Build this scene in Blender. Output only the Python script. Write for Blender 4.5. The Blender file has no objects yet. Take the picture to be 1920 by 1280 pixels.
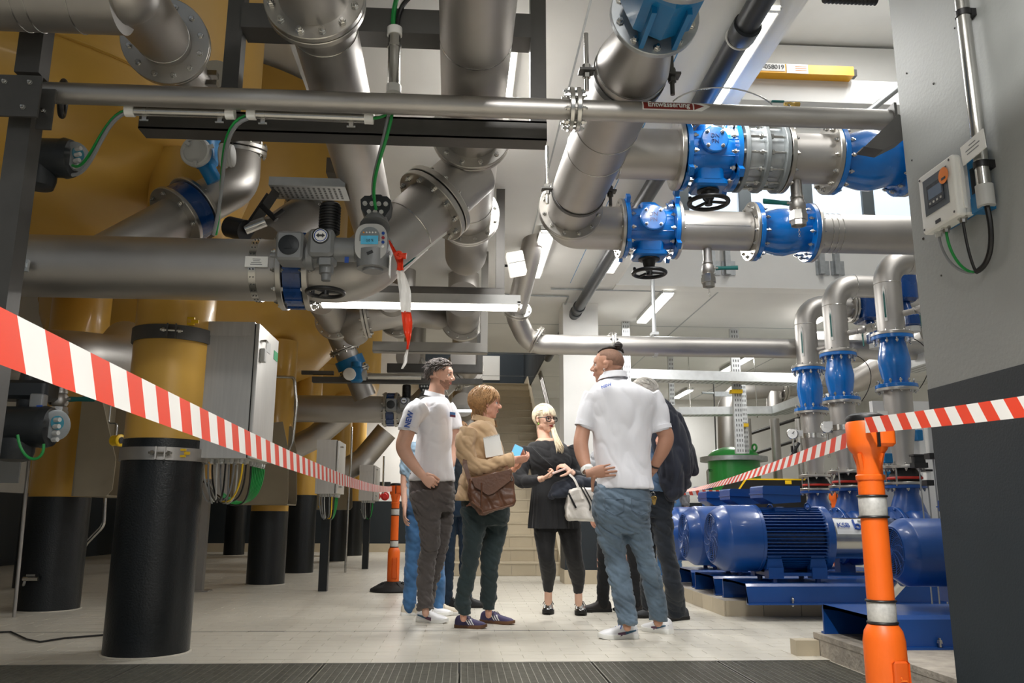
import bpy, math, random
from mathutils import Vector as V, Matrix as M, noise as N
R = math.radians
random.seed(7)
SC = bpy.context.scene
COL = SC.collection
# ---------------------------------------------------------------- camera
F = 1550.0
PITCH, YAW, ROLL = R(11.9), R(3.36), 0.004
CAMZ = 0.78
cd = bpy.data.cameras.new('camera'); cam = bpy.data.objects.new('camera', cd); COL.objects.link(cam)
cd.sensor_width = 36; cd.lens = 36*F/1920; cd.clip_start = .05; cd.clip_end = 200
CM = M.Rotation(-YAW, 4, 'Z') @ M.Rotation(R(90)+PITCH, 4, 'X') @ M.Rotation(ROLL, 4, 'Z')
cam.matrix_world = M.Translation((0, 0, CAMZ)) @ CM
cam.rotation_mode = 'XYZ'
SC.camera = cam
cd.dof.use_dof = False
def ray(px, py): return CM.to_3x3() @ V(((px-960)/F, (640-py)/F, -1))
def P(px, py, Y):                     # point seen at (px,py) at world depth Y
    d = ray(px, py); return V((0, 0, CAMZ)) + d*(Y/d.y)
def PZ(px, py, z):
    d = ray(px, py); return V((0, 0, CAMZ)) + d*((z-CAMZ)/d.z)
def PX(px, py, x):
    d = ray(px, py); return V((0, 0, CAMZ)) + d*(x/d.x)
# ---------------------------------------------------------------- world, exposure
w = bpy.data.worlds.new('world'); SC.world = w; w.use_nodes = True
w.node_tree.nodes['Background'].inputs[0].default_value = (.86, .93, 1, 1)
w.node_tree.nodes['Background'].inputs[1].default_value = 0.25
SC.view_settings.view_transform = 'Standard'; SC.view_settings.look = 'None'
SC.view_settings.exposure = 0.02; SC.view_settings.gamma = 1; SC.view_settings.use_curve_mapping = False
LAMP_E = 9.0                          # emission of the lamp diffusers
LAMP_W = 16.0                          # watts per metre of tube
# ---------------------------------------------------------------- materials
def lin(c):
    return tuple((x/255/12.92 if x/255 <= .04045 else ((x/255+.055)/1.055)**2.4) for x in c)
MATS = {}
def mat(name, c, rough=.5, metal=0, var=.08, scale=6, bump=0, bscale=60, coat=0, emit=0, spec=.5, alpha=1, stretch=None, trans=0, sheen=0):
    if name in MATS: return MATS[name]
    m = bpy.data.materials.new(name); m.use_nodes = True; MATS[name] = m
    nt = m.node_tree; b = nt.nodes['Principled BSDF']; L = nt.links.new
    c = lin(c); b.inputs['Base Color'].default_value = (*c, 1)
    b.inputs['Roughness'].default_value = rough; b.inputs['Metallic'].default_value = metal
    b.inputs['Specular IOR Level'].default_value = spec
    b.inputs['Coat Weight'].default_value = coat
    b.inputs['Coat Roughness'].default_value = .08
    if sheen: b.inputs['Sheen Weight'].default_value = sheen
    if trans: b.inputs['Transmission Weight'].default_value = trans
    if alpha < 1: b.inputs['Alpha'].default_value = alpha
    if emit:
        b.inputs['Emission Color'].default_value = (*c, 1); b.inputs['Emission Strength'].default_value = emit
        return m
    tc = nt.nodes.new('ShaderNodeTexCoord'); src = tc.outputs['Object']
    if stretch:
        mp = nt.nodes.new('ShaderNodeMapping'); mp.inputs['Scale'].default_value = stretch; L(src, mp.inputs[0]); src = mp.outputs[0]
    n = nt.nodes.new('ShaderNodeTexNoise'); n.inputs['Scale'].default_value = scale; n.inputs['Detail'].default_value = 5
    L(src, n.inputs['Vector'])
    if var:
        r = nt.nodes.new('ShaderNodeValToRGB')
        r.color_ramp.elements[0].color = (*[x*(1-var) for x in c], 1); r.color_ramp.elements[0].position = .3
        r.color_ramp.elements[1].color = (*[min(1, x*(1+var)) for x in c], 1); r.color_ramp.elements[1].position = .7
        L(n.outputs[0], r.inputs[0]); L(r.outputs[0], b.inputs['Base Color'])
        mr = nt.nodes.new('ShaderNodeMapRange'); mr.inputs[3].default_value = max(0, rough-.06); mr.inputs[4].default_value = min(1, rough+.08)
        L(n.outputs[0], mr.inputs[0]); L(mr.outputs[0], b.inputs['Roughness'])
    if bump:
        n2 = nt.nodes.new('ShaderNodeTexNoise'); n2.inputs['Scale'].default_value = bscale; n2.inputs['Detail'].default_value = 3
        L(src, n2.inputs['Vector'])
        bp = nt.nodes.new('ShaderNodeBump'); bp.inputs['Strength'].default_value = bump; bp.inputs['Distance'].default_value = .01
        L(n2.outputs[0], bp.inputs['Height']); L(bp.outputs[0], b.inputs['Normal'])
    return m
STEEL = mat('brushed_stainless_steel', (178, 175, 171), .46, 1, .08, 3, .04, 25)
STEEL_F = mat('machined_flange_steel', (182, 179, 173), .34, 1, .08, 9, .03, 60)
STEEL_B = mat('bright_steel', (195, 194, 190), .22, 1, .06, 12)
CABS = mat('cabinet_steel', (206, 204, 200), .42, .9, .06, 5, .03, 30, stretch=(14, 14, .6))
DARKST = mat('dark_steel_frame', (88, 87, 85), .5, .6, .12, 5, .05, 40)
GALV = mat('galvanised_steel', (176, 180, 182), .45, .8, .12, 18, .03, 60)
ZINCW = mat('pale_tray_steel', (206, 209, 210), .42, .45, .08, 12)
WHITEP = mat('white_paint', (234, 234, 231), .6, 0, .03, 2, .05, 90)
CEILP = mat('ceiling_paint', (230, 230, 227), .65, 0, .05, 1.2, .05, 80)
DARKP = mat('dark_wall_paint', (30, 39, 45), .55, 0, .08, 4, .08, 120)
OCHRE = mat('ochre_tank_paint', (204, 160, 70), .34, 0, .06, 2, .05, 50, coat=.15)
BLACKP = mat('black_leg_paint', (13, 19, 23), .36, 0, .12, 8, .22, 90, coat=.08)
BLUEV = mat('blue_valve_enamel', (4, 106, 188), .24, 0, .10, 8, .06, 60, coat=.5)
BLUED = mat('dark_blue_valve_enamel', (8, 58, 118), .26, 0, .12, 8, .06, 60, coat=.5)
BLUEP = mat('blue_pump_paint', (14, 70, 142), .33, 0, .08, 6, .05, 50, coat=.2)
CYAN = mat('blue_flowmeter_paint', (8, 112, 168), .35, 0, .06, 8, .04, 50)
BLK = mat('black_plastic', (20, 20, 21), .42, 0, .15, 10)
RUB = mat('black_rubber', (28, 27, 26), .7, 0, .15, 12, .15, 60)
GREYA = mat('grey_actuator_paint', (134, 136, 137), .42, .25, .08, 10, .08, 70)
GREYD = mat('dark_actuator_paint', (34, 38, 41), .42, .1, .1, 10, .08, 70)
GREYL = mat('light_grey_plastic', (186, 187, 185), .45, 0, .05, 10)
GREYC = mat('grey_coupling_paint', (132, 138, 140), .4, .3, .08, 8)
DGREEN = mat('dark_green_lever', (10, 92, 88), .4, 0, .08, 9)
GREENC = mat('green_cable', (22, 140, 62), .45, 0, .06, 9)
GREYCAB = mat('grey_cable', (128, 130, 132), .5, 0, .06, 9)
BLKPIPE = mat('black_drain_pipe', (42, 46, 50), .38, .1, .12, 4, .04, 30)
ORANGE = mat('orange_plastic', (238, 104, 22), .42, 0, .05, 5, .04, 40)
TAPER = mat('tape_red', (224, 62, 30), .4, 0, .06, 8)
TAPEW = mat('tape_white', (234, 232, 228), .4, 0, .03, 8)
REFL = mat('silver_reflective_band', (205, 204, 200), .45, .3, .12, 90)
WHT = mat('white_plastic', (236, 236, 232), .4, 0, .03, 8)
YEL = mat('yellow_plastic', (240, 196, 20), .42, 0, .05, 8)
CONC = mat('plinth_concrete', (178, 172, 162), .75, 0, .12, 9, .25, 60)
TILE = mat('beige_floor_tile', (208, 203, 190), .36, 0, .04, 3, .05, 60)
GROUT = mat('floor_grout', (194, 188, 174), .8, 0, .06, 20)
STAIR = mat('tan_stair_tile', (190, 178, 154), .45, 0, .05, 5, .05, 60)
GRATE = mat('grating_steel', (150, 148, 138), .42, .8, .15, 30)
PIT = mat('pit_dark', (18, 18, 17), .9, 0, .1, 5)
GUT = mat('grey_beige_sheet', (142, 132, 112), .5, .15, .06, 5)
GREENT = mat('green_tank_paint', (40, 150, 62), .3, 0, .06, 5, coat=.3)
LCD = mat('screen_blue', (90, 190, 232), .3, 0, .1, 40)
SLOT = mat('slot_shadow_grey', (112, 114, 115), .6, 0, .05)
INK = mat('print_dark', (40, 42, 46), .5, 0, .0)
INKR = mat('label_brown_red', (128, 36, 28), .45, 0, .05, 10)
INKB = mat('print_blue', (22, 72, 160), .45, 0, .0)
LAMPM = mat('lamp_diffuser', (255, 250, 240), .5, emit=LAMP_E)
GLASS_L = mat('window_daylight', (225, 240, 255), .3, emit=.6)
# ---------------------------------------------------------------- mesh builder
def frame(d):
    w_ = V(d).normalized(); a = V((0, 0, 1)) if abs(w_.z) < .95 else V((0, 1, 0))
    u = a.cross(w_).normalized(); return u, w_.cross(u), w_
class MB:
    def __init__(s): s.v = []; s.f = []; s.m = []; s.s = []
    def add(s, vs, fs, mi=0, sm=True):
        o = len(s.v); s.v += [V(x) for x in vs]
        for f in fs: s.f.append([i+o for i in f]); s.m.append(mi); s.s.append(sm)
        return s
    def box(s, c, size, mi=0, rot=None, taper=1):
        c = V(c); h = V(size)/2; vs = []
        for z in (-1, 1):
            t = taper if z > 0 else 1
            for x, y in ((-1, -1), (1, -1), (1, 1), (-1, 1)):
                p = V((x*h.x*t, y*h.y*t, z*h.z)); vs.append(c + (rot @ p if rot else p))
        return s.add(vs, [(3, 2, 1, 0), (4, 5, 6, 7), (0, 1, 5, 4), (1, 2, 6, 5), (2, 3, 7, 6), (3, 0, 4, 7)], mi, False)
    def bx(s, a, b, mi=0):
        a = V(a); b = V(b); return s.box((a+b)/2, [abs(b[i]-a[i]) for i in range(3)], mi)
    def rbox(s, c, size, r, mi=0, rot=None, k=3):     # box with rounded vertical edges and chamfered ends
        hx, hy, hz = [q/2 for q in size]; c = V(c)
        def ring(ins):
            o = []
            for cx, cy, a0 in ((hx-r, hy-r, 0), (-hx+r, hy-r, 90), (-hx+r, -hy+r, 180), (hx-r, -hy+r, 270)):
                for i in range(k+1):
                    a = R(a0+90*i/k); o.append((cx+(r-ins)*math.cos(a), cy+(r-ins)*math.sin(a)))
            return o
        b = min(r*.6, hz*.5); lv = [(-hz, b), (-hz+b, 0), (hz-b, 0), (hz, b)]; vs = []
        for z, ins in lv:
            for x, y in ring(ins):
                p = V((x, y, z)); vs.append(c+(rot @ p if rot else p))
        n = 4*(k+1); fs = [tuple(range(n-1, -1, -1)), tuple(range(3*n, 4*n))]
        for j in range(3):
            for i in range(n): fs.append((j*n+i, j*n+(i+1) % n, (j+1)*n+(i+1) % n, (j+1)*n+i))
        return s.add(vs, fs, mi, True)
    def lathe(s, p, d, prof, n=28, mi=0, cap=True, u0=None):
        p = V(p); u, v, w_ = frame(d)
        if u0 is not None: u = (V(u0)-w_*V(u0).dot(w_)).normalized(); v = w_.cross(u)
        vs = []; fs = []
        for t, r in prof:
            for i in range(n):
                a = 2*math.pi*i/n; vs.append(p+w_*t+u*(r*math.cos(a))+v*(r*math.sin(a)))
        for j in range(len(prof)-1):
            for i in range(n): fs.append((j*n+i, j*n+(i+1) % n, (j+1)*n+(i+1) % n, (j+1)*n+i))
        if cap:
            if prof[0][1] > 1e-5: fs.append(tuple(range(n-1, -1, -1)))
            k = (len(prof)-1)*n
            if prof[-1][1] > 1e-5: fs.append(tuple(range(k, k+n)))
        return s.add(vs, fs, mi, True)
    def cyl(s, a, b, r, r2=None, n=24, mi=0, cap=True):
        a = V(a); b = V(b); return s.lathe(a, b-a, [(0, r), ((b-a).length, r if r2 is None else r2)], n, mi, cap)
    def ringd(s, p, d, t, ro, ri, n=32, mi=0, b=.003):   # flat ring centred on p
        return s.lathe(p, d, [(-t/2, ri), (-t/2, ro-b), (-t/2+b, ro), (t/2-b, ro), (t/2, ro-b), (t/2, ri), (-t/2, ri)], n, mi, False)
    def tube(s, pts, r, n=12, mi=0, cap=True, closed=False, sq=None):
        pts = [V(p) for p in pts]; k = len(pts); rs = r if isinstance(r, (list, tuple)) else [r]*k
        vs = []; fs = []; u = None
        for i, p in enumerate(pts):
            if closed: t = pts[(i+1) % k]-pts[i-1]
            else: t = pts[min(i+1, k-1)]-pts[max(i-1, 0)]
            t.normalize()
            if u is None: u, v, _ = frame(t)
            else: u = (u-t*u.dot(t)).normalized(); v = t.cross(u)
            ru, rv = rs[i] if isinstance(rs[i], (tuple, list)) else (rs[i], rs[i])
            for j in range(n):
                a = 2*math.pi*j/n; vs.append(p+u*(ru*math.cos(a))+v*(rv*math.sin(a)))
        for i in range(k if closed else k-1):
            i2 = (i+1) % k
            for j in range(n): fs.append((i*n+j, i*n+(j+1) % n, i2*n+(j+1) % n, i2*n+j))
        if cap and not closed: fs += [tuple(range(n-1, -1, -1)), tuple(range((k-1)*n, k*n))]
        return s.add(vs, fs, mi, True)
    def torus(s, c, d, Rr, r, n=32, m=10, mi=0):
        u, v, _ = frame(d); c = V(c)
        return s.tube([c+u*(Rr*math.cos(2*math.pi*i/n))+v*(Rr*math.sin(2*math.pi*i/n)) for i in range(n)], r, m, mi, False, True)
    def prism(s, poly, o, ex, ey, d, mi=0, sm=False):      # polygon in the plane (ex,ey) at o, extruded by vector d
        o = V(o); ex = V(ex); ey = V(ey); d = V(d); n = len(poly)
        a = [o+ex*x+ey*y for x, y in poly]; fs = [tuple(range(n-1, -1, -1)), tuple(range(n, 2*n))]
        fs += [(i, (i+1) % n, n+(i+1) % n, n+i) for i in range(n)]
        return s.add(a+[q+d for q in a], fs, mi, sm)
    def ball(s, c, r, n=16, m=10, mi=0, rot=None):
        c = V(c); r = V(r) if not isinstance(r, (int, float)) else V((r, r, r)); vs = []; fs = []
        for j in range(m+1):
            t = math.pi*j/m
            for i in range(n):
                a = 2*math.pi*i/n; p = V((r.x*math.sin(t)*math.cos(a), r.y*math.sin(t)*math.sin(a), -r.z*math.cos(t)))
                vs.append(c+(rot @ p if rot else p))
        for j in range(m):
            for i in range(n): fs.append((j*n+i, j*n+(i+1) % n, (j+1)*n+(i+1) % n, (j+1)*n+i))
        return s.add(vs, fs, mi, True)
    def mesh(s, name, mats, sharp=38):
        me = bpy.data.meshes.new(name); me.from_pydata([tuple(v) for v in s.v], [], s.f)
        for m in (mats if isinstance(mats, (list, tuple)) else [mats]): me.materials.append(m)
        me.polygons.foreach_set('material_index', s.m); me.polygons.foreach_set('use_smooth', s.s)
        me.update()
        if any(s.s) and sharp: me.set_sharp_from_angle(angle=R(sharp))
        return me
    def build(s, name, mats, parent=None, sharp=38, label=None, kind=None):
        if parent is not None:
            Wi = W[parent.name].inverted(); s.v = [Wi @ v for v in s.v]
        o = bpy.data.objects.new(name, s.mesh(name, mats, sharp)); COL.objects.link(o)
        if parent is not None: o.parent = parent; W[o.name] = W[parent.name]
        else: W[o.name] = M.Identity(4)
        if label: o['label'] = label
        if kind: o['kind'] = kind
        return o
W = {}
def fillet(pts, rad, k=6):
    pts = [V(p) for p in pts]; out = [pts[0]]
    for i in range(1, len(pts)-1):
        a, b, c = pts[i-1], pts[i], pts[i+1]; d1 = (a-b); d2 = (c-b)
        ang = d1.angle(d2); t = min(rad/max(math.tan(ang/2), .05), d1.length*.49, d2.length*.49); r_ = t*math.tan(ang/2)
        d1.normalize(); d2.normalize(); bis = (d1+d2)
        if bis.length < 1e-4: out.append(b); continue
        ctr = b+bis.normalized()*(r_/math.sin(ang/2)); s0 = b+d1*t-ctr; s1 = b+d2*t-ctr
        for j in range(k+1):
            an = s0.angle(s1); q = j/k; out.append(ctr+(s0*math.sin((1-q)*an)+s1*math.sin(q*an))/max(math.sin(an), 1e-6))
    out.append(pts[-1]); return out
def sag(a, b, drop, k=12):
    a = V(a); b = V(b); return [a.lerp(b, i/k)-V((0, 0, drop*4*(i/k)*(1-i/k))) for i in range(k+1)]
def bez(p0, p1, p2, p3, k=14):
    p0, p1, p2, p3 = V(p0), V(p1), V(p2), V(p3)
    return [p0*(1-t)**3+p1*(3*t*(1-t)**2)+p2*(3*t*t*(1-t))+p3*t**3 for t in [i/k for i in range(k+1)]]
def root(name, label, cat, loc=(0, 0, 0), group=None):
    o = bpy.data.objects.new(name, None); COL.objects.link(o); o.empty_display_size = .1
    o.location = loc; W[o.name] = M.Translation(loc); o['label'] = label; o['category'] = cat
    if group: o['group'] = group
    return o
def single(name, label, cat, mb, mats, group=None, sharp=38):
    n = len(mb.v); c = sum((v for v in mb.v), V())/n; c.z = min(v.z for v in mb.v)
    mb.v = [v-c for v in mb.v]; o = mb.build(name, mats, None, sharp); o.location = c; W[o.name] = M.Translation(c)
    o['label'] = label; o['category'] = cat
    if group: o['group'] = group
    return o
def struct(name, mb, mats, sharp=38):
    o = mb.build(name, mats, None, sharp); o['kind'] = 'structure'; return o
def copy_tree(o, parent=None):
    c = o.copy(); COL.objects.link(c)
    if parent: c.parent = parent
    W[c.name] = W[o.name]
    for ch in list(o.children): copy_tree(ch, c)
    return c
def shift(o, d):
    o.location = V(o.location)+V(d); W[o.name] = M.Translation(d) @ W[o.name]
BOLTS = {}
def bolt_mesh(bs, Lh, mt):
    k = (round(bs, 4), round(Lh, 4), mt.name)
    if k not in BOLTS:
        m = MB(); pr = [(0, bs*1.15), (bs*.25, bs*1.15), (bs*.25, bs), (bs*1.0, bs), (bs*1.15, bs*.82), (bs*1.15, bs*.55), (bs*1.85, bs*.5)]
        m.lathe((0, 0, 0), (0, 0, 1), [(-Lh/2-t, r) for t, r in reversed(pr)]+[(-Lh/2, bs*.55), (Lh/2, bs*.55)]+[(Lh/2+t, r) for t, r in pr], 6)
        BOLTS[k] = m.mesh('bolt', mt, 30)
    return BOLTS[k]
def put(me, name, parent, c, d=(0, 0, 1), spin=0):       # place a shared mesh at world c with its z along d
    o = bpy.data.objects.new(name, me); COL.objects.link(o); o.parent = parent
    u, v, w_ = frame(d); Mx = M(((u.x, v.x, w_.x), (u.y, v.y, w_.y), (u.z, v.z, w_.z))).to_4x4()
    Mx = W[parent.name].inverted() @ (M.Translation(c) @ Mx @ M.Rotation(spin, 4, 'Z'))
    o.matrix_local = Mx; W[o.name] = W[parent.name] @ Mx
    return o
def bolts(parent, c, d, rad, n, bs, Lh, mt=None, a0=None, single_mesh=False):
    mt = mt or STEEL_B; u, v, w_ = frame(d); me = bolt_mesh(bs, Lh, mt)
    for i in range(n):
        a = 2*math.pi*(i+.5)/n if a0 is None else a0+2*math.pi*i/n
        put(me, 'bolt', parent, V(c)+u*(rad*math.cos(a))+v*(rad*math.sin(a)), d, a)
def flange(parent, c, d, Ro, ri, t=.028, n=12, bs=.014, mt=None, twin=True, gap=.006, mb2=None, dark=BLK):
    mt = mt or STEEL_F; m = MB(); w_ = V(d).normalized(); c = V(c)
    if twin:
        m.ringd(c-w_*(t/2+gap/2), d, t, Ro, ri, 40); m.ringd(c+w_*(t/2+gap/2), d, t, Ro, ri, 40)
        m.ringd(c, d, gap*1.2, Ro*.93, ri, 32, 1, .001)
    else: m.ringd(c, d, t, Ro, ri, 40)
    o = m.build('flange', [mt, dark], parent, 30)
    if n: bolts(o, c, d, (Ro+ri*1.03)/2+.004, n, bs, (2*t+gap) if twin else t)
    return o
def text(s, size, mt, parent, o, ex, ey, name='lettering', depth=.0006, align='CENTER', bold=0, sx=1):
    cu = bpy.data.curves.new('lettering', 'FONT'); cu.body = s; cu.size = size; cu.align_x = align; cu.align_y = 'CENTER'; cu.extrude = depth; cu.offset = bold
    t = bpy.data.objects.new('t', cu); COL.objects.link(t)
    me = bpy.data.meshes.new_from_object(t.evaluated_get(bpy.context.evaluated_depsgraph_get()))
    bpy.data.objects.remove(t); bpy.data.curves.remove(cu)
    me.name = name; me.materials.clear(); me.materials.append(mt)
    ex = V(ex).normalized(); ey = V(ey); ey = (ey-ex*ey.dot(ex)).normalized(); ez = ex.cross(ey)
    Mx = M.Translation(o) @ M(((ex.x, ey.x, ez.x), (ex.y, ey.y, ez.y), (ex.z, ey.z, ez.z))).to_4x4() @ M.Diagonal((sx, 1, 1, 1))
    me.transform(W[parent.name].inverted() @ Mx)
    ob = bpy.data.objects.new(name, me); COL.objects.link(ob); ob.parent = parent; W[ob.name] = W[parent.name]
    return ob
# ================================================================ setting
CZ = 3.40                              # underside of the low slab
XO, XC, YB = 1.73, -1.02, 9.1          # slab edges: right opening, left opening, end of the high bay
Y0 = 4.76                              # front edge of the tiled floor
fl = MB(); fl.bx((-7, Y0, -.30), (9.5, 19, -.0032)); fl.bx((-7, -4, -.30), (2.06, 3.2, -.006)); fl.bx((2.06, -4, -.3), (9.5, Y0, -.006))
floor = struct('floor', fl, GROUT)
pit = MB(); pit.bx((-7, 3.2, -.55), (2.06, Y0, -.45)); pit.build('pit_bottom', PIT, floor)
# floor tiles 24 x 12 cm in running bond
tl, tw = .24, .12
def tile_geo(m, x0, y0, x1, y1, dz):
    b = .0013; z0 = -.005; z1 = dz
    vs = [(x0, y0, z0), (x1, y0, z0), (x1, y1, z0), (x0, y1, z0), (x0+b, y0+b, z1), (x1-b, y0+b, z1), (x1-b, y1-b, z1), (x0+b, y1-b, z1)]
    m.add(vs, [(4, 5, 6, 7), (0, 1, 5, 4), (1, 2, 6, 5), (2, 3, 7, 6), (3, 0, 4, 7)], 0, False)
tm0 = MB(); tile_geo(tm0, -.119, -.0592, .119, .0592, 0); tile_me = tm0.mesh('tile', TILE, 0)
far = MB(); cnt = 0; row = 0; y = Y0+.004
while y < 18.9:
    off = (.12 if row % 2 else 0)
    near_row = row < 16
    x = -6.96+off
    while x < 9.4:
        if y < 9.5 and x > 5.6: break
        dz = random.uniform(-.0006, .0004)
        pxl = 867+1550*x/y
        if near_row and -2.55 < x < 1.95 and cnt < 300:
            o = bpy.data.objects.new('tile', tile_me); COL.objects.link(o); o.parent = floor; o.location = (x+.12, y+.06, dz); cnt += 1
        else: tile_geo(far, x+.001, y+.0008, x+.239, y+.1192, dz)
        x += tl
    y += tw; row += 1
far.build('tile_field', TILE, floor, 0, kind='stuff')
jn = MB(); jn.bx((-3, 6.02, -.004), (2.0, 6.03, .0006)); jn.build('expansion_joint', INK, floor)
# channel frame and grating panels
ch = MB(); ch.bx((-7, Y0-.008, -.05), (2.06, Y0, .002)); ch.build('channel_edge', STEEL_F, floor)
seams = [-3.5, -2.65, -1.69, -.72, 0, .72, 1.42, 2.055]
glab = ['steel floor grating panel at far left of the channel', 'steel floor grating panel before the left black tank leg',
        'steel floor grating panel right of the nearest black tank leg', 'steel floor grating panel left of the dark seam in the middle',
        'steel floor grating panel right of the dark seam in the middle', 'steel floor grating panel before the man in jeans',
        'steel floor grating panel against the near concrete plinth']
for i in range(7):
    a, b = seams[i]+.006, seams[i+1]-.006; ya, yb = 3.3, Y0-.012
    g = root('grating_panel', glab[i], 'floor grating', ((a+b)/2, (ya+yb)/2, -.03), 'grating panels over the floor channel')
    f = MB(); f.bx((a, ya, -.03), (a+.006, yb, 0)); f.bx((b-.006, ya, -.03), (b, yb, 0)); f.bx((a, ya, -.03), (b, ya+.006, 0)); f.bx((a, yb-.006, -.03), (b, yb, 0))
    f.build('frame', GRATE, g)
    br = MB(); n = int((b-a)/.036); st = (b-a)/n
    for k in range(1, n): br.bx((a+k*st-.0018, ya, -.028), (a+k*st+.0018, yb, -.0005))
    br.build('bearing_bars', GRATE, g, kind='stuff')
    fm = MB(); n = int((b-a)/.012); st = (b-a)/n
    for k in range(1, n): fm.bx((a+k*st-.0011, ya, -.022), (a+k*st+.0011, yb, -.004))
    n = int((yb-ya)/.0115); st = (yb-ya)/n
    for k in range(1, n): fm.bx((a, ya+k*st-.0013, -.018), (b, ya+k*st+.0013, -.0022))
    fm.build('fine_mesh', GRATE, g, kind='stuff')
# slabs
s = MB(); s.bx((XC, -4, CZ), (XO, YB, CZ+.32)); s.bx((XC, YB, CZ), (1.37, 13.3, CZ+.32)); s.bx((1.37, YB, CZ), (9.5, 19, CZ+.32))
ceiling = struct('ceiling', s, CEILP)
jl = MB()
for yy in (11.2, 13.4, 15.6): jl.bx((XC, yy, CZ-.002), (9.5, yy+.02, CZ+.002))
jl.bx((.62, 2, CZ-.002), (.632, 9, CZ+.001))
for xx in (3.0, 5.2): jl.bx((xx, YB, CZ-.002), (xx+.02, 18.5, CZ+.002))
jl.build('slab_joints', GALV, ceiling)
bl = MB(); bl.bx((1.20, -1, CZ-.0015), (1.206, YB, CZ+.001)); bl.build('chalk_line', mat('blue_line', (70, 150, 200), .6), ceiling)
s = MB(); s.bx((-7, -4, 6.3), (9.5, 19, 6.5)); struct('ceiling_2', s, WHITEP)
s = MB(); s.bx((-7.2, -4, -.3), (-7, 19, 6.5), 0); s.bx((-7.01, -4, 0), (-6.99, 19, 1.1), 1); struct('wall_left', s, [WHITEP, DARKP])
s = MB(); s.bx((-7, 18.6, -.3), (9.5, 18.8, 6.5)); s.bx((-7, 18.585, 0), (9.5, 18.605, 1.08), 1); struct('wall_back', s, [WHITEP, DARKP])
s = MB(); s.bx((-7, 18.56, 0), (9.5, 18.59, .18)); struct('baseboard_back', s, STAIR)
s = MB(); s.bx((9.3, -4, -.3), (9.5, 19, 6.5)); struct('wall_far_right', s, WHITEP)
# right hand wall end near the camera
s = MB(); XW, YW = 1.93, 3.30; ZP = 1.30
s.bx((XW, -3, ZP), (XW+.5, YW, 6.3), 0); s.bx((XW-.002, -3, 0), (XW+.5, YW+.002, ZP), 1); struct('wall_right', s, [mat('grey_wall_paint', (158, 161, 159), .6, 0, .03, 2, .12, 60), DARKP])
# high wall over the pumps, with windows, and the lintel beam
s = MB(); s.bx((XO, YB-.02, CZ-.02), (9.5, YB+.2, 4.05)); s.bx((XO, YB-.02, 5.0), (9.5, YB+.2, 6.3)); struct('wall_gallery', s, WHITEP)
s = MB(); s.bx((XO, -3, CZ), (XO+.02, YB, CZ+.32)); struct('trim_1', s, WHITEP)
for k, xx in enumerate((1.8, 2.55, 3.3, 4.05, 4.8, 5.55, 6.3)):
    fm = MB()
    fm.bx((xx, YB-.03, 4.05), (xx+.07, YB+.05, 5.0)); fm.bx((xx, YB-.03, 4.05), (xx+.75, YB+.05, 4.12)); fm.bx((xx, YB-.03, 4.93), (xx+.75, YB+.05, 5.0)); fm.bx((xx+.68, YB-.03, 4.05), (xx+.75, YB+.05, 5.0))
    wn = struct('window_%d' % (k+1), fm, mat('window_frame_grey', (92, 100, 104), .45, .3, .05, 8))
    p = MB(); p.bx((xx+.07, YB+.01, 4.12), (xx+.68, YB+.02, 4.93)); p.build('pane', GLASS_L, wn)
# crane beam with yellow hoist rail across the high bay
Yc = 7.4
a = P(1380, 143, Yc); zb = a.z; a2 = P(1500, 190, Yc)
s = MB(); s.bx((XO+.05, Yc, a2.z), (9.3, Yc+.45, zb)); struct('trim_2', s, WHITEP)
a = P(1478, 85, Yc+1.2); s = MB(); s.bx((XO+.05, Yc+1.25, P(1478, 143, Yc+1.2).z-.3), (9.3, Yc+1.6, P(1478, 80, Yc+1.2).z)); struct('trim_3', s, WHITEP)
# near high ceiling bay front soffit
g = root('crane_runway_sign', 'yellow crane rail with printed number plate on the white beam', 'crane rail', P(1520, 133, Yc-.1))
p0 = P(1415, 118, Yc-.12); p1 = P(1602, 143, Yc-.12); z0 = P(1500, 138, Yc-.12).z; z1 = P(1500, 121, Yc-.12).z
m = MB(); m.bx((p0.x-.9, Yc-.12, z0), (p1.x, Yc, z1)); m.build('rail', mat('crane_yellow', (246, 178, 20), .4, 0, .04, 6), g)
m = MB(); m.bx((p1.x, Yc-.10, z0+.01), (p1.x+.04, Yc-.03, z1-.02)); m.build('end_stop', BLK, g)
q0, q1 = P(1424, 128, Yc-.125), P(1472, 128, Yc-.125)
m = MB(); m.bx((q0.x-.4, Yc-.124, z0+.018), (q1.x, Yc-.12, z1)); m.build('number_plate', WHT, g)
text('-058019', .066, INK, g, ((q0.x+q1.x)/2+.012, Yc-.126, (z0+z1)/2+.01), (1, 0, 0), (0, 0, 1), bold=.001)
q0, q1 = P(1475, 128, Yc-.125), P(1515, 128, Yc-.125)
m = MB(); m.bx((q0.x, Yc-.124, z0), (q1.x, Yc-.12, z1)); m.build('notice', WHT, g)
m = MB()
for k in range(3): m.bx(((q0.x+q1.x)/2-.02, Yc-.1255, z0+.03+k*.02), (q1.x-.015, Yc-.124, z0+.036+k*.02))
m.build('printed_lines', [mat('notice_orange', (220, 130, 40), .5)], g)
# column in the middle with dark base
c0 = P(1060, 1080, 10.0); c1 = P(1092, 1080, 10.0)
s = MB(); s.bx((c0.x, 10.0, 1.0), (c0.x+.44, 10.45, CZ), 0); s.bx((c0.x-.004, 9.996, .16), (c0.x+.444, 10.454, 1.0), 1); s.bx((c0.x-.012, 9.985, 0), (c0.x+.452, 10.462, .16), 2)
struct('wall_column', s, [WHITEP, DARKP, STAIR])
s = MB(); s.bx((1.62, 12.6, 0), (1.95, 13.0, CZ)); struct('wall_column_2', s, WHITEP)
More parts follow.
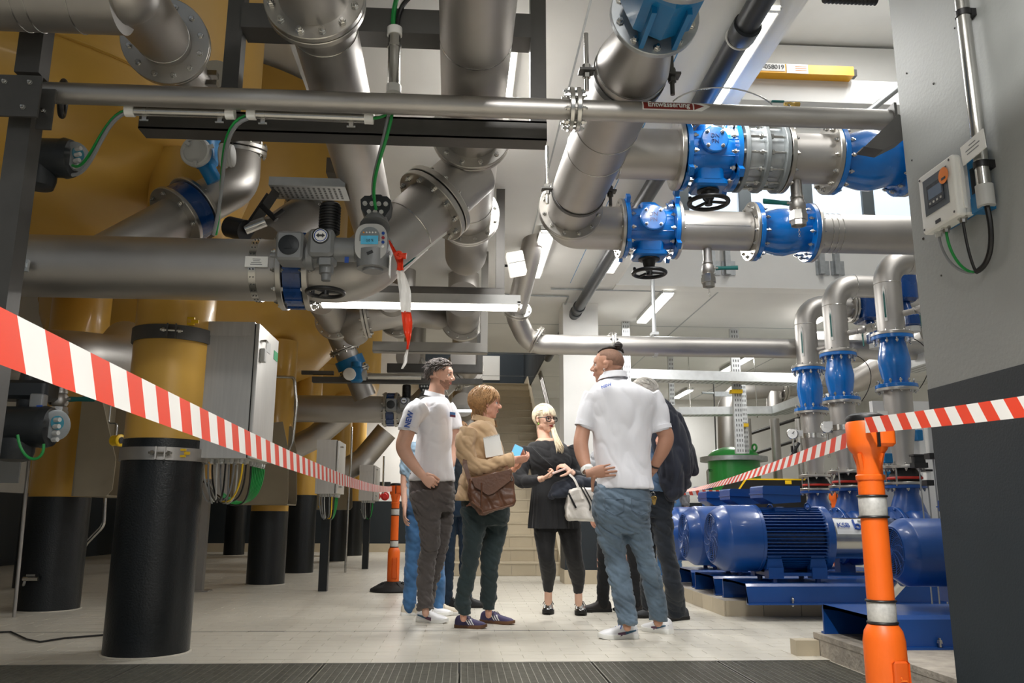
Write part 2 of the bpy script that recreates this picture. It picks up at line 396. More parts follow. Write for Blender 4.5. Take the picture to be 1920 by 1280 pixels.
# stairs
st = MB(); stx0, stx1, sy0, rise, run = -.30, 1.32, 11.35, .172, .285
stairs = None
for k in range(20):
    b = MB(); b.bx((stx0, sy0+k*run, -.002 if k == 0 else k*rise-.02), (stx1, sy0+20*run, (k+1)*rise-.022))
    if k == 0:
        st.v, st.f, st.m, st.s = b.v, b.f, b.m, b.s
    else: st.add(b.v, b.f, 0, False)
stairs = struct('floor_stairs', st, GROUT)
stm = {}
for k in range(20):
    tn = MB(); tn.bx((stx0, sy0+k*run-.018, (k+1)*rise-.022), (stx1, sy0+(k+1)*run, (k+1)*rise)); tn.build('tread', STAIR, stairs)
    nn = 5; ww = (stx1-stx0)/nn
    if 'r' not in stm:
        q = MB(); q.box((0, 0, 0), (ww-.004, .012, rise-.026)); stm['r'] = q.mesh('riser_tile', STAIR, 0)
    for j in range(nn): put(stm['r'], 'riser_tile', stairs, (stx0+ww*(j+.5), sy0+k*run-.004, k*rise+(rise-.022)/2))
s = MB(); s.prism([(sy0-.05, 0), (sy0-.05, .2), (sy0+20*run, 20*rise+.2), (sy0+20*run+1.2, 20*rise+.2), (sy0+20*run+1.2, 0)], (stx1, 0, 0), (0, 1, 0), (0, 0, 1), (.05, 0, 0))
struct('trim_4', s, STAIR)
s = MB(); s.bx((1.34, 13.3, CZ-.003), (1.372, 18.6, 6.3)); struct('wall_stair', s, DARKP)
s = MB(); s.bx((-1.0, 18.3, 3.44), (1.34, 18.4, 6.3), 0); s.bx((.38, 18.28, 3.75), (.80, 18.31, 4.3), 1); struct('wall_landing', s, [mat('landing_dark', (44, 54, 62), .6), WHITEP])
m = MB()
for k in range(3):
    pts = fillet([(1.42, 12.0+k*.05, .9), (1.42, 12.0+k*.05, 1.55+k*.1), (1.42, 17.0, 4.3+k*.1)], .1); m.tube(pts, .02, 8)
single('handrail', 'stainless handrails climbing along the right side of the stairs', 'handrail', m, STEEL)
# ---------------------------------------------------------------- lamps
def area(name, c, sx, sy, watts, rot=(0, 0, 0)):
    ld = bpy.data.lights.new(name, 'AREA'); ld.shape = 'RECTANGLE'; ld.size = sx; ld.size_y = sy; ld.energy = watts; ld.color = (1, .985, .965)
    o = bpy.data.objects.new(name, ld); COL.objects.link(o); o.location = c; o.rotation_euler = rot; return o
def lamp(label, a, b, wdt=.13, watts=None, h=.07, group='fluorescent ceiling lamps'):
    a = V(a); b = V(b); d = (b-a); L = d.length; c = (a+b)/2
    g = root('ceiling_lamp', label, 'lamp', c+V((0, 0, h)), group); u = d.normalized(); n = V((0, 0, 1)); s_ = n.cross(u)
    rot = M((s_, u, n)).transposed()
    m = MB(); m.box(c+n*(h*.68), (wdt, L, h*.64), 0, rot); m.box(c+n*(h*.3), (wdt*1.15, L*1.002, h*.12), 0, rot); m.build('housing', GREYL, g)
    m = MB(); m.box(c+n*(h*.12), (wdt*.9, L*.97, h*.26), 0, rot, 1.05); m.build('diffuser', LAMPM, g)
    for sg in (-1, 1): m = MB(); m.box(c+n*(h*.25)+u*(sg*L*.492), (wdt*1.0, L*.016, h*.5), 0, rot); m.build('end_cap', WHT, g)
    area('lamp_light', c-n*.012, wdt*.8, L*.95, LAMP_W*L if watts is None else watts, (0, 0, math.atan2(-u.x, u.y)))
    return g
ZL = CZ-.075
lamp('long bright strip lamp on the ceiling above the drain pipe', (1.52, 3.72, ZL), (1.52, 5.35, ZL), .15)
lamp('strip lamp on the low slab behind the blue gate valve', (1.52, 7.0, ZL), (1.52, 8.45, ZL))
lamp('strip lamp on the ceiling behind the hanging drain valve', (2.38, 9.25, ZL), (2.38, 10.75, ZL), .13, 48)
lamp('strip lamp half hidden behind the three riser pipes', (4.68, 9.6, ZL), (4.68, 10.8, ZL), .13, 48)
lamp('strip lamp on the ceiling above the white cable tray', (4.68, 13.0, ZL), (4.68, 14.5, ZL), .13, 48)
lamp('farthest strip lamp on the ceiling, near the back wall', (4.68, 16.7, ZL), (4.68, 17.9, ZL), .13, 36)
a = P(598, 577, 6.15); b = P(975, 577, 6.15)
lamp('strip lamp slung crosswise under the pipe frame', (a.x, 6.15, (a.z+b.z)/2), (b.x, 6.15, (a.z+b.z)/2), .12, None, .10)
a = P(760, 770, 11.6); lamp('distant crosswise strip lamp behind the bearded man', (a.x, 11.6, a.z), (a.x+1.0, 11.6, a.z), .12, None, .08)
# lamps of the same kind over the camera's side of the hall
lamp('strip lamp on the ceiling over the front of the hall', (.35, -.9, ZL), (.35, 1.6, ZL), .15, 190)
lamp('strip lamp on the ceiling in the middle of the low slab', (.2, 4.0, ZL), (.2, 5.5, ZL), .13, 40)
lamp('strip lamp on the ceiling behind the group of people', (.75, 7.2, ZL), (.75, 8.7, ZL), .13, 50)
lamp('strip lamp high over the pumps', (4.2, 5.0, 6.2), (4.2, 7.5, 6.2), .2, 110)
lamp('strip lamp high over the near pump', (3.6, .5, 6.2), (3.6, 3.5, 6.2), .2, 50)

lamp('added crosswise strip lamp that brightens the back wall on the left', (-1.3, 17.3, 3.1), (.0, 17.3, 3.1), .13, 60)  # added fixture, only there to lift the dark left end of the back wall
lamp('added unseen strip lamp that brightens the stair landing', (.4, 16.0, 5.6), (.4, 17.5, 5.6), .13, 40)  # out of view, added so the landing is less dark
# ================================================================ overhead pipework on the right and centre
def pipe(name, label, pts, r, group=None, bend=.0, n=32, mt=None, cat='pipe', k=8, welds=()):
    g = root(name, label, cat, V(pts[0]), group)
    m = MB(); m.tube(fillet(pts, bend, k) if bend else pts, r, n); m.build('tube', mt or STEEL, g)
    for c, d in welds: w_ = MB(); w_.torus(c, d, (r if not isinstance(r, list) else r[0])+.0008, .0022, 36, 6); w_.build('weld_seam', STEEL_B, g)
    return g
X = V((1, 0, 0)); Yv = V((0, 1, 0)); Z = V((0, 0, 1))
def handwheel(parent, c, d, Rr, mt=BLK, hd=True, spokes=3):
    u, v, w_ = frame(d); c = V(c); m = MB(); m.torus(c, d, Rr, Rr*.12, 32, 10)
    for i in range(spokes):
        a = 2*math.pi*i/spokes; m.tube([c+w_*(Rr*.05), c+(u*math.cos(a)+v*math.sin(a))*Rr], Rr*.085, 8)
    m.cyl(c-w_*(Rr*.15), c+w_*(Rr*.2), Rr*.2, None, 14)
    o = m.build('handwheel', mt, parent)
    if hd:
        q = MB(); p = c+(u*math.cos(2.5)+v*math.sin(2.5))*Rr; q.lathe(p-w_*.012, w_, [(0, Rr*.06), (.02, Rr*.11), (Rr*.6, Rr*.1), (Rr*.65, Rr*.05)], 10); q.build('crank_grip', BLK, o)
    return o
def gate_valve(label, x0, x1, y, z, ro, wheel_drop, group):
    c = V(((x0+x1)/2, y, z)); g = root('gate_valve', label, 'valve', c-V((0, 0, wheel_drop)), group); L = x1-x0; ri = ro*.60
    m = MB(); m.lathe((x0, y, z), X, [(0, ri*1.1), (L*.12, ri*1.14), (L*.3, ri*1.16), (L*.5, ri*1.2), (L*.7, ri*1.16), (L*.88, ri*1.14), (L, ri*1.1)], 36, 0, True)
    m.rbox(c-Z*(ro*.5), (L*.5, ri*1.5, ro*.95), .04); m.rbox(c-V((0, 0, ro*.93)), (L*.62, ri*1.45, .05), .03)
    m.rbox(c+Z*(ro*.62), (L*.4, ri*1.2, ro*.5), .04)
    for a in (20, -25, 160, 205): m.box(c+V((0, -ri*1.05*math.cos(R(a)), ri*1.05*math.sin(R(a)))), (L*.8, .03, .016), 0, M.Rotation(R(a), 3, 'X'))
    body = m.build('body', BLUEV, g)
    for xx in (x0+.016, x1-.016):
        m = MB(); m.ringd((xx, y, z), X, .030, ro, ri*.9, 40)
        for a in (45, 135, 225, 315): m.box(V((xx, y+ro*1.0*math.cos(R(a)), z+ro*1.0*math.sin(R(a)))), (.03, .09, .05), 0, M.Rotation(R(a), 3, 'X'))
        f = m.build('flange', BLUEV, g); bolts(f, (xx, y, z), X, ro*.86, 12, .014, .05)
    m = MB(); q = c-V((0, ri*1.18, -.0)); m.lathe(q+V((0, .03, ro*.12)), -Yv, [(0, L*.22), (.05, L*.25), (.058, L*.25), (.064, L*.23), (.064, 0)], 28)
    cv = m.build('cover', BLUEV, g)
    for a in (45, 135, 225, 315):
        put(bolt_mesh(.011, .002, STEEL_B), 'bolt', cv, q+V((L*.19*math.cos(R(a)), -.034, ro*.12+L*.19*math.sin(R(a)))), Yv)
    text('DN\nPN', L*.11, BLUED, g, q+V((0, -.0355, ro*.12)), X, Z, depth=.002)
    m = MB(); b = c-V((0, 0, ro*.95)); m.lathe(b, -Z, [(0, L*.2), (.03, L*.2), (.035, L*.13), (wheel_drop*.25, L*.10), (wheel_drop*.3, .02)], 20); m.build('bonnet', BLK, g)
    m = MB(); m.cyl(b, c-V((0, 0, wheel_drop+.01)), .014); m.build('stem', STEEL_B, g)
    handwheel(g, c-V((0, 0, wheel_drop)), Z, .115)
    return g
def check_valve(label, p, d, L, ro, ri, group, mt=None, dn=True):
    mt = mt or BLUEV; d = V(d).normalized(); p = V(p); g = root('check_valve', label, 'valve', p, group)
    m = MB(); m.lathe(p, d, [(0, ri), (L*.06, ri), (L*.2, ri*1.06), (L*.4, ri*1.22), (L*.55, ri*1.25), (L*.72, ri*1.12), (L*.85, ri*1.0), (L, ri*.98)], 40); m.build('body', mt, g)
    for t in (.016, L-.016):
        m = MB(); m.ringd(p+d*t, d, .032, ro, ri*.8, 40); f = m.build('flange', mt, g, 30); bolts(f, p+d*t, d, ro*.86, 12, .013, .07)
    return g
def drain(label, top, L, r, group=None, lever=1, d=None, lev=None):
    d = V(d) if d else -Z; top = V(top); g = root('drain_valve', label, 'valve', top+d*L, group)
    m = MB(); m.lathe(top, d, [(-.01, r), (L*.3, r), (L*.31, r*1.15), (L*.36, r*1.15), (L*.37, r*.95), (L*.42, r*1.3), (L*.55, r*1.45), (L*.62, r*1.2), (L*.64, r*.95)], 20); m.build('ball_valve', STEEL, g)
    m = MB(); m.lathe(top+d*(L*.64), d, [(0, r*.95), (.001, r*1.55), (L*.08, r*1.55), (L*.085, r*1.7), (L*.2, r*1.7), (L*.21, r*1.45), (L*.3, r*1.4), (L*.3, r*1.2), (L*.24, r*1.1), (L*.24, 0)], 8); m.build('hose_coupling', STEEL_B, g, 25)
    m = MB(); q = top+d*(L*.48); lv = V(lev) if lev else V((lever, -.15, 0)); lv.normalize(); m.cyl(q, q+lv*(r*2.2), r*.35)
    u, v, w_ = frame(lv); m.build('spindle', STEEL_B, g)
    m = MB(); e = q+lv*(r*2.0); m.tube([e-lv*.01, e+lv*(r*1.2), e+lv*(r*4.6)], [(r*.32, r*.5), (r*.22, r*.42), (r*.22, r*.5)], 8); m.build('lever', DGREEN, g)
    if d.z < -.9:
        m = MB(); q = top+d*(L*.95)
        for k in range(5): m.torus(q+d*(.012+k*.012), (1, 0, 0) if k % 2 else (0, 1, 0), .006, .0013, 10, 5)
        m.build('chain', STEEL_B, g)
    return g
# --- C3: large pipe running away at right of centre, with flowmeter, reducer and elbow
e0 = P(1212, 18, 3.12); e1 = P(1175, 150, 3.62); e2 = P(1096, 318, 4.72); e3 = P(1070, 392, 5.36)
ax3 = (e3-e1).normalized(); r3 = .172
y5 = 5.62; z5 = P(1400, 434, y5).z
g = root('overhead_pipe', 'large stainless pipe under the blue flowmeter, bending right to the lower blue valve', 'pipe', e3)
m = MB(); m.tube([e1-ax3*.15, e3], r3, 40); m.build('tube', STEEL, g)
m = MB(); m.lathe(e1-ax3*.15, -ax3, [(-.02, r3), (0, r3), (.2, .128), (.36, .122)], 40); m.build('reducer', STEEL, g)
for t in (.02, .10, .62, .92): w_ = MB(); w_.torus(e1+ax3*(t-.15), ax3, r3+.0005, .003, 40, 6); w_.build('weld_seam', STEEL_B, g)
fa = e1-ax3*.53; flange(g, fa, ax3, .19, .12, .03, 10, .015, GALV, False)
flange(g, e3, ax3, .222, .15, .03, 12, .014, STEEL_F)
cor = e3+ax3*.26
el = fillet([e3+ax3*.02, V((e3.x+ax3.x*.3, y5, z5)), V((P(1168, 432, y5).x, y5, z5))], .26, 10)
m = MB(); m.tube(el, .155, 36); m.build('elbow', STEEL, g)
w_ = MB(); w_.torus(el[0]+ax3*.05, ax3, .156, .003, 40, 6); w_.build('weld_seam', STEEL_B, g)
g3 = g
# pipe clamps with threaded rods
def clamp(label, c, d, r, up, mt=DARKST, hang=None):
    g_ = root('pipe_clamp', label, 'clamp', c, 'pipe clamps on threaded rods'); u, v, w_ = frame(d)
    m = MB(); m.lathe(V(c)-w_*.02, d, [(0, r+.001), (0, r+.007), (.04, r+.007), (.04, r+.001)], 36, 0, False); m.build('band', mt, g_)
    for s_ in (-1, 1):
        q = V(c)+u*s_*(r+.035); m = MB(); m.box(q, (.075, .06, .012), 0, M.Identity(3)); m.build('ear', mt, g_)
        m = MB(); m.cyl(q-Z*.10, q+Z*up, .011, None, 10); m.lathe(q-Z*.035, Z, [(0, .02), (.022, .02)], 6); m.lathe(q+Z*.012, Z, [(0, .02), (.022, .02)], 6); m.build('threaded_rod', STEEL_B if s_ > 0 else DARKST, g_)
    return g_
clamp('pipe clamp on the large pipe below its reducer', e1-ax3*.06, ax3, r3, .2)
clamp('pipe clamp on the large pipe near its lower flange', e3-ax3*.34, ax3, r3, CZ-e3.z-.25)
# flowmeter above
g = root('flowmeter', 'blue flowmeter bolted on the large pipe at the top edge', 'flowmeter', fa)
q = fa-ax3*.034
m = MB(); m.lathe(q, -ax3, [(0, .12), (.02, .13), (.03, .155), (.05, .165), (.26, .165), (.30, .13)], 8); m.build('housing', CYAN, g, 30)
for k in (-1, 1): m = MB(); m.box(q-ax3*.10+X*.07*k-Z*.12, (.02, .26, .09), 0, None); m.build('rib', CYAN, g)
flange(g, q-ax3*.34, ax3, .19, .12, .03, 10, .015, GALV, False)
g = root('overhead_pipe', 'stainless pipe beyond the blue flowmeter at the top edge', 'pipe', q-ax3*.5); m = MB(); m.cyl(q-ax3*.33, q-ax3*2.2, .122, None, 36); m.build('tube', STEEL, g)
# --- C5: lower cross run
def xs(px, y, z=None): return P(px, 300, y).x
def gx(px, y, yy): return P(px, yy, y).x
x1 = gx(1166, y5, 432); x2 = gx(1264, y5, 432); x3 = gx(1410, y5, 434); x4 = gx(1518, y5, 438)
fR = .215; pr = .142
g = root('cross_pipe', 'stainless pipe between the lower blue valves', 'pipe', ((x2+x3)/2, y5, z5), 'lower cross pipes')
m = MB(); m.cyl((x2+.02, y5, z5), (x3-.03, y5, z5), pr, None, 36); m.build('tube', STEEL, g)
m = MB(); m.bx((x2+.04, y5-pr-.001, z5-.012), (x3-.06, y5-pr+.004, z5-.006)); m.build('weld_seam', STEEL_B, g)
flange(g, (x2+.012, y5, z5), X, fR, pr-.01, .024, 0, twin=False); flange(g, (x3-.014, y5, z5), X, fR, pr-.01, .024, 0, twin=False)
flange(g3, (x1-.014, y5, z5), X, fR, pr-.01, .026, 0, twin=False)
gate_valve('lower bright blue gate valve with a black handwheel beneath', x1, x2, y5, z5, fR, .33, 'blue gate valves on the cross pipes')
check_valve('lower bright blue check valve, barrel shaped', (x3, y5, z5), X, x4-x3, fR, pr*.98, 'blue check valves on the cross pipes')
x5 = 2.55*y5/4.2
g = root('cross_pipe', 'stainless pipe right of the lower blue check valve, ending at the wall', 'pipe', (x4, y5, z5), 'lower cross pipes')
m = MB(); m.cyl((x4+.02, y5, z5), (5.0, y5, z5), pr, None, 36); m.build('tube', STEEL, g)
flange(g, (x4+.014, y5, z5), X, fR, pr-.01, .024, 0, twin=False)
for dx in (.12, .16, .2): w_ = MB(); w_.torus((x4+dx, y5, z5), X, pr+.0005, .003, 36, 6); w_.build('weld_seam', STEEL_B, g)
drain('steel drain valve with green lever under the lower cross pipe', (gx(1326, y5, 470), y5, z5-pr), .30, .032, 'drain valves', 1)
# --- C4: upper cross run
y4 = 4.62; z4 = P(1450, 296, y4).z; fR4 = .215; pr4 = .152
xa = gx(1160, y4, 285); xb = gx(1268, y4, 288)
g = root('cross_pipe', 'stainless branch pipe from the large pipe to the upper blue valve', 'pipe', (xb, y4, z4), 'upper cross pipes')
m = MB(); m.cyl((e2.x-.05, y4, z4), (xb, y4, z4), pr4, None, 36); m.build('tube', STEEL, g)
m = MB(); m.torus((e2.x+.19, y4, z4), X, pr4+.001, .004, 36, 6); m.build('weld_seam', STEEL_B, g)
flange(g, (xb-.0, y4, z4), X, fR4, pr4-.01, .028, 0, twin=False)
xc = gx(1278, y4, 290); xd = gx(1374, y4, 292)
gate_valve('upper blue gate valve with a black handwheel, partly behind the thin pipe', xc-.012, xd, y4, z4, fR4, .30, 'blue gate valves on the cross pipes')
# dismantling coupling
g = root('pipe_coupling', 'grey flanged coupling with long tie bolts beside the upper gate valve', 'pipe coupling', (gx(1418, y4, 295), y4, z4-.22))
xe = gx(1462, y4, 297)
m = MB(); m.cyl((xd+.012, y4, z4), (xe, y4, z4), pr4+.012, None, 36); m.build('sleeve', GALV, g)
me = bolt_mesh(.014, xe-xd-.03, STEEL_B)
for fx in (.1, .52, .93):
    m = MB(); m.ringd((xd+(xe-xd)*fx, y4, z4), X, .026, fR4+.002, pr4, 40); f = m.build('ring', GREYC, g)
    if fx == .52:
        for i in range(12):
            a = 2*math.pi*(i+.5)/12; put(me, 'tie_bolt', f, ((xd+xe)/2, y4+fR4*.88*math.cos(a), z4+fR4*.88*math.sin(a)), X)
            put(bolt_mesh(.015, .05, STEEL_B), 'nut', f, ((xd+xe)/2, y4+fR4*.88*math.cos(a), z4+fR4*.88*math.sin(a)), X)
xf = gx(1560, y4, 300)
g = root('cross_pipe', 'short bright stainless spool between the grey coupling and the upper check valve', 'pipe', ((xe+xf)/2, y4, z4), 'upper cross pipes')
m = MB(); m.cyl((xe, y4, z4), (xf-.01, y4, z4), pr4, None, 36); m.build('tube', STEEL, g)
flange(g, (xe+.014, y4, z4), X, fR4, pr4-.01, .028, 12, .014, None, False); flange(g, (xf-.024, y4, z4), X, fR4, pr4-.01, .028, 12, .014, None, False)
xg = gx(1690, y4, 310)
check_valve('upper bright blue check valve beside the wall end', (xf-.008, y4, z4), X, xg-xf+.02, fR4, pr4*.98, 'blue check valves on the cross pipes')
g = root('cross_pipe', 'stainless pipe end passing behind the wall right of the upper check valve', 'pipe', (xg, y4, z4), 'upper cross pipes')
m = MB(); m.cyl((xg+.01, y4, z4), (4.2, y4, z4), pr4, None, 36); m.build('tube', STEEL, g); flange(g, (xg+.03, y4, z4), X, fR4, pr4-.01, .028, 0, twin=False)
drain('steel drain valve with green lever under the upper cross pipe', (gx(1492, y4, 340), y4, z4-pr4), .30, .034, 'drain valves', -1)
# --- Entwaesserung pipe across the front
yE = 3.5; zE = (P(300, 179, yE).z+P(1400, 218, yE).z)/2; xl = P(92, 173, yE).x; xr = P(1668, 228, yE).x; rE = .0475
xm = P(1076, 205, yE).x
g = root('crossbar_pipe', 'thin satin pipe spanning the whole picture at the top, left of its flange', 'pipe', ((xl+xm)/2, yE, zE), 'thin front pipes')
m = MB(); m.cyl((xl-.1, yE, zE), (xm, yE, zE), rE, None, 32); m.build('tube', STEEL, g)
m = MB(); m.ringd((xm-.016, yE, zE), X, .022, .102, rE-.005, 36); f = m.build('flange', STEEL_B, g, 30)
bolts(f, (xm, yE, zE), X, .083, 8, .0115, .062)
g2 = root('crossbar_pipe', 'thin satin pipe carrying the brown arrow label, right of its flange', 'pipe', ((xr+xm)/2, yE, zE), 'thin front pipes')
m = MB(); m.cyl((xm, yE, zE), (xr, yE, zE), rE, None, 32); m.build('tube', STEEL, g2)
m = MB(); m.ringd((xm+.016, yE, zE), X, .022, .102, rE-.005, 36); f = m.build('flange', STEEL_B, g2, 30)
# arrow label wrapped on the pipe front
xa_, xb_, xc_ = P(1207, 200, yE-rE).x, P(1300, 200, yE-rE).x, P(1322, 200, yE-rE).x
def wrap(m, x0, x1, a0, a1, r, mi, tip=False, k=6):
    vs = []; fs = []
    for i in range(k+1):
        a = R(a0+(a1-a0)*i/k); t = abs(2*i/k-1)
        for x in (x0, x1): xx = x0+(x1-x0)*(1-t) if (tip and x == x1) else x; vs.append((xx, yE-r*math.cos(a), zE+r*math.sin(a)))
    for i in range(k): fs.append((2*i, 2*i+1, 2*i+3, 2*i+2))
    m.add(vs, fs, mi, True)
lb = MB(); wrap(lb, xa_-.006, xc_-.016, -14, 46, rE+.0006, 1); wrap(lb, xc_-.016, xc_+.026, -14, 46, rE+.0006, 1, True)
wrap(lb, xa_, xb_-.002, -8, 40, rE+.0010, 0); wrap(lb, xb_+.004, xc_-.004+.0, -8, 40, rE+.0010, 0, True)
lbo = lb.build('arrow_label', [INKR, WHT], g2); lbo['label'] = 'brown arrow sticker with white lettering'
am = R(16); nrm = V((0, -math.cos(am), math.sin(am)))
text('Entwässerung', .043, WHT, g2, V(((xa_+xb_)/2, yE, zE))+nrm*(rE+.0048), X, V((0, math.sin(am), math.cos(am))), bold=.0007, sx=.82)
# bracket at the right end, on the wall end
g = root('pipe_bracket', 'dark steel bracket holding the thin pipe at the wall', 'bracket', (xr, yE, zE-.15))
pa = P(1640, 262, 3.30); m = MB()
pp_ = [P(x, y, 3.36) for x, y in ((1621, 275), (1684, 214), (1690, 216), (1694, 262), (1656, 281))]; m.prism([(p.x-pp_[0].x, p.z-pp_[0].z) for p in pp_], pp_[0], X, Z, (0, .012, 0)); m.prism([(p.x-pp_[0].x, p.z-pp_[0].z) for p in (pp_[0], pp_[0]+Z*.006, pp_[3]+Z*.006, pp_[3], pp_[4])], pp_[0]+V((0, .012, 0)), X, Z, (0, .07, 0)); m.bx((xr-.005, yE-.06, zE-.06), (xr+.008, yE+.06, zE+.06))
m.build('angle', DARKST, g)
# thin cable loop and small ball valve standing on the pipe
cb = MB(); cb.tube(bez(P(1262, 190, 3.6), P(1300, 155, 3.6), P(1400, 155, 3.6), P(1448, 195, 3.6)), .004, 8); single('thin_hose', 'thin dark hose arching over the labelled pipe', 'hose', cb, STEEL_B)
g = root('vent_valve', 'tiny brass vent valve with green lever on top of the labelled pipe', 'valve', P(1465, 205, 3.52))
m = MB(); a = P(1470, 195, 3.52); m.lathe(a, X, [(0, .008), (.03, .012), (.05, .008)], 10); m.lathe(a+X*.05, X, [(0, .012), (.025, .012)], 6); m.build('body', mat('brass', (200, 170, 100), .3, .8), g)
m = MB(); m.box(a+V((-.03, 0, .012)), (.06, .014, .006)); m.build('lever', DGREEN, g)
m = MB(); m.cyl(a+V((.02, 0, 0)), (a.x+.02, yE, zE+rE), .007, None, 8); m.build('stub', STEEL_B, g)
# --- C6: thin pipe behind, dropping to the horizontal line at the back
h1 = P(1012, 405, 7.4); h2 = P(966, 590, 8.35); h3 = P(1010, 643, 8.6); h4 = P(1500, 656, 8.6); z6 = (P(1060, 645, 8.6).z+P(1450, 655, 8.6).z)/2; r6 = .107
g = root('back_pipe', 'slimmer stainless pipe behind, dropping left and bending to the right', 'pipe', (h3.x, 8.6, z6))
up = h1+(h1-h2).normalized()*.55
c6 = V((h2.x+.03, 8.6, z6+.02)); pl = fillet([up, h2, V((h2.x+.16, 8.58, z6-.0)), V((7.5, 8.6, z6))], .25, 8)
m = MB(); m.tube(pl, r6, 28); m.build('tube', STEEL, g)
d6 = (h1-h2).normalized(); flange(g, h1+d6*.12, d6, .16, r6-.01, .024, 8, .013); flange(g, h2+d6*.07, d6, .155, r6-.01, .02, 8, .012)
q = P(1005, 628, 8.55); flange(g, (q.x, 8.58, z6+.05), (1, .0, -.55), .155, r6-.01, .02, 8, .012)
xq = P(1148, 647, 8.6).x; flange(g, (xq, 8.6, z6), X, .15, r6-.01, .02, 8, .012)
g = root('pipe_hanger', 'pale hanger rod holding the back pipe under the ceiling lamp', 'hanger', P(1225, 650, 8.6))
hx = P(1226, 600, 8.6).x; m = MB(); m.cyl((hx, 8.6, z6+r6), (hx, 8.6, CZ), .022, None, 12); m.bx((hx-.08, 8.52, CZ-.02), (hx+.08, 8.68, CZ)); m.build('rod', ZINCW, g)
m = MB(); m.lathe((hx-.02, 8.6, z6), X, [(0, r6+.001), (0, r6+.01), (.04, r6+.01), (.04, r6+.001)], 32, 0, False); m.box((hx, 8.6, z6+r6+.03), (.07, .12, .03)); m.build('band', ZINCW, g)
# --- black drain pipe under the ceiling
b1 = P(1405, -20, 3.72); b2 = P(1262, 180, 4.9); b3 = P(1185, 345, 6.5); b4 = P(1030, 622, 12.5)
zb_ = CZ-.16
pts = [V((1.42, 2.0, zb_+.02)), V((1.42, 4.7, zb_+.0)), V((1.40, 6.8, zb_-.0)), V((1.33, 12.9, zb_))]
g = root('drain_pipe', 'black plastic drain pipe running away under the ceiling', 'pipe', (1.38, 8, zb_))
m = MB(); m.tube(pts, .062, 24); m.build('tube', BLKPIPE, g)
for yy in (3.78, 6.6, 9.6, 9.85): m = MB(); m.lathe((1.42 if yy < 4.7 else 1.40-.0115*(yy-6.8), yy-.06, zb_), Yv, [(0, .063), (.001, .074), (.10, .074), (.12, .064)], 24); m.build('socket', BLKPIPE, g)
m = MB(); m.torus((1.42, 3.86, zb_+.01), Yv, .068, .006, 24, 6); m.build('ring', WHT, g)
for yy in (7.6, 10.6): m = MB(); m.cyl((1.39, yy, zb_+.06), (1.39, yy, CZ), .006, None, 8); m.build('hanger_rod', STEEL_B, g)
cd_ = MB(); cd_.tube([V((1.0, 9.3, CZ-.02)), V((2.4, 9.3, CZ-.02))], .012, 8); single('conduit', 'grey conduit on the ceiling left of a lamp end', 'conduit', cd_, GALV)
cd_ = MB(); a = P(1160, 533, 9.0); b = P(1265, 530, 9.2); cd_.tube(fillet([(.2, 9.6, CZ-.02), (1.25, 9.62, CZ-.02), (1.26, 10.4, CZ-.02)], .05), .011, 8); single('conduit', 'thin grey conduit crossing the ceiling above the middle column', 'conduit', cd_, GALV)
# brackets on the lintel
for k, px in enumerate((1350, 1555)):
    a = P(px, 497, YB-.06); m = MB()
    for dx in (-.09, .09): m.bx((a.x+dx-.03, YB-.09, a.z-.11), (a.x+dx+.03, YB-.022, a.z+.28)); m.bx((a.x+dx-.06, YB-.035, a.z-.11), (a.x+dx+.1, YB-.022, a.z+.06))
    single('wall_bracket', ('galvanised wall bracket on the lintel behind the lower drain valve', 'galvanised wall bracket on the lintel behind the lower check valve')[k], 'bracket', m, GALV)
# black ribbed hose at the top right
m = MB(); a = P(1545, -6, 4.0); b = P(1660, 2, 4.0); m.lathe(a, X, [x for k in range(14) for x in ((k*.022, .032), (k*.022+.011, .037))], 20); single('ribbed_hose', 'black ribbed hose at the top edge beside the wall', 'hose', m, BLK)
m = MB(); a = P(1640, 214, 6.8); m.tube([P(1720, 136, 6.5), P(1630, 208, 6.5), P(1560, 262, 6.5)], .03, 12); single('slanted_tube', 'slanted grey tube behind the right end of the thin pipe', 'tube', m, GALV)
# emergency light
g = root('emergency_light', 'small white box light fixed beside the slim back pipe', 'lamp', P(968, 495, 6.6))
a = P(968, 495, 6.6); rot = M.Rotation(R(-12), 3, 'Y'); m = MB(); m.rbox(a, (.14, .12, .19), .012, 0, rot); m.build('box', mat('lit_sign_face', (250, 246, 236), .4, emit=.9), g)
m = MB(); m.box(a+V((-.0, -.062, 0)), (.135, .004, .006), 0, rot); m.build('joint', GREYL, g)
m = MB(); m.tube(fillet([a+V((-.07, .02, -.01)), a+V((-.12, .05, .0)), V((a.x-.12, a.y+.05, CZ))], .02), .011, 10); m.build('mount', BLK, g)
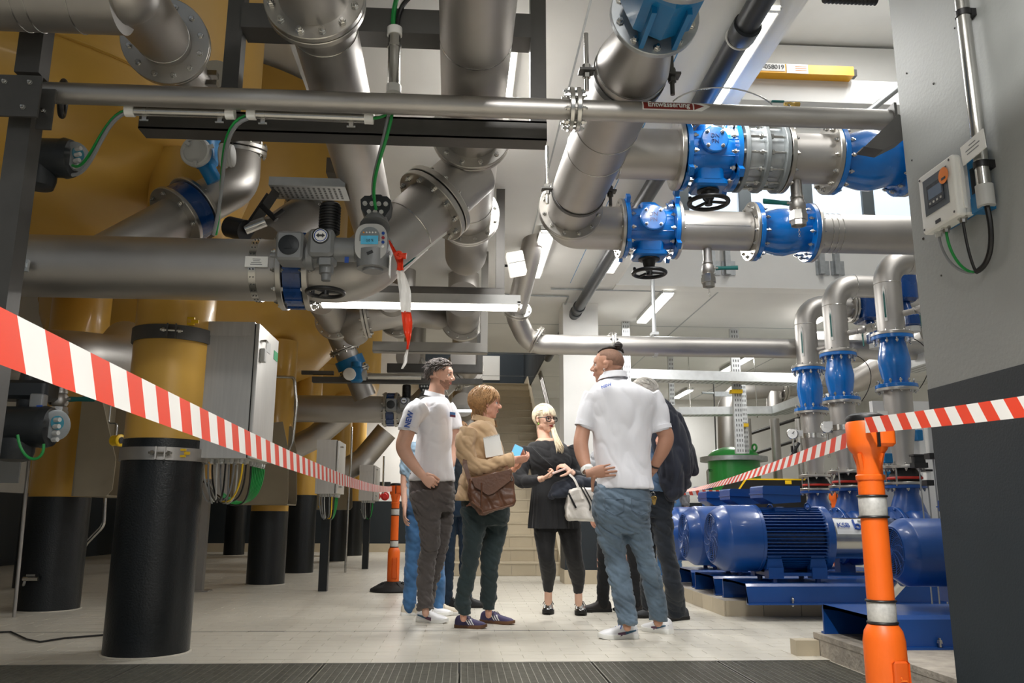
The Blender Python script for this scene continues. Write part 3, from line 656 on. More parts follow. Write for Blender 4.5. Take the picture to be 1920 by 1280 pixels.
# ================================================================ tanks and pipework on the left
def tank(label, cx, cy, legs, zb=2.42, leglabel=None, clamps=()):
    g = root('filter_tank', label, 'tank', (cx, cy, zb), 'ochre filter tanks')
    m = MB(); m.lathe((cx, cy, zb), Z, [(0, .02), (.02, .5), (.07, .9), (.16, 1.25), (.32, 1.56), (.55, 1.77), (.82, 1.86), (1.0, 1.88)], 72); m.build('dome', OCHRE, g)
    m = MB(); m.lathe((cx, cy, zb+.98), Z, [(0, 1.885), (2.85, 1.885)], 72, 0, True); m.build('shell', OCHRE, g)
    m = MB(); m.torus((cx, cy, zb+.99), Z, 1.886, .006, 72, 6); m.build('weld_seam', OCHRE, g)
    m = MB(); m.lathe((cx, cy, zb-.16), Z, [(0, .2), (.03, .2), (.03, .17), (.3, .17)], 32); m.build('manhole', OCHRE, g)
    for i, (x, y, r, zj) in enumerate(legs):
        dz = math.hypot(x-cx, y-cy); top = zb+.3+max(0, (dz-1.4))*.8
        m = MB(); m.cyl((x, y, zj), (x, y, top), r*.985, None, 40); l = m.build('leg', OCHRE, g)
        m = MB(); m.lathe((x, y, 0), Z, [(0, r*1.0), (zj, r*1.0), (zj+.002, r*.985)], 40); m.build('black_sleeve', BLACKP, l)
        m = MB(); m.lathe((x, y, .0), Z, [(0, r+.012), (.006, r+.006)], 40); m.build('sealant', GROUT, l)
    return g
L1 = P(277, 1190, 5.16); L2 = P(86, 1120, 7.4)
t1 = tank('large ochre tank with a domed bottom, nearest, filling the upper left', -3.5, 5.77, [(L1.x, 5.16, .235, 1.215), (L2.x, 7.45, .245, .92), (-4.85, 4.75, .235, 1.1)])
t2 = tank('second ochre tank, behind the perforated tray', -3.55, 11.0, [(P(498, 1080, 10.05).x, 10.05, .215, .82), (P(560, 1060, 11.95).x, 11.95, .20, 1.05), (-4.6, 9.6, .22, 1.0), (-4.4, 12.4, .22, 1.0)], 2.38)
t3 = tank('farthest ochre tank at the back of the hall', -3.5, 15.9, [(P(627, 1040, 14.9).x, 14.9, .21, 1.05), (P(660, 1025, 16.9).x, 16.9, .2, 1.05), (-4.6, 15.0, .2, 1.05), (-4.5, 17.2, .2, 1.05)], 2.38)
def leg_clamp(label, x, y, z, r, mt, h=.07, ang=-70):
    g = root('leg_clamp', label, 'clamp', (x, y, z), 'clamps round the tank leg')
    m = MB(); m.lathe((x, y, z-h/2), Z, [(0, r+.001), (0, r+.012), (h, r+.012), (h, r+.001)], 40, 0, False); m.build('band', mt, g)
    a = R(ang)
    for da in (-.09, .09): 
        q = V((x+(r+.03)*math.cos(a+da), y+(r+.03)*math.sin(a+da), z)); m = MB(); m.box(q, (.05, .008, h*.95), 0, M.Rotation(a, 3, 'Z')); m.build('lug', mt, g)
    q = V((x+(r+.04)*math.cos(a), y+(r+.04)*math.sin(a), z)); put(bolt_mesh(.014, .075, STEEL_B), 'bolt', g, q, (-math.sin(a), math.cos(a), 0))
    return g
leg_clamp('black clamp band round the upper part of the nearest tank leg', L1.x, 5.16, P(300, 622, 4.95).z, .233, DARKST, .085, -75)
leg_clamp('steel clamp band at the top of the black sleeve on the nearest tank leg', L1.x, 5.16, P(300, 850, 4.95).z, .236, STEEL, .075, -75)
# --- B: big horizontal pipe, butterfly valve, elbow
yb = 4.3; zb = P(300, 503, yb).z; rb = .164
bx0 = P(30, 495, yb).x-.6; bx1 = P(532, 503, yb).x; bx2 = P(588, 505, yb).x
def bay(labs, grp):
    out = []
    g = root('header_pipe', labs[0], 'pipe', (bx1-.6, yb, zb), grp)
    m = MB(); m.cyl((bx0, yb, zb), (bx1, yb, zb), rb, None, 44); m.build('tube', STEEL, g)
    flange(g, (bx1+.012, yb, zb), X, .212, rb-.01, .03, 12, .013, None, False); out.append(g)
    g = root('butterfly_valve', labs[1], 'valve', ((bx1+bx2)/2, yb, zb-.21), grp)
    m = MB(); m.lathe((bx1+.03, yb, zb), X, [(0, .19), (.004, .2), (bx2-bx1-.064, .2), (bx2-bx1-.06, .19)], 40)
    for k in range(16):
        a = 2*math.pi*k/16; m.box(((bx1+bx2)/2, yb+.2*math.cos(a), zb+.2*math.sin(a)), (bx2-bx1-.07, .012, .02), 0, M.Rotation(a, 3, 'X'))
    m.build('body', BLUED, g)
    m = MB(); m.cyl(((bx1+bx2)/2, yb-.15, zb+.05), ((bx1+bx2)/2, yb-.36, zb+.05), .04); m.build('neck', GREYA, g); out.append(g)
    g = root('elbow_pipe', labs[2], 'pipe', (bx2, yb, zb), grp)
    e1_ = P(672, 503, yb+.02); e2_ = P(887, 317, 4.52); pl = fillet([(bx2, yb, zb), V((e1_.x, yb, zb)), e2_], .42, 10)
    m = MB(); m.tube(pl, rb, 44); m.build('tube', STEEL, g)
    flange(g, (bx2-.012, yb, zb), X, .212, rb-.01, .03, 12, .013, None, False)
    d = (e2_-V((e1_.x, yb, zb))).normalized(); fc = P(812, 380, 4.45); fc = V((e1_.x, yb, zb))+d*((fc-V((e1_.x, yb, zb))).dot(d))
    flange(g, fc, d, .232, rb-.01, .034, 12, .015, gap=.010); out.append(g)
    w_ = MB(); w_.torus(pl[-2]-d*.05 if False else fc-d*.22, d, rb+.0005, .003, 40, 6); w_.build('weld_seam', STEEL_B, g)
    return out
bay1 = bay(['big horizontal stainless pipe crossing in front of the ochre tank', 'dark blue butterfly valve carrying the motor actuator', 'curved stainless pipe rising right from the dark blue butterfly valve'], 'front header line')
# diagonal label on elbow (white strip with green tip)
m = MB(); a = P(742, 512, 4.25); b = P(838, 436, 4.42); u = (b-a).normalized(); m.prism([(0, -.008), ((b-a).length, -.008), ((b-a).length, .008), (0, .008)], a, u, Z, (0, -.002, 0)); o = m.build('arrow_strip', WHT, bay1[2])
m = MB(); q = a+u*.05+V((0, -.003, 0)); m.prism([(0, -.006), (.09, -.006), (.12, 0), (.09, .006), (0, .006)], q, u, Z, (0, -.001, 0)); m.build('arrow_print', DGREEN, bay1[2])
# pipe marker band and plate on B
xk = P(487, 500, yb).x; m = MB(); m.lathe((xk-.018, yb, zb), X, [(0, rb+.001), (0, rb+.004), (.036, rb+.004), (.036, rb+.001)], 40, 0, False)
g = root('pipe_tag', 'white name plate strapped on the big horizontal pipe', 'sign', (xk, yb-rb, zb))
m.build('perforated_strap', STEEL_B, g)
m = MB()
for k in range(26):
    a = 2*math.pi*k/26
    for dx in (-.008, .008): m.box((xk+dx, yb-(rb+.0042)*math.cos(a), zb+(rb+.0042)*math.sin(a)), (.006, .002, .010), 0, M.Rotation(a, 3, 'X'))
m.build('strap_holes', INK, g, kind='stuff')
q = V((P(482, 492, yb-rb).x, yb-rb-.012, P(482, 492, yb-rb).z)); m = MB(); m.box(q, (.115, .006, .056)); m.build('plate', WHT, g)
m = MB()
for k, w_ in enumerate((.04, .034, .052, .06)): m.box(q+V((0, -.0032, .014-.0095*k)), (w_, .0006, .0035))
m.build('printed_lines', GREYCAB, g)
# --- C1: large central pipe running away, flanges, tee and upward bend
r1 = .166; A1 = P(897, -10, 3.1); B1 = P(873, 482, 6.45); d1 = (B1-A1).normalized()
g = root('main_pipe', 'widest stainless pipe down the centre of the ceiling', 'pipe', (A1+B1)/2)
A1x = A1-d1*1.6; F1 = P(889, 262, 4.33); F1 = A1+d1*(F1-A1).dot(d1)
m = MB(); m.tube([A1x, F1], r1, 44); m.build('tube', STEEL, g); flange(g, F1, d1, .226, r1-.01, .03, 12, .014)
m = MB(); m.tube([A1x+d1*1.9+X*.0, A1x+d1*1.91], r1+.001, 44); m.build('weld_seam', STEEL_B, g)
g = root('tee_pipe', 'stainless tee where the curved pipe joins the central pipe', 'pipe', F1+d1*.6)
F1b = P(885, 388, 5.55); F1b = A1+d1*(F1b-A1).dot(d1)
m = MB(); m.tube([F1, F1b], r1, 44); m.build('tube', STEEL, g); flange(g, F1b, d1, .226, r1-.01, .03, 12, .014)
for t in (.16, .95): w_ = MB(); w_.torus(F1+d1*t, d1, r1+.001, .003, 40, 6); w_.build('weld_seam', STEEL_B, g)
g = root('riser_bend', 'stainless pipe end bending up into the slab behind the tee', 'pipe', B1)
m = MB(); m.tube(fillet([F1b, B1+d1*.14, V((B1.x+d1.x*.14, B1.y+.14, CZ-.003))], .22, 9), r1, 44); m.build('tube', STEEL, g)
# --- C2
r2 = .147; A2 = P(600, 20, 3.27); B2 = P(694, 395, 5.3); d2 = (B2-A2).normalized()
g = root('main_pipe', 'stainless pipe left of centre, bolted flange at the top edge', 'pipe', (A2+B2)/2)
m = MB(); m.tube([A2+d2*.05, B2, B2+d2*.5], r2, 44); m.build('tube', STEEL, g)
Fc = P(591, 2, 3.19); flange(g, Fc, d2, .212, r2-.01, .03, 12, .0155, STEEL_F)
m = MB(); m.tube([Fc-d2*1.3, Fc], r2, 44); m.build('upper_tube', STEEL, g)
w_ = MB(); w_.torus(A2+d2*.12, d2, r2+.001, .003, 40, 6); w_.build('weld_seam', STEEL_B, g)
# --- top-left header with mitred branch into flange, down to flowmeter and diagonal pipe
yh = 3.25; hz0 = P(120, -8, yh); c0x_ = P(232, -22, 3.25).x
g = root('header_pipe', 'stainless header pipe at the top left corner with a mitred branch', 'pipe', hz0)
m = MB(); m.cyl((hz0.x-1.2, yh, hz0.z), (c0x_, yh, hz0.z), .152, None, 40); m.build('tube', STEEL, g)
for px in (46, 72, 150): w_ = MB(); w_.torus((P(px, 0, yh).x, yh, hz0.z), X, .1525, .003, 40, 6); w_.build('weld_seam', STEEL_B, g)
c0 = P(232, -22, 3.25); c1 = P(311, 78, 4.12); dh = (c1-c0).normalized()
m = MB(); m.ball(c0, .151, 32, 20); m.tube([c0-dh*.0, c0+dh*.2, c1], [.148, .142, .136], 40); m.build('branch', STEEL, g)
flange(g, c1+dh*.01, dh, .226, .13, .034, 12, .015, STEEL_F)
w_ = MB(); w_.torus(c1-dh*.12, dh, .137, .003, 40, 6); w_.build('weld_seam', STEEL_B, g)
c2 = P(395, 205, 4.62); c3 = P(452, 268, 4.85); c4 = P(432, 345, 4.82); c5 = P(372, 375, 4.7); c6 = P(165, 502, 4.29)
g = root('drop_pipe', 'stainless pipe from the header flange down towards the blue flowmeter', 'pipe', c2)
m = MB(); m.tube([c1+dh*.04, c1+dh*.09, c2-dh*.1, P(430, 240, 4.75)], [.13, .125, .10, .10], 36); m.build('tube', STEEL, g)
m = MB(); dd = (c2-c1).normalized(); m.lathe(P(396, 150, 4.5)-dd*.03, dd, [(0, .1), (.0, .125), (.06, .125), (.06, .1)], 32); m.build('grooved_coupling', STEEL_B, g)
for s_ in (-1, 1): m = MB(); m.box(P(398, 140 if s_ < 0 else 158, 4.36), (.06, .05, .03)); m.build('coupling_lug', STEEL_B, g)
g = root('diagonal_pipe', 'stainless elbow and diagonal pipe joining the big horizontal pipe', 'pipe', c5)
pl = fillet([P(452, 262, 4.95), P(446, 345, 4.86), c6], .2, 8); m = MB(); m.tube(pl, .128, 36); m.build('tube', STEEL, g)
dv = (c6-P(446, 345, 4.86)).normalized(); fm_ = P(446, 345, 4.86)+dv*.42
dn = V((.35, -.1, -1)).normalized(); flange(g, P(450, 278, 4.93), (-.1, .25, -1), .165, .12, .026, 10, .012)
g = root('butterfly_valve', 'small dark blue butterfly valve in the diagonal pipe', 'valve', fm_)
m = MB(); m.lathe(fm_-dv*.055, dv, [(0, .16), (.003, .178), (.107, .178), (.11, .16)], 36); m.build('body', BLUED, g)
for s_ in (-1, 1): m = MB(); m.ringd(fm_+dv*s_*.068, dv, .024, .195, .12, 36); f = m.build('flange', STEEL_F, g); bolts(f, fm_+dv*s_*.068, dv, .165, 8, .012, .03)
# flowmeter head with round grey lid
g = root('flowmeter', 'blue flowmeter head with a round light grey lid, left of centre', 'flowmeter', P(385, 290, 4.42))
q = P(382, 285, 4.5); m = MB(); m.rbox(q, (.15, .17, .17), .05); m.box(q+V((.05, -.03, .09)), (.07, .1, .06), 0, M.Rotation(.5, 3, 'Y')); m.cyl(q-Z*.05, q-Z*.16+V((.06, .05, 0)), .045); m.build('housing', CYAN, g)
q2 = P(369, 283, 4.38); m = MB(); m.lathe(q2+V((0, .04, 0)), V((-.18, -1, -.1)), [(0, .075), (.02, .085), (.05, .085), (.058, .078), (.058, .066), (.05, .062), (.052, .03), (.052, 0)], 32); m.build('lid', GREYL, g)
for k in range(3): 
    a = k*2.1+.4; m = MB(); m.box(q2+V((.075*math.cos(a)+.012, -.02, .075*math.sin(a)-.01)), (.03, .016, .018), 0, M.Rotation(-a, 3, 'Y')); m.build('lid_lug', GREYL, g)
q3 = P(424, 292, 4.42); m = MB(); m.lathe(q3-X*.03, X, [(0, .06), (.01, .07), (.03, .07), (.035, .06), (.05, .06), (.055, .065), (.07, .06), (.072, .0)], 26); m.build('side_lid', GREYL, g)
# --- near motor actuator on the butterfly valve
def actuator(label, mirror=1):
    ya = yb-.36; g = root('motor_actuator', label, 'actuator', P(620, 520, ya), 'electric valve actuators')
    def pp(px, py, dy=0): return P(px, py, ya+dy)
    q = pp(548, 468, .02); m = MB(); m.rbox(q, (.13, .145, .15), .018, 0, M.Rotation(R(90), 3, 'X')); m.build('gearbox', GREYA, g)
    m = MB(); m.lathe(q+V((-.002, -.07, .0)), -Yv, [(0, .05), (.01, .05), (.012, .046), (.012, 0)], 28); m.prism([(-.02, -.02), (.02, -.02), (0, .026)], q+V((-.002, -.083, 0)), X, Z, (0, -.003, 0)); m.build('cover_plate', GREYD, g)
    m = MB(); m.cyl(q+V((-.06, 0, -.03)), q+V((-.105, 0, -.03)), .016, .012); m.build('shaft_stub', GREYA, g)
    m = MB(); m.cyl(q+V((.06, .02, -.04)), pp(600, 478, .02), .055); m.lathe(pp(585, 480, .02), X, [(-.02, .07), (.01, .07)], 24); m.build('output_flange', GREYA, g)
    q = pp(606, 462); m = MB(); m.rbox(q, (.125, .14, .15), .025, 0, M.Rotation(R(90), 3, 'X')); m.build('housing', GREYA, g)
    m = MB(); m.lathe(q+V((-.002, -.068, .03)), -Yv, [(0, .042), (.008, .042), (.01, .038)], 28); m.build('indicator_rim', GREYD, g)
    m = MB(); m.lathe(q+V((-.002, -.076, .03)), -Yv, [(0, .034), (.003, .034), (.003, 0)], 28); m.build('indicator', WHT, g)
    m = MB()
    m.prism([(-.022, 0), (-.008, .012), (-.008, .005), (.008, .005), (.008, .012), (.022, 0), (.008, -.012), (.008, -.005), (-.008, -.005), (-.008, -.012)], q+V((-.002, -.0795, .03)), X, Z, (0, -.001, 0)); m.build('indicator_arrow', INK, g)
    m = MB(); m.torus(q+V((-.002, -.0795, .03)), Yv, .029, .0022, 28, 5); m.build('indicator_ring', INKB, g)
    q4 = pp(617, 405, .03); m = MB(); m.lathe(pp(617, 437, .03), Z, [x for k in range(10) for x in ((k*.0145, .052), (k*.0145+.005, .054), (k*.0145+.0075, .047), (k*.0145+.0125, .047))]+[(.147, .05), (.155, .044)], 28); m.build('ribbed_motor', BLK, g)
    q = pp(612, 506); m = MB(); m.lathe(q+Z*.055, -Z, [(0, .05), (.03, .048), (.035, .036), (.075, .034), (.08, .024), (.11, .022)], 24); m.box(q+V((0, -.045, .03)), (.055, .02, .035)); m.build('handwheel_neck', GREYA, g)
    handwheel(g, pp(610, 548), Z, .088, BLK, True, 3)
    a = pp(636, 468); b = pp(675, 468, -.01); m = MB(); m.lathe(a-X*.02, X, [(0, .06), (.1, .06), (.1, .052), (b.x-a.x+.02, .052)], 28); m.build('arm', GREYA, g)
    m = MB(); m.box(pp(650, 487, -.05), (.02, .004, .03)); m.build('sticker', INKB, g)
    # control head
    q = pp(701, 462, -.03); fd = V((-.10, -1, -.10)).normalized()
    m = MB(); m.lathe(q-fd*.09, fd, [(0, .06), (.02, .085), (.13, .088), (.15, .084)], 30); m.lathe(q+Z*-.03, -Z, [(0, .086), (.05, .082), (.085, .078), (.088, .05), (.1, .05), (.1, 0)], 30); m.build('control_head', GREYA, g)
    u = V((1, 0, 0)); u = (u-fd*u.dot(fd)).normalized(); v = fd.cross(u)*-1; v = u.cross(fd)*-1 if v.z < 0 else v
    fc = q+fd*.062
    def sup(hw, hh, n=32, e=4): return [(hw*math.copysign(abs(math.cos(2*math.pi*i/n))**(2/e), math.cos(2*math.pi*i/n)), hh*math.copysign(abs(math.sin(2*math.pi*i/n))**(2/e), math.sin(2*math.pi*i/n))) for i in range(n)]
    m = MB(); m.prism(sup(.078, .09, 32, 3), fc+v*.006, u, v, fd*.012); m.build('face_plate', GREYL, g)
    m = MB(); m.prism([(.05*math.cos(R(a)), .05*math.sin(R(a))) for a in range(0, 181, 12)]+[(-.05, -.02), (.05, -.02)], fc+v*.03+fd*.012-u*.006, u, v, fd*.002); m.build('window', GREYC, g)
    m = MB(); m.prism([(-.042, -.026), (.042, -.026), (.042, .016), (-.042, .016)], fc+v*.02+fd*.014-u*.006, u, v, fd*.002); m.build('screen', LCD, g)
    text('0,0 %', .017, INK, g, fc+v*.012+fd*.0168-u*.004, u, v)
    for k in range(5): m = MB(); m.lathe(fc+v*.052+fd*.0142+u*(-.035+.0145*k), fd, [(0, .004), (.002, .004), (.002, 0)], 10); m.build('status_lamp', mat('lamp_amber', (240, 150, 40), .4) if k == 0 else WHT, g)
    for k in range(4): m = MB(); m.lathe(fc+v*(.048-.022*k)+u*.06+fd*.012, fd, [(0, .0075), (.006, .0075), (.008, .005), (.008, 0)], 12); m.build('push_button', [INKB, mat('button_red', (150, 30, 40), .4), INKB, WHT][k], g)
    m = MB(); m.box(fc-v*.05+fd*.02, (.03, .02, .014), 0, M.Rotation(R(-25), 3, 'Y')); m.lathe(fc-v*.05+fd*.012, fd, [(0, .014), (.01, .012), (.01, 0)], 16); m.build('selector_knob', BLK, g)
    q = pp(706, 392, -.0); m = MB(); m.prism([(-.075, .03), (-.055, .05), (.055, .05), (.075, .03), (.07, -.02), (.045, -.06), (-.045, -.06), (-.07, -.02)], q+V((0, .06, 0)), X, Z, (0, -.11, 0)); m.rbox(q+V((0, 0, .055)), (.06, .08, .02), .01); m.build('terminal_box', GREYD, g)
    m = MB(); m.cyl(q-Z*.05, pp(703, 425, -.02), .055, .075); m.build('terminal_neck', GREYA, g)
    for k in range(4): m = MB(); m.lathe(q+V((-.052+.034*k, -.048, .008)), -Yv, [(0, .012), (.01, .012), (.01, .008), (.016, .007), (.016, 0)], 8); m.build('gland', GREYL, g)
    for k in range(3): m = MB(); m.lathe(q+V((-.03+.03*k, -.048, -.035)), -Yv, [(0, .011), (.012, .011), (.012, 0)], 8); m.build('gland', GREYL, g)
    m = MB(); m.box(pp(731, 500, -.06), (.004, .06, .10)); m.build('tag', WHT, g)
    return g
act1 = actuator('grey motor actuator with a blue lit screen and black handwheel')
for o, lb_ in zip(bay1+[act1], ['distant horizontal stainless pipe in the second bay, behind the cabinet', 'distant dark blue butterfly valve left of the bearded man', 'distant curved pipe rising behind the bearded man', 'distant grey motor actuator in the second bay']):
    c = copy_tree(o); shift(c, (0, 5.9, 0)); c['label'] = lb_; c['group'] = 'second bay copies of the header line'
# C1, C2 tails repeated in the second bay
ZS = []
def hang_pipe(label, px, py0, py1, Y0_, r, bend=True):
    a = P(px, py0, Y0_); g = root('main_pipe', label, 'pipe', a, 'ceiling pipes in the second bay')
    zc = a.z; pts = fillet([V((a.x, Y0_-.8, zc)), V((a.x, Y0_+.55, zc)), V((a.x, Y0_+.55, CZ-.003))], .25, 7) if bend else [V((a.x, Y0_-.8, zc)), V((a.x, Y0_+1, zc))]
    m = MB(); m.tube(pts, r, 32); m.build('tube', STEEL, g); flange(g, V((a.x, Y0_, zc)), Yv, r*1.36, r-.01, .03, 12, .013); return g
hang_pipe('stainless pipe with bright flange right of the hanging tape', 868, 598, 0, 8.3, .17)
hang_pipe('stainless pipe with bright flange behind the hanging tape', 745, 596, 0, 8.2, .14)
hang_pipe('stainless pipe with flange left of the tape, below the strip lamp', 628, 600, 0, 7.9, .14)
hang_pipe('stainless pipe with a dark gap behind the bearded man, lower right', 872, 690, 0, 10.6, .18)
hang_pipe('stainless pipe low behind the hanging tape tip', 772, 690, 0, 10.9, .15)
hang_pipe('far stainless pipe behind the bearded man and beside the stairs', 868, 770, 0, 13.6, .19)
g = root('cross_elbow', 'stainless cross pipe with a flange under the strip lamp, left part', 'pipe', P(690, 600, 7.6))
m = MB(); a = P(655, 600, 7.7); b = P(760, 582, 7.7); m.tube(fillet([a-V((.0, -.5, 0)), a, b, b+V((.3, .6, .1))], .25), .145, 32); m.build('tube', STEEL, g); flange(g, a.lerp(b, .28), (b-a), .20, .13, .026, 10, .012)
# flowmeter of the second bay and its pipe
g = root('drop_pipe', 'short stainless pipe with blue flange above the distant flowmeter', 'pipe', P(655, 665, 9.4))
a = P(640, 640, 9.4); b = P(672, 715, 9.5); dd = (b-a).normalized(); m = MB(); m.tube([a-dd*.2, b+dd*.2], .13, 28); m.build('tube', STEEL, g)
m = MB(); m.lathe(a.lerp(b, .42), dd, [(0, .13), (0, .165), (.11, .165), (.11, .13)], 28); m.build('blue_collar', CYAN, g)
flange(g, a.lerp(b, .2), dd, .18, .12, .02, 10, .011); flange(g, a.lerp(b, .75), dd, .18, .12, .02, 10, .011)
g = root('flowmeter', 'distant blue flowmeter head with round white lid', 'flowmeter', P(662, 700, 9.2))
q = P(668, 702, 9.2); m = MB(); m.rbox(q, (.15, .15, .17), .04); m.cyl(q, q+Z*.14, .06); m.build('housing', CYAN, g)
m = MB(); m.lathe(P(656, 702, 9.12), -Yv, [(0, .06), (.01, .068), (.05, .068), (.055, .06), (.055, 0)], 24); m.build('lid', WHT, g)
m = MB(); m.lathe(P(678, 703, 9.2), X, [(-.01, .06), (.05, .06), (.05, 0)], 20); m.build('side_lid', GREYL, g)
# conduits on the second bay
a = P(690, 705, 9.2); b = P(790, 706, 9.2); m = MB(); m.cyl(a, b, .035, None, 16); g = single('conduit', 'bright conduit right of the distant flowmeter', 'conduit', m, STEEL_B)
m = MB(); a = P(565, 696, 9.3); b = P(625, 700, 9.3); m.bx((a.x, 9.3, a.z-.03), (b.x, 9.36, b.z+.03)); single('cable_tray', 'short perforated tray left of the distant flowmeter', 'cable tray', m, DARKST)
m = MB(); a = P(575, 712, 9.0); b = P(735, 716, 9.0); m.bx((a.x, 9.3, P(700, 712, 9.3).z-.03), (P(905, 712, 9.3).x, 9.4, P(700, 712, 9.3).z+.03)); single('support_beam', 'dark beam behind the distant flowmeter', 'beam', m, DARKST)
# --- hanging steel frames
def hframe(label, Y_, xl_, xr_, zb_, ztop=CZ, cross=None, th=.075, mt=DARKST, parts='both'):
    g = root('pipe_support', label, 'frame', ((xl_+xr_)/2, Y_, zb_), 'hanging pipe frames')
    for x in ((xl_, xr_) if parts == 'both' else (xr_,)): m = MB(); m.bx((x-th/2, Y_-th/2, zb_), (x+th/2, Y_+th/2, ztop)); m.build('post', mt, g)
    m = MB(); m.bx((xl_-.4*(parts != 'x'), Y_-.055, zb_-.07), (xr_+th/2, Y_-.045, zb_+.03)); m.bx((xl_-.4*(parts != 'x'), Y_-.055, zb_-.07), (xr_+th/2, Y_+.05, zb_-.06)); m.bx((xl_-.4*(parts != 'x'), Y_-.055, zb_+.02), (xr_+th/2, Y_+.05, zb_+.03)); m.build('beam', mt, g)
    if cross: m = MB(); m.bx((xl_+th/2, Y_-.07, cross-.065), (xr_-th/2, Y_+.07, cross+.065)); m.build('crossbeam', mt, g)
    return g
fy = 3.74; hframe('dark hanging frame nearest the camera, behind the thin pipe', fy, P(440, 100, fy).x, P(1008, 100, fy).x, P(700, 238, fy).z, CZ, P(700, 52, fy).z, .078)
fy = 6.4; hframe('steel hanging frame just above the slung strip lamp', fy, P(606, 320, fy).x, P(938, 450, fy).x, P(850, 548, fy).z, CZ, P(700, 318, fy).z, .07, mat('frame_grey', (104, 102, 99), .45, .6, .1, 5))
fy = 8.05; hframe('pale steel hanging frame below the slung strip lamp', fy, P(700, 640, fy).x, P(908, 600, fy).x, P(750, 648, fy).z, CZ, None, .07, mat('frame_pale', (150, 148, 143), .45, .5, .08, 5), 'x')
fy = 9.8; hframe('farther dark hanging frame behind the bearded man', fy, P(728, 640, fy).x, P(900, 640, fy).x, P(800, 688, fy).z, CZ, None, .07, DARKST, 'x')
# strut at left with bolted plates
g = root('support_post', 'dark steel post with bolted plates at the left edge', 'post', (P(40, 300, 3.45).x, 3.45, 1.0))
a = P(62, 100, 3.45); m = MB(); m.bx((a.x-.06, 3.43, zE+.06), (a.x+.045, 3.52, 3.1)); m.build('upper_post', DARKST, g)
a = P(24, 400, 3.45); m = MB(); m.bx((a.x-.06, 3.43, 0), (a.x+.035, 3.53, zE-.0)); m.build('lower_post', DARKST, g)
q = P(30, 180, 3.36); m = MB(); m.box(q, (.2, .012, .19)); pl_ = m.build('front_plate', DARKST, g)
for dx, dz in ((-.05, .06), (.055, .06), (-.065, -.055), (.04, -.055)): put(bolt_mesh(.010, .014, STEEL_B), 'bolt', pl_, q+V((dx, 0, dz)), Yv)
q = P(86, 205, 3.44); m = MB(); m.box(q, (.065, .012, .19)); pl_ = m.build('rear_plate', DARKST, g); put(bolt_mesh(.010, .014, STEEL_B), 'bolt', pl_, q+V((-.005, 0, -.01)), Yv)
m = MB(); m.torus(P(118, 185, 3.62), (1, .35, 0), .078, .014, 28, 10); single('handwheel', 'black ring handwheel behind the left end of the thin pipe', 'handwheel', m, BLK)
q = P(42, 498, 4.1); m = MB(); m.box(q, (.06, .02, .06)); m.box(q+V((.01, -.015, 0)), (.03, .02, .02)); single('strut_bracket', 'small bracket at the left end of the big horizontal pipe', 'bracket', m, GALV)
# --- upper left dark actuator
def small_act(label, c, sc=1.0, d=1):
    c = V(c); g = root('motor_actuator', label, 'actuator', c-Z*.12*sc, 'dark actuators on the left')
    m = MB(); m.lathe(c-X*.14*sc, X, [(0, .085*sc), (.02*sc, .10*sc), (.22*sc, .10*sc), (.235*sc, .105*sc), (.27*sc, .095*sc), (.28*sc, .06*sc)], 30); m.build('housing', GREYD, g)
    m = MB(); m.lathe(c+V((.14, 0, .01))*sc, V((1, -.55, 0)), [(0, .075*sc), (.02*sc, .075*sc), (.025*sc, .06*sc), (.025*sc, 0)], 26); m.build('face_plate', GREYC, g)
    m = MB(); m.lathe(c+V((.158, -.014, .02))*sc, V((1, -.55, 0)), [(0, .035*sc), (.006*sc, .035*sc), (.006*sc, 0)], 16); m.build('screen', mat('teal_screen', (40, 120, 140), .3), g)
    m = MB(); m.lathe(c-Z*.06*sc-X*.03*sc, -Z, [(0, .085*sc), (.06*sc, .085*sc), (.1*sc, .075*sc), (.11*sc, .04*sc)], 26); m.build('gear_case', GREYD, g)
    for k in range(4): m = MB(); m.cyl(c+V((.165, -.05, .03-.032*k))*sc, c+V((.195, -.065, .03-.032*k))*sc, .011*sc, None, 8); m.build('gland', GREYL, g)
    return g
small_act('dark motor actuator under the post plates, upper left', P(88, 296, 3.9), .95)
small_act('black motor actuator at the left edge below the barrier tape', P(46, 800, 4.4), 1.05)
g = root('gate_gear', 'dark gear unit above the black actuator at the left edge', 'actuator', P(50, 735, 4.5))
q = P(50, 733, 4.5); m = MB(); m.rbox(q, (.28, .16, .10), .03); m.cyl(q, q+Z*.13+X*.02, .05); m.build('case', GREYD, g)
m = MB(); m.lathe(q+V((.02, 0, -.04)), -Z, [(0, .06), (.1, .055), (.12, .04), (.16, .04)], 22); m.build('neck', GREYD, g)
m = MB(); m.rbox(P(72, 755, 4.42), (.07, .06, .09), .01); m.build('bracket', GREYA, g)
m = MB(); m.box(P(74, 762, 4.38), (.03, .004, .014)); m.build('sticker', INKB, g)
g = root('side_pipe', 'dim stainless pipe with a fat elbow behind the barrier tape on the left', 'pipe', P(150, 660, 6.2))
a = P(-40, 668, 5.3); m = MB(); m.tube(fillet([a-X*.4, P(110, 665, 5.3), P(215, 672, 5.9), P(235, 640, 6.6)], .3), .165, 32); m.build('tube', STEEL, g)
flange(g, P(20, 668, 5.3), X, .22, .15, .03, 10, .014); a = P(60, 668, 5.3)
drain('small steel drain valve with dark lever left of the grey panel', P(118, 705, 5.2), .30, .034, 'drain valves', 1)
m = MB(); m.torus(P(98, 730, 5.2), (1, .3, 0), .085, .013, 26, 8); single('handwheel', 'black ring handwheel beside the small drain valve', 'handwheel', m, BLK)
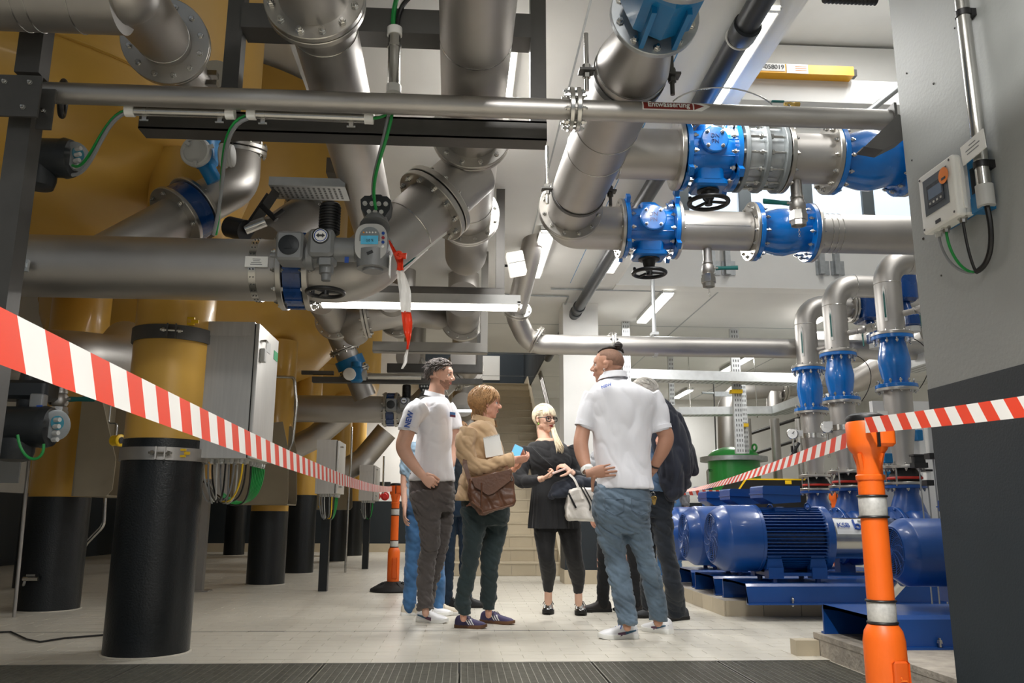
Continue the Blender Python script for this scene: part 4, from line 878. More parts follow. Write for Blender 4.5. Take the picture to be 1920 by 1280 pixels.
# --- sheet metal gutters
def gutter(label, pts, Y_, th, mt=GUT, lip=True):
    w3 = [P(x, y, Y_) for x, y in pts]; o = w3[0]; m = MB(); m.prism([(p.x-o.x, p.z-o.z) for p in w3], o, X, Z, (0, .012, 0))
    g = root('gutter', label, 'gutter', w3[1], 'sheet metal gutters on the tank legs'); m.build('front_panel', mt, g)
    m = MB(); m.prism([(p.x-o.x, p.z-o.z) for p in w3], o+V((0, th, 0)), X, Z, (0, .012, 0)); m.build('rear_panel', mt, g)
    a, b = w3[1], w3[2]; m = MB(); m.bx((a.x, Y_+.012, a.z), (b.x, Y_+th, a.z+.012)); m.build('bottom', mt, g)
    m = MB(); m.bx((w3[0].x, Y_+.012, a.z), (w3[0].x+.012, Y_+th, w3[0].z)); m.build('back_plate', mt, g)
    return g
gutter('tall grey beige gutter panel left of the nearest tank leg', [(158, 700), (137, 930), (198, 930), (210, 918), (217, 861), (180, 700)], 6.7, .65)
gutter('grey beige gutter panel behind the nearest cabinet', [(440, 800), (436, 946), (538, 946), (540, 935), (540, 840), (530, 790)], 9.45, .5)
gutter('small far gutter panel under the second cabinet', [(575, 900), (572, 955), (650, 955), (654, 950), (654, 905), (650, 900)], 12.6, .4)
m = MB(); a = P(205, 890, 6.4); b = P(236, 915, 6.4); m.bx((a.x, 6.75, b.z), (b.x, 6.95, a.z)); single('duct_stub', 'pale duct stub behind the gutter by the nearest leg', 'duct', m, ZINCW)
m = MB(); m.bx((P(-20, 800, 6.6).x, 6.6, P(0, 905, 6.6).z), (P(46, 800, 6.6).x, 6.62, P(0, 790, 6.6).z)); single('wall_panel', 'plain grey panel at the left edge behind the black actuator', 'panel', m, mat('panel_grey', (128, 130, 130), .55, .1, .05, 5))
# drain hoses to the floor
def hose(label, pts, r, mt=STEEL_B, nm='drain_hose'): m = MB(); m.tube(pts, r, 10); return single(nm, label, 'hose', m, mt)
q3 = PZ(147, 1129, .0); q0 = P(197, 928, q3.y); q1 = P(194, 985, q3.y); q2 = P(158, 1022, q3.y)
hose('bent steel drain line from the tall gutter down to the floor', fillet([q0, q1, q2, V((q3.x, q3.y, 0))], .1), .019)
q3 = PZ(483, 1088, 0); q0 = P(488, 944, q3.y); hose('steel drain line from the gutter behind the cabinet to the floor', fillet([q0, q0+V((.02, 0, -.35)), V((q3.x, q3.y, .45)), V((q3.x, q3.y, 0))], .1), .02)
q0 = P(85, 860, 6.4); m = MB(); m.cyl(P(64, 760, 6.9), V((P(38, 1060, 6.9).x, 6.9, 0)), .014, None, 10); single('drain_hose', 'thin dark steel line left of the second tank leg', 'hose', m, STEEL)
g = root('tap', 'small tap with a hanging grey hose low on the left tank leg', 'tap', P(48, 1085, 7.15))
m = MB(); a = P(48, 1085, 7.16); m.cyl(a+X*.1, a-X*.02, .018, None, 10); m.box(a+V((.05, -.02, .03)), (.07, .02, .015)); m.build('body', STEEL_B, g)
m = MB(); b = PZ(48, 1131, .01); m.tube(bez(a, a-Z*.1-X*.03, V((b.x, b.y, .15)), b), .011, 8); m.build('hose', GREYL, g)
# floor cable at the left
m = MB(); m.tube([PZ(-30, 1186, .008), PZ(20, 1184, .008), PZ(50, 1198, .008), PZ(75, 1203, .008), PZ(120, 1196, .008), PZ(206, 1189, .008)], .006, 8); single('floor_cable', 'black cable lying on the floor by the nearest tank leg', 'cable', m, BLK)
# steel support leg by L1
a = PZ(372, 1108, 0); m = MB(); m.bx((a.x-.035, a.y-.04, 0), (a.x+.045, a.y+.04, 1.15), 0); m.bx((a.x-.08, a.y-.09, 0), (a.x+.12, a.y+.08, .012)); single('support_post', 'stainless square post standing right of the nearest tank leg', 'post', m, STEEL)
# --- cabinets
def cabinet(label, px0, px1, pxd, pyt, pyb, Y_, grp='stainless control cabinets', green=9, grey=12, full=True):
    a = P(px0, pyb, Y_); b = P(px1, pyb, Y_); zt = P(px1, pyt, Y_).z; Ye = b.x*F/(pxd-867) if pxd != 867 else Y_+.7
    Ye = PX(pxd, (pyt+pyb)/2, b.x).y
    g = root('control_cabinet', label, 'cabinet', ((a.x+b.x)/2, (Y_+Ye)/2, a.z), grp); rot = None
    m = MB(); m.bx((a.x, Y_, a.z), (b.x-.028, Ye, zt)); m.bx((a.x-.004, Y_-.006, zt-.085), (b.x-.028, Ye, zt+.004)); m.build('body', CABS, g)
    m = MB(); m.bx((b.x-.03, Y_+.004, a.z+.004), (b.x-.024, Ye-.004, zt-.004)); m.build('door_gap', BLK, g)
    m = MB(); m.rbox((b.x-.011, (Y_+Ye)/2, (a.z+zt)/2), (.024, Ye-Y_-.004, zt-a.z-.006), .004); dr = m.build('door', CABS, g)
    for zz in (.13, .88):
        z_ = a.z+(zt-a.z)*zz; m = MB(); m.box((b.x+.014, Y_+.07, z_), (.03, .02, .012)); m.box((b.x+.028, Y_+.085, z_), (.01, .06, .012)); m.build('latch', STEEL_B, dr)
    if full:
        m = MB(); m.rbox((b.x+.016, Y_+.075, a.z+(zt-a.z)*.77), (.03, .055, .085), .006); m.build('padlock', GREYL, dr)
        m = MB(); m.bx((b.x+.002, Ye-.13, zt-.15), (b.x+.004, Ye-.02, zt-.09)); m.build('green_sign', mat('sign_green', (20, 130, 80), .5), dr)
        m = MB(); m.bx((b.x+.002, Ye-.36, zt-.14), (b.x+.004, Ye-.24, zt-.07)); m.build('notice', GREYL, dr)
    if not full: m = MB(); m.bx((a.x+.02, Ye-.12, 0), (a.x+.11, Ye-.03, a.z)); m.build('leg', BLACKP, g)
    for i in range(10):
        m = MB(); q = V((a.x+.05+(b.x-a.x-.12)*(i % 5)/4, Y_+.06+.09*(i//5), a.z)); m.lathe(q, -Z, [(0, .014), (.02, .014), (.022, .009), (.03, .009), (.03, 0)], 8); m.build('gland', GREYL, g)
    for i in range(6):
        m = MB(); q = V((b.x-.07, Y_+.30+.065*i, a.z)); m.lathe(q, -Z, [(0, .014), (.02, .014), (.022, .009), (.03, .009), (.03, 0)], 8); m.build('gland', GREYL, g)
    for i in range(grey):
        q = V((a.x+.04+(b.x-a.x-.10)*(i % 6)/5, Y_+.06+.08*(i//6), a.z-.03)); e = V((a.x+.10+.012*i, Y_+.25+.02*random.random(), a.z-.22-.05*random.random()))
        m = MB(); m.tube(bez(q, q-Z*.2, e-Z*.12+X*.0, V((a.x-.02-.004*i, Y_+.5, a.z-.12))), .0055, 6); m.build('cable', [GREYCAB, GREYCAB, GREYL, BLK][i % 4] if i != 5 else YEL, g)
    for i in range(green):
        q = V((b.x-.07, Y_+.30+.045*i, a.z-.03)); m = MB(); m.tube(bez(q, q-Z*.16, V((b.x-.12, Y_+.55, a.z-.34)), V((a.x+.05, Y_+.52+.005*i, a.z-.24+.006*i))), .0055, 6); m.build('cable', GREENC if i else BLK, g)
    return g
cabinet('large stainless control cabinet right of the nearest tank leg', 357, 470, 517, 605, 858, 5.1)
cabinet('second stainless control cabinet, smaller, half behind the barrier tape', 590, 632, 647, 825, 925, 8.7, green=6, grey=6, full=False)
cabinet('farthest stainless control cabinet beside the orange post', 672, 702, 712, 872, 938, 12.2, green=5, grey=4, full=False)
# yellow clips on the cabinet brackets
for k, (px, py) in enumerate(((357, 602), (340, 849))):
    q = P(px, py, 4.98); m = MB(); m.box(q+Z*.018, (.05, .02, .012)); m.box(q-Z*.018, (.05, .02, .012)); m.box(q-X*.02, (.014, .02, .045)); m.box(q+V((.01, .012, 0)), (.07, .014, .018))
    single('cap', ('yellow end cap at the top rail by the cabinet', 'yellow end cap on the rail below the cabinet')[k], 'end cap', m, YEL)
# pressure gauge yellow
g = root('gauge', 'yellow round transmitter beside the tall gutter', 'gauge', P(217, 826, 5.9)); q = P(217, 826, 5.9)
m = MB(); m.lathe(q-X*.02, V((1, -.5, 0)), [(0, .03), (.005, .036), (.05, .036), (.06, .042), (.075, .042), (.08, .034)], 24); m.build('body', YEL, g)
m = MB(); m.lathe(q+V((.052, -.036, 0)), V((1, -.5, 0)), [(0, .022), (.004, .022), (.004, 0)], 18); m.build('dial', BLK, g)
m = MB(); m.tube(fillet([q+Z*.03, q+Z*.12, q+V((-.06, 0, .12)), q+V((-.06, 0, .3))], .02), .006, 8); m.build('tube', STEEL_B, g)
# --- conduit under the thin pipe with sleeves, and cables
yc = 3.56
def conduit(label, pxa, pya, pxb, pyb, Y_, r, clamps=()):
    a = P(pxa, pya, Y_); b = P(pxb, pyb, Y_); g = root('conduit', label, 'conduit', (a+b)/2, 'aluminium cable conduits'); m = MB(); m.cyl(a, b, r, None, 20); m.build('tube', STEEL_B, g); d = (b-a).normalized()
    for q in (a, b): m = MB(); m.cyl(q-d*.02, q+d*.02, r*1.22, None, 16); m.build('sleeve', WHT, g)
    for t in clamps:
        q = a.lerp(b, t); m = MB(); m.lathe(q-d*.008, d, [(0, r), (0, r*1.12), (.016, r*1.12), (.016, r)], 18); m.box(q-Z*(r+.012), (.02, .012, .026)); m.lathe(q-Z*(r+.022)-X*.02, X, [(0, .006), (.04, .006)], 8); m.build('clip', STEEL_B, g)
    return g
conduit('short aluminium conduit under the thin pipe, left piece', 244, 208, 432, 213, yc, .022, (.15, .9))
conduit('long aluminium conduit under the thin pipe, right piece', 472, 214, 692, 222, yc, .022, (.1, .85))
conduit('upright dark conduit above the thin pipe, right of the flanged pipe', 740, 60, 738, 168, 3.66, .03, (.25, .95))
qc = PX(1848, 372, XW-.04); g = root('conduit', 'upright aluminium conduit on the right wall above the display unit', 'conduit', qc, 'aluminium cable conduits'); m = MB(); m.cyl(qc, qc+Z*1.3, .025, None, 20); m.build('tube', STEEL_B, g); m = MB(); m.cyl(qc-Z*.03, qc+Z*.05, .031, None, 16); m.build('sleeve', GREYL, g)
for t in (.13, .75): m = MB(); m.cyl(qc+Z*(t-.012), qc+Z*(t+.012), .029, None, 16); m.bx((qc.x, qc.y-.02, qc.z+t-.015), (XW, qc.y+.02, qc.z+t+.015)); m.build('clip', BLK, g)
def cab(label, pts, mt, r=.007): m = MB(); m.tube(pts, r, 8); return single('cable', label, 'cable', m, mt, 'loose green and grey cables')
cab('grey cable from the short conduit down to the upper left actuator', bez(P(236, 212, yc), P(190, 225, yc), P(175, 330, 3.7), P(136, 328, 3.75)), GREYCAB, .009)
cab('green cable from the short conduit down to the upper left actuator', bez(P(236, 207, yc), P(190, 215, yc), P(165, 330, 3.7), P(136, 310, 3.75)), GREENC)
cab('green cable dropping from the conduit gap past the flowmeter', bez(P(460, 216, yc), P(400, 240, yc), P(425, 330, 3.9), P(405, 440, 4.1)), GREENC)
cab('grey cable dropping from the conduit gap past the flowmeter', bez(P(465, 222, yc), P(405, 240, yc), P(430, 330, 3.88), P(400, 440, 4.08)), GREYCAB, .009)
cab('green cable from the long conduit down to the actuator box', bez(P(735, 214, yc), P(722, 290, yc), P(690, 330, 3.7), P(705, 392, 3.86)), GREENC, .008)
cab('grey cable from the long conduit down to the actuator box', bez(P(728, 214, yc), P(715, 290, yc), P(693, 330, 3.72), P(700, 372, 3.9)), GREYCAB)
cab('short green cable joining the two conduits', bez(P(692, 222, yc), P(715, 222, yc), P(728, 215, yc), P(735, 205, yc)), GREENC)
cab('green cable bundle rising above the upright conduit', bez(P(738, 55, 3.66), P(735, 30, 3.66), P(740, 0, 3.66), P(755, -30, 3.6)), GREENC, .012)
cab('dark cable bundle rising above the upright conduit', bez(P(745, 55, 3.66), P(745, 20, 3.66), P(755, 0, 3.66), P(790, -20, 3.6)), BLK, .012)
cab('green cable loop under the black actuator at the left edge', bez(P(82, 832, 4.2), P(85, 870, 4.2), P(40, 875, 4.2), P(33, 815, 4.2)), GREENC)
# perforated trays
def ptray(label, a, b, h, mt=ZINCW, depth=.06, grp='perforated cable trays', rows=2, pitch=.05):
    a = V(a); b = V(b); d = (b-a); L = d.length; u = d.normalized(); n = V((0, 0, 1)); n = (n-u*n.dot(u)).normalized(); t = u.cross(n)
    g = root('cable_tray', label, 'cable tray', (a+b)/2, grp); rot = M((u, t, n)).transposed(); c = (a+b)/2
    m = MB(); m.box(c-n*(h/2), (L, depth, .004), 0, rot); m.build('bottom', mt, g)
    for s_ in (-1, 1): m = MB(); m.box(c+t*(s_*depth/2), (L, .004, h), 0, rot); m.build('side', mt, g)
    m = MB(); k = int(L/pitch)
    for i in range(k):
        for j in range(rows): m.box(a+u*((i+.5)*pitch)+t*(depth*((j+.5)/rows-.5)*.8)-n*(h/2), (pitch*.45, depth*.12, .0055), 0, rot)
        if h > .05:
            for j in range(2): m.box(a+u*((i+.5)*pitch)+t*(depth/2)*0-t*(depth/2)+n*(h*(j*.4-.2)), (pitch*.45, .0055, h*.10), 0, rot)
    m.build('slots', SLOT, g, kind='stuff')
    return g
a = P(512, 352, 4.75); b = P(652, 356, 4.75); ptray('pale perforated tray left of the upright ribbed motor', a, b, .05, ZINCW, .22, rows=5, pitch=.03)
ptray('dark sloping perforated tray by the diagonal pipe', P(452, 452, 4.6), P(512, 362, 4.7), .05, DARKST, .09)
g = root('valve_crank', 'black cross handle on a rod by the sloping tray', 'handle', P(512, 400, 4.5))
m = MB(); m.tube([P(490, 385, 4.5), P(518, 412, 4.5)], .016, 10); m.tube([P(515, 405, 4.48), P(532, 393, 4.46)], .012, 10); m.build('cross', BLK, g)
m = MB(); m.tube([P(430, 425, 4.55), P(460, 432, 4.5)], .06, 20); m.build('gear', BLK, g)
m = MB(); m.tube([P(460, 430, 4.5), P(498, 415, 4.5)], .03, 16); m.build('shaft', STEEL_B, g)
g = root('diagonal_pipe', 'dark diagonal pipe with flange behind the ribbed motor', 'pipe', P(580, 400, 5.0))
a = P(600, 385, 5.1); b = P(500, 455, 4.75); m = MB(); m.tube([a, b], .128, 32); m.build('tube', STEEL, g); flange(g, a.lerp(b, .22), (b-a), .17, .12, .024, 10, .012)
# second bay small items
m = MB(); m.tube(fillet([P(515, 706, 8.8), P(552, 707, 8.8), P(556, 760, 8.8), P(548, 830, 8.8), P(540, 848, 8.8), P(532, 840, 8.8)], .05), .016, 10); single('sample_line', 'thin steel sample line right of the nearest cabinet', 'pipe', m, STEEL_B)
m = MB(); m.tube(fillet([P(660, 800, 12.0), P(658, 870, 12.0), P(654, 920, 12.0), V((P(654, 920, 12.0).x, 12.0, 0))], .05), .016, 10); single('sample_line', 'thin steel sample line between the two far cabinets', 'pipe', m, STEEL_B)
g = root('diagonal_pipe', 'stainless diagonal pipe dropping left behind the nearest cabinet', 'pipe', P(575, 810, 10.6))
m = MB(); m.tube(fillet([P(650, 770, 10.6), P(590, 820, 10.6), P(545, 842, 10.6)], .3), .15, 28); m.build('tube', STEEL, g)
g = root('diagonal_pipe', 'stainless diagonal pipe above the farthest cabinet', 'pipe', P(700, 850, 12.6))
m = MB(); m.tube(fillet([P(725, 808, 12.6), P(680, 862, 12.6), P(640, 885, 12.6)], .3), .17, 28); m.build('tube', STEEL, g)
m = MB(); m.cyl(P(720, 855, 17), P(718, 925, 17), .02, None, 8); single('wall_conduit', 'thin conduit on the white back wall beside the orange post', 'conduit', m, GALV)
q = P(720, 912, 17.8); g = root('socket_box', 'grey box with two red sockets on the back wall', 'socket', q); m = MB(); m.rbox(q, (.28, .1, .2), .02); m.build('box', GREYD, g)
for k in (-1, 1): m = MB(); m.lathe(P(714+8*k, 930, 17.7), -Yv, [(0, .09), (.05, .09), (.05, .06), (.06, 0.05), (.06, 0)], 16); m.build('socket', mat('socket_red', (190, 40, 40), .5), g)
# ================================================================ plinths, pumps, risers and the back right
PH = .12
a = PZ(1393, 1155, 0); far_y = a.y; pxl = 2.12
s = MB(); s.bx((pxl, far_y, -.006), (5.2, 9.6, PH-.004), 0)
pl1 = struct('floor_plinth', s, CONC)
for k in range(10):
    m = MB(); m.bx((pxl+.002+k*.31, far_y-.012, 0), (pxl+.306+k*.31, far_y, PH)); m.build('tile', STAIR, pl1)
for k in range(10):
    m = MB(); m.bx((pxl-.012, far_y-.012+.002+k*.31, 0), (pxl, far_y-.012+.306+k*.31, PH)); m.build('tile', STAIR, pl1)
s = MB(); ny = 4.98; s.bx((2.07, 1.0, -.3), (5.2, ny, PH)); s.bx((2.068, 1.0, PH-.03), (2.09, ny+.002, PH+.001))
pl2 = struct('floor_plinth_2', s, mat('rough_concrete', (160, 152, 140), .85, 0, .2, 14, .6, 40))
m = MB(); q = PZ(1532, 1205, 0); m.bx((1.93, 4.90, 0), (2.066, 4.99, .085)); m.build('tile', STAIR, pl2)
LOGO = mat('sticker_white', (238, 240, 242), .35)
def ribs(m, x0, x1, y, z, r, n, h, t=.006, skip=None):
    for i in range(n):
        a = 2*math.pi*i/n; ca, sa = math.cos(a), math.sin(a)
        if skip and skip(a): continue
        c = V(((x0+x1)/2, y+(r+h/2)*ca, z+(r+h/2)*sa)); m.box(c, (x1-x0, h, t), 0, M.Rotation(a, 3, 'X'))
def motor_pump(label, mlabel_grp, x0, y, zb, R0, xv, Lc, Lb, base_x0, base_x1, bw, bh, vol=True, logo=False):
    z = zb+bh+R0+(.075 if R0 > .2 else .12)
    g = root('motor_pump', label, 'pump', ((base_x0+base_x1)/2, y, zb), mlabel_grp)
    m = MB(); h2 = bw/2; t = .012
    prof = [(-h2-.03, 0), (-h2-.03, t), (-h2, t), (-h2, bh-.02), (-h2+.02, bh), (h2-.02, bh), (h2, bh-.02), (h2, t), (h2+.03, t), (h2+.03, 0), (h2-t, 0), (h2-t, bh-.025), (h2-.03, bh-t), (-h2+.03, bh-t), (-h2+t, bh-.025), (-h2+t, 0)]
    k = len(prof); vs = [(base_x0, y+a, zb+b) for a, b in prof]+[(base_x1, y+a, zb+b) for a, b in prof]
    fs = [(i, (i+1) % k, k+(i+1) % k, k+i) for i in range(k)]
    for o_ in (0, k):
        for i in range(5): fs.append((o_+i, o_+i+1, o_+(14-i) , o_+(15-i)) if i < 5 else ())
        fs.append((o_+5, o_+6, o_+8, o_+9)) if False else None
        for i, j in ((5, 10), (6, 9)): pass
        for (p_, q_, r_, s_) in ((5, 6, 11, 12), (4, 5, 12, 13), (6, 7, 10, 11), (7, 8, 9, 10)): fs.append((o_+p_, o_+q_, o_+r_, o_+s_))
    m.add(vs, fs, 0, False); b = m.build('base_frame', BLUEP, g)
    n = 3
    for i in range(n): put(bolt_mesh(.014, .02, STEEL_B), 'bolt', b, (base_x0+.35+(base_x1-base_x0-.6)*i/(n-1), y-h2-.016, zb+.022), Z)
    c = V((x0, y, z))
    m = MB(); m.lathe(c, X, [(.03, 0), (.03, R0*.70), (0, R0*.70), (.0, R0*.76), (R0*.05, R0*.80), (R0*.34, R0*.985), (R0*.40, R0), (Lc*.93, R0), (Lc*.935, R0*1.012), (Lc, R0*1.012), (Lc, R0*.9)], 40, 0, False); cw = m.build('fan_cowl', BLUEP, g, 22)
    m = MB(); m.lathe(c-X*.001, X, [(.026, R0*.69), (.026, 0)], 36, 0, False); m.build('grille_back', BLK, cw)
    m = MB()
    for rr in [R0*(.14+.062*k) for k in range(10)]: m.torus(c-X*.002, X, rr, R0*.010, 32, 5)
    for k in range(12):
        a0 = 2*math.pi*k/12; m.tube([c+V((-.001, R0*rr*math.cos(a0+1.2*rr), R0*rr*math.sin(a0+1.2*rr))) for rr in (.1, .22, .34, .46, .58, .71)], R0*.018, 5)
    m.lathe(c-X*.006, X, [(0, R0*.1), (.01, R0*.12)], 16); m.build('fan_grille', BLUEP, cw)
    m = MB(); m.cyl(c+X*(Lc-.05), c+X*(Lc+Lb), R0*.80, None, 36); m.build('stator', BLUED, g)
    m = MB(); ribs(m, x0+Lc, x0+Lc+Lb, y, z, R0*.79, 56, R0*.17, R0*.022, lambda a: 1.15 < a < 2.0); m.build('cooling_ribs', BLUEP, g, kind='stuff')
    m = MB(); m.bx((x0+Lc, y-R0*.35, z+R0*.72), (x0+Lc+Lb, y+R0*.35, z+R0*.93)); m.bx((x0+Lc+Lb*.25, y-R0*.5, z+R0*.6), (x0+Lc+Lb*.6, y-R0*.2, z+R0*.9)); m.build('saddle', BLUEP, g)
    m = MB(); m.lathe(c+X*(Lc+Lb-.01), X, [(0, R0*.9), (.02, R0*.98), (.07, R0*.98), (.075, R0*.8)], 36); m.build('end_shield', BLUEP, g)
    m = MB(); q = c+X*(Lc+Lb*.8)+V((0, -R0*.45, R0*.95)); m.torus(q, (1, .6, 0), R0*.10, R0*.03, 20, 8); m.build('lifting_eye', BLUEP, g)
    q = c+V((Lc+Lb*.36, 0, R0*1.02)); w2, d2, h_ = Lb*.62, R0*1.15, R0*.56; m = MB()
    pf_ = lambda k: [(-w2*.5*k, h_*.36), (-w2*.22*k, h_*.02), (w2*.5*k, h_*.12), (w2*.5*k, h_), (-w2*.46*k, h_), (-w2*.5*k, h_*.93)]
    m.prism(pf_(1), q-V((0, d2/2, 0)), X, Z, (0, d2, 0)); m.prism([(-w2*.52, h_*.56), (w2*.52, h_*.50), (w2*.52, h_*.57), (-w2*.52, h_*.63)], q-V((0, d2/2+.012, 0)), X, Z, (0, d2+.024, 0)); m.build('terminal_box', BLUEP, g)
    # feet
    for xx in (x0+Lc+Lb*.15, x0+Lc+Lb*.85):
        for s_ in (-1, 1): m = MB(); m.prism([(-.07, 0), (.07, 0), (.05, R0*.45), (-.05, R0*.45)], (xx, y+s_*R0*.62-.03, z-R0*.9), X, Z, (0, .06, 0)); m.bx((xx-.06, y+s_*R0*.62-.05, zb+bh+.03), (xx+.06, y+s_*R0*.62+.05, z-R0*.85)); m.cyl((xx, y+s_*R0*.62, zb+bh), (xx, y+s_*R0*.62, zb+bh+.04), .022, None, 8); m.build('foot', BLUEP, g)
    m = MB(); m.bx((x0+Lc+.02, y-R0*.75, zb+bh+.05), (x0+Lc+Lb-.02, y+R0*.75, zb+bh+.075)); m.build('foot_plate', BLUEP, g)
    # coupling guard
    m = MB(); xs_ = x0+Lc+Lb+.065; m.lathe((xs_, y, z), X, [(0, R0*.62), (xv-.14-xs_, R0*.62)], 36); m.build('coupling_guard', STEEL_B, g)
    if logo:
        a0 = R(150); q = V((xs_+.19, y-(R0*.62+.001), z+.03)); m = MB()
        vs = []; fs = []
        for i in range(7):
            a = R(168-56*i/6)
            for dx in (-.12, .13): vs.append((xs_+.17+dx, y+(R0*.62+.0015)*math.cos(a), z+(R0*.62+.0015)*math.sin(a)))
        for i in range(6): fs.append((2*i, 2*i+1, 2*i+3, 2*i+2))
        m.add(vs, fs); m.build('sticker', LOGO, g)
        a = R(143); nn = V((0, math.cos(a), math.sin(a))); tt = V((0, -math.cos(a+R(90)), -math.sin(a+R(90)))); tt = V((0, math.sin(a), -math.cos(a)))
        text('KSB', .062, INKB, g, V((xs_+.112, y, z))+nn*(R0*.62+.0105), X, tt if tt.z > 0 else -tt, bold=.001)
        o_ = V((xs_+.235, y, z))+nn*(R0*.62+.008); tv = tt if tt.z > 0 else -tt
        m = MB(); m.tube([o_+X*-.03+tv*.055, o_+X*-.03-tv*.03], .009, 6); m.torus(o_-tv*.012-X*.008, nn, .022, .009, 20, 6); m.build('logo_mark', INKB, g)
        m = MB(); m.tube(fillet([o_+X*.01+tv*.045, o_+X*.045+tv*.04, o_+X*.05-tv*.03, o_+X*.035-tv*.035], .02), .009, 6); m.build('logo_arc', GREYL, g)
    # volute
    m = MB(); vz = z; m.lathe((xv-.15, y, vz), X, [(0, R0*.55), (.04, R0*.85), (.1, R0*1.0), (.2, R0*1.0), (.26, R0*.85), (.29, R0*.6), (.42, R0*.55)], 36); m.build('volute', BLUEP, g)
    m = MB(); m.ringd((xv-.13, y, vz), X, .03, R0*.98, R0*.4, 36); f = m.build('casing_flange', BLUEP, g); bolts(f, (xv-.13, y, vz), X, R0*.9, 12, .012, .03, BLUEP)
    m = MB(); m.lathe((xv, y, vz+R0*.6), Z, [(0, R0*.62), (.1, R0*.5), (.2, .095), (1.02-vz-R0*.6, .10)], 28); m.build('discharge_neck', BLUEP, g)
    m = MB(); m.ringd((xv, y, 1.03), Z, .028, .165, .09, 32); f = m.build('flange', BLUEP, g); bolts(f, (xv, y, 1.03), Z, .14, 8, .013, .03)
    m = MB(); m.bx((xv-.16, y-.06, zb+bh), (xv-.02, y+.06, vz-R0*.5)); m.bx((xv-.3, y-.12, zb+bh), (xv+.2, y+.12, zb+bh+.02)); m.build('pump_foot', BLUEP, g)
    return g
def riser(label, x, y, first=False):
    g = root('riser_pipe', label, 'pipe', (x, y, 1.06), 'riser pipes over the pumps'); r = .112
    m = MB(); m.tube(fillet([(x, y, 2.335), (x, y, 2.99), (x+1.6, y, 2.99)], .20, 9), r, 32); m.build('upper_tube', STEEL, g)
    for zz in (2.78, 2.345): w_ = MB(); w_.torus((x, y, zz), Z, r+.0005, .003, 32, 6); w_.build('weld_seam', STEEL_B, g)
    m = MB(); m.torus((x+.205, y, 2.99), X, r+.0005, .003, 32, 6); m.build('weld_seam', STEEL_B, g)
    flange(g, (x, y, 2.325), Z, .172, .1, .026, 0, twin=False)
    m = MB(); m.lathe((x, y, 1.20), Z, [(0, .08), (.10, .082), (.33, .115), (.64, .115)], 32); m.build('lower_tube', STEEL, g)
    flange(g, (x, y, 1.842), Z, .172, .1, .026, 0, twin=False); flange(g, (x, y, 1.19), Z, .172, .075, .024, 8, .012, None, False)
    m = MB(); m.lathe((x, y, 1.575), Z, [(0, .116), (0, .124), (.05, .124), (.05, .116)], 32, 0, False); b = m.build('clamp_band', STEEL_B, g)
    put(bolt_mesh(.012, .05, STEEL_B), 'bolt', b, (x+.08, y-.12, 1.60), X)
    m = MB(); m.box((x-.19, y-.09, 1.62), (.085, .006, .06)); m.build('tag', WHT, g)
    m = MB(); m.prism([(-.012, 0), (.012, 0), (.012, .28), (0, .32), (-.012, .28)], (x-.085, y-.085, 2.43), (.7, -.7, 0), Z, (.002, .002, 0)); m.build('arrow_strip', WHT, g)
    m = MB(); m.prism([(-.007, 0), (.007, 0), (.007, .2), (0, .24), (-.007, .2)], (x-.087, y-.087, 2.46), (.7, -.7, 0), Z, (-.001, -.001, 0)); m.build('arrow_print', DGREEN, g)
    check_valve('blue check valve on the riser '+label.split('riser ')[-1] if False else {'n': 'blue check valve on the riser nearest the wall end', 'm': 'blue check valve on the middle riser of three', 'f': 'blue check valve on the leftmost riser of three'}[label[0] if False else KEY], (x, y, 1.855), Z, .457, .17, .105, 'blue check valves on the risers')
    # compensator
    c = root('compensator', {'n': 'red and black rubber joint above the pump nearest the wall end', 'm': 'red and black rubber joint above the middle pump', 'f': 'red and black rubber joint above the leftmost pump'}[KEY], 'pipe joint', (x, y, 1.045), 'rubber joints over the pumps')
    m = MB(); m.lathe((x, y, 1.045), Z, [(0, .10), (.02, .11), (.06, .135), (.1, .11), (.128, .1)], 28); m.build('bellows', RUB, c)
    m = MB(); m.torus((x, y, 1.10), Z, .128, .012, 28, 8); m.build('red_band', mat('compensator_red', (190, 40, 24), .5), c)
    m = MB(); m.ringd((x, y, 1.055), Z, .022, .172, .08, 32); m.build('flange', STEEL_F, c)
    for a in (.6, 2.2, 3.8, 5.4): m = MB(); m.cyl((x+.16*math.cos(a), y+.16*math.sin(a), 1.03), (x+.16*math.cos(a), y+.16*math.sin(a), 1.23), .008, None, 8); m.build('tie_rod', STEEL_B, c)
    drain({'n': 'steel sampling valve with hose coupling on the riser nearest the wall', 'm': 'steel sampling valve with hose coupling on the middle riser', 'f': 'steel sampling valve with hose coupling on the leftmost riser'}[KEY], (x+.08, y-.07, 2.50), .27, .026, 'sampling valves on the risers', d=(.75, -.7, .12), lev=(-.1, -.25, -1))
    m = MB(); m.tube(bez((x+.15, y-.05, 2.29), (x+.32, y-.1, 2.2), (x+.30, y-.05, 2.0), (x+.17, y-.05, 1.85)), .004, 6); single('thin_wire', {'n': 'thin wire beside the check valve nearest the wall end', 'm': 'thin wire beside the middle check valve', 'f': 'thin wire beside the leftmost check valve'}[KEY], 'wire', m, BLK)
    # meter on the horizontal run
    fmm = root('flowmeter', {'n': 'blue flowmeter at the upper right, half behind the wall end', 'm': 'blue flowmeter behind the middle riser of three', 'f': 'blue flowmeter behind the leftmost riser of three'}[KEY], 'flowmeter', (x+.6, y, 2.85), 'flowmeters behind the risers')
    xm_ = x+.52; m = MB(); m.rbox((xm_+.16, y, 2.99), (.22, .30, .34), .05); m.cyl((xm_+.16, y-.05, 2.84), (xm_+.16, y-.12, 2.66), .045); m.build('housing', BLUED, fmm)
    flange(fmm, (xm_, y, 2.99), X, .17, .1, .024, 8, .012)
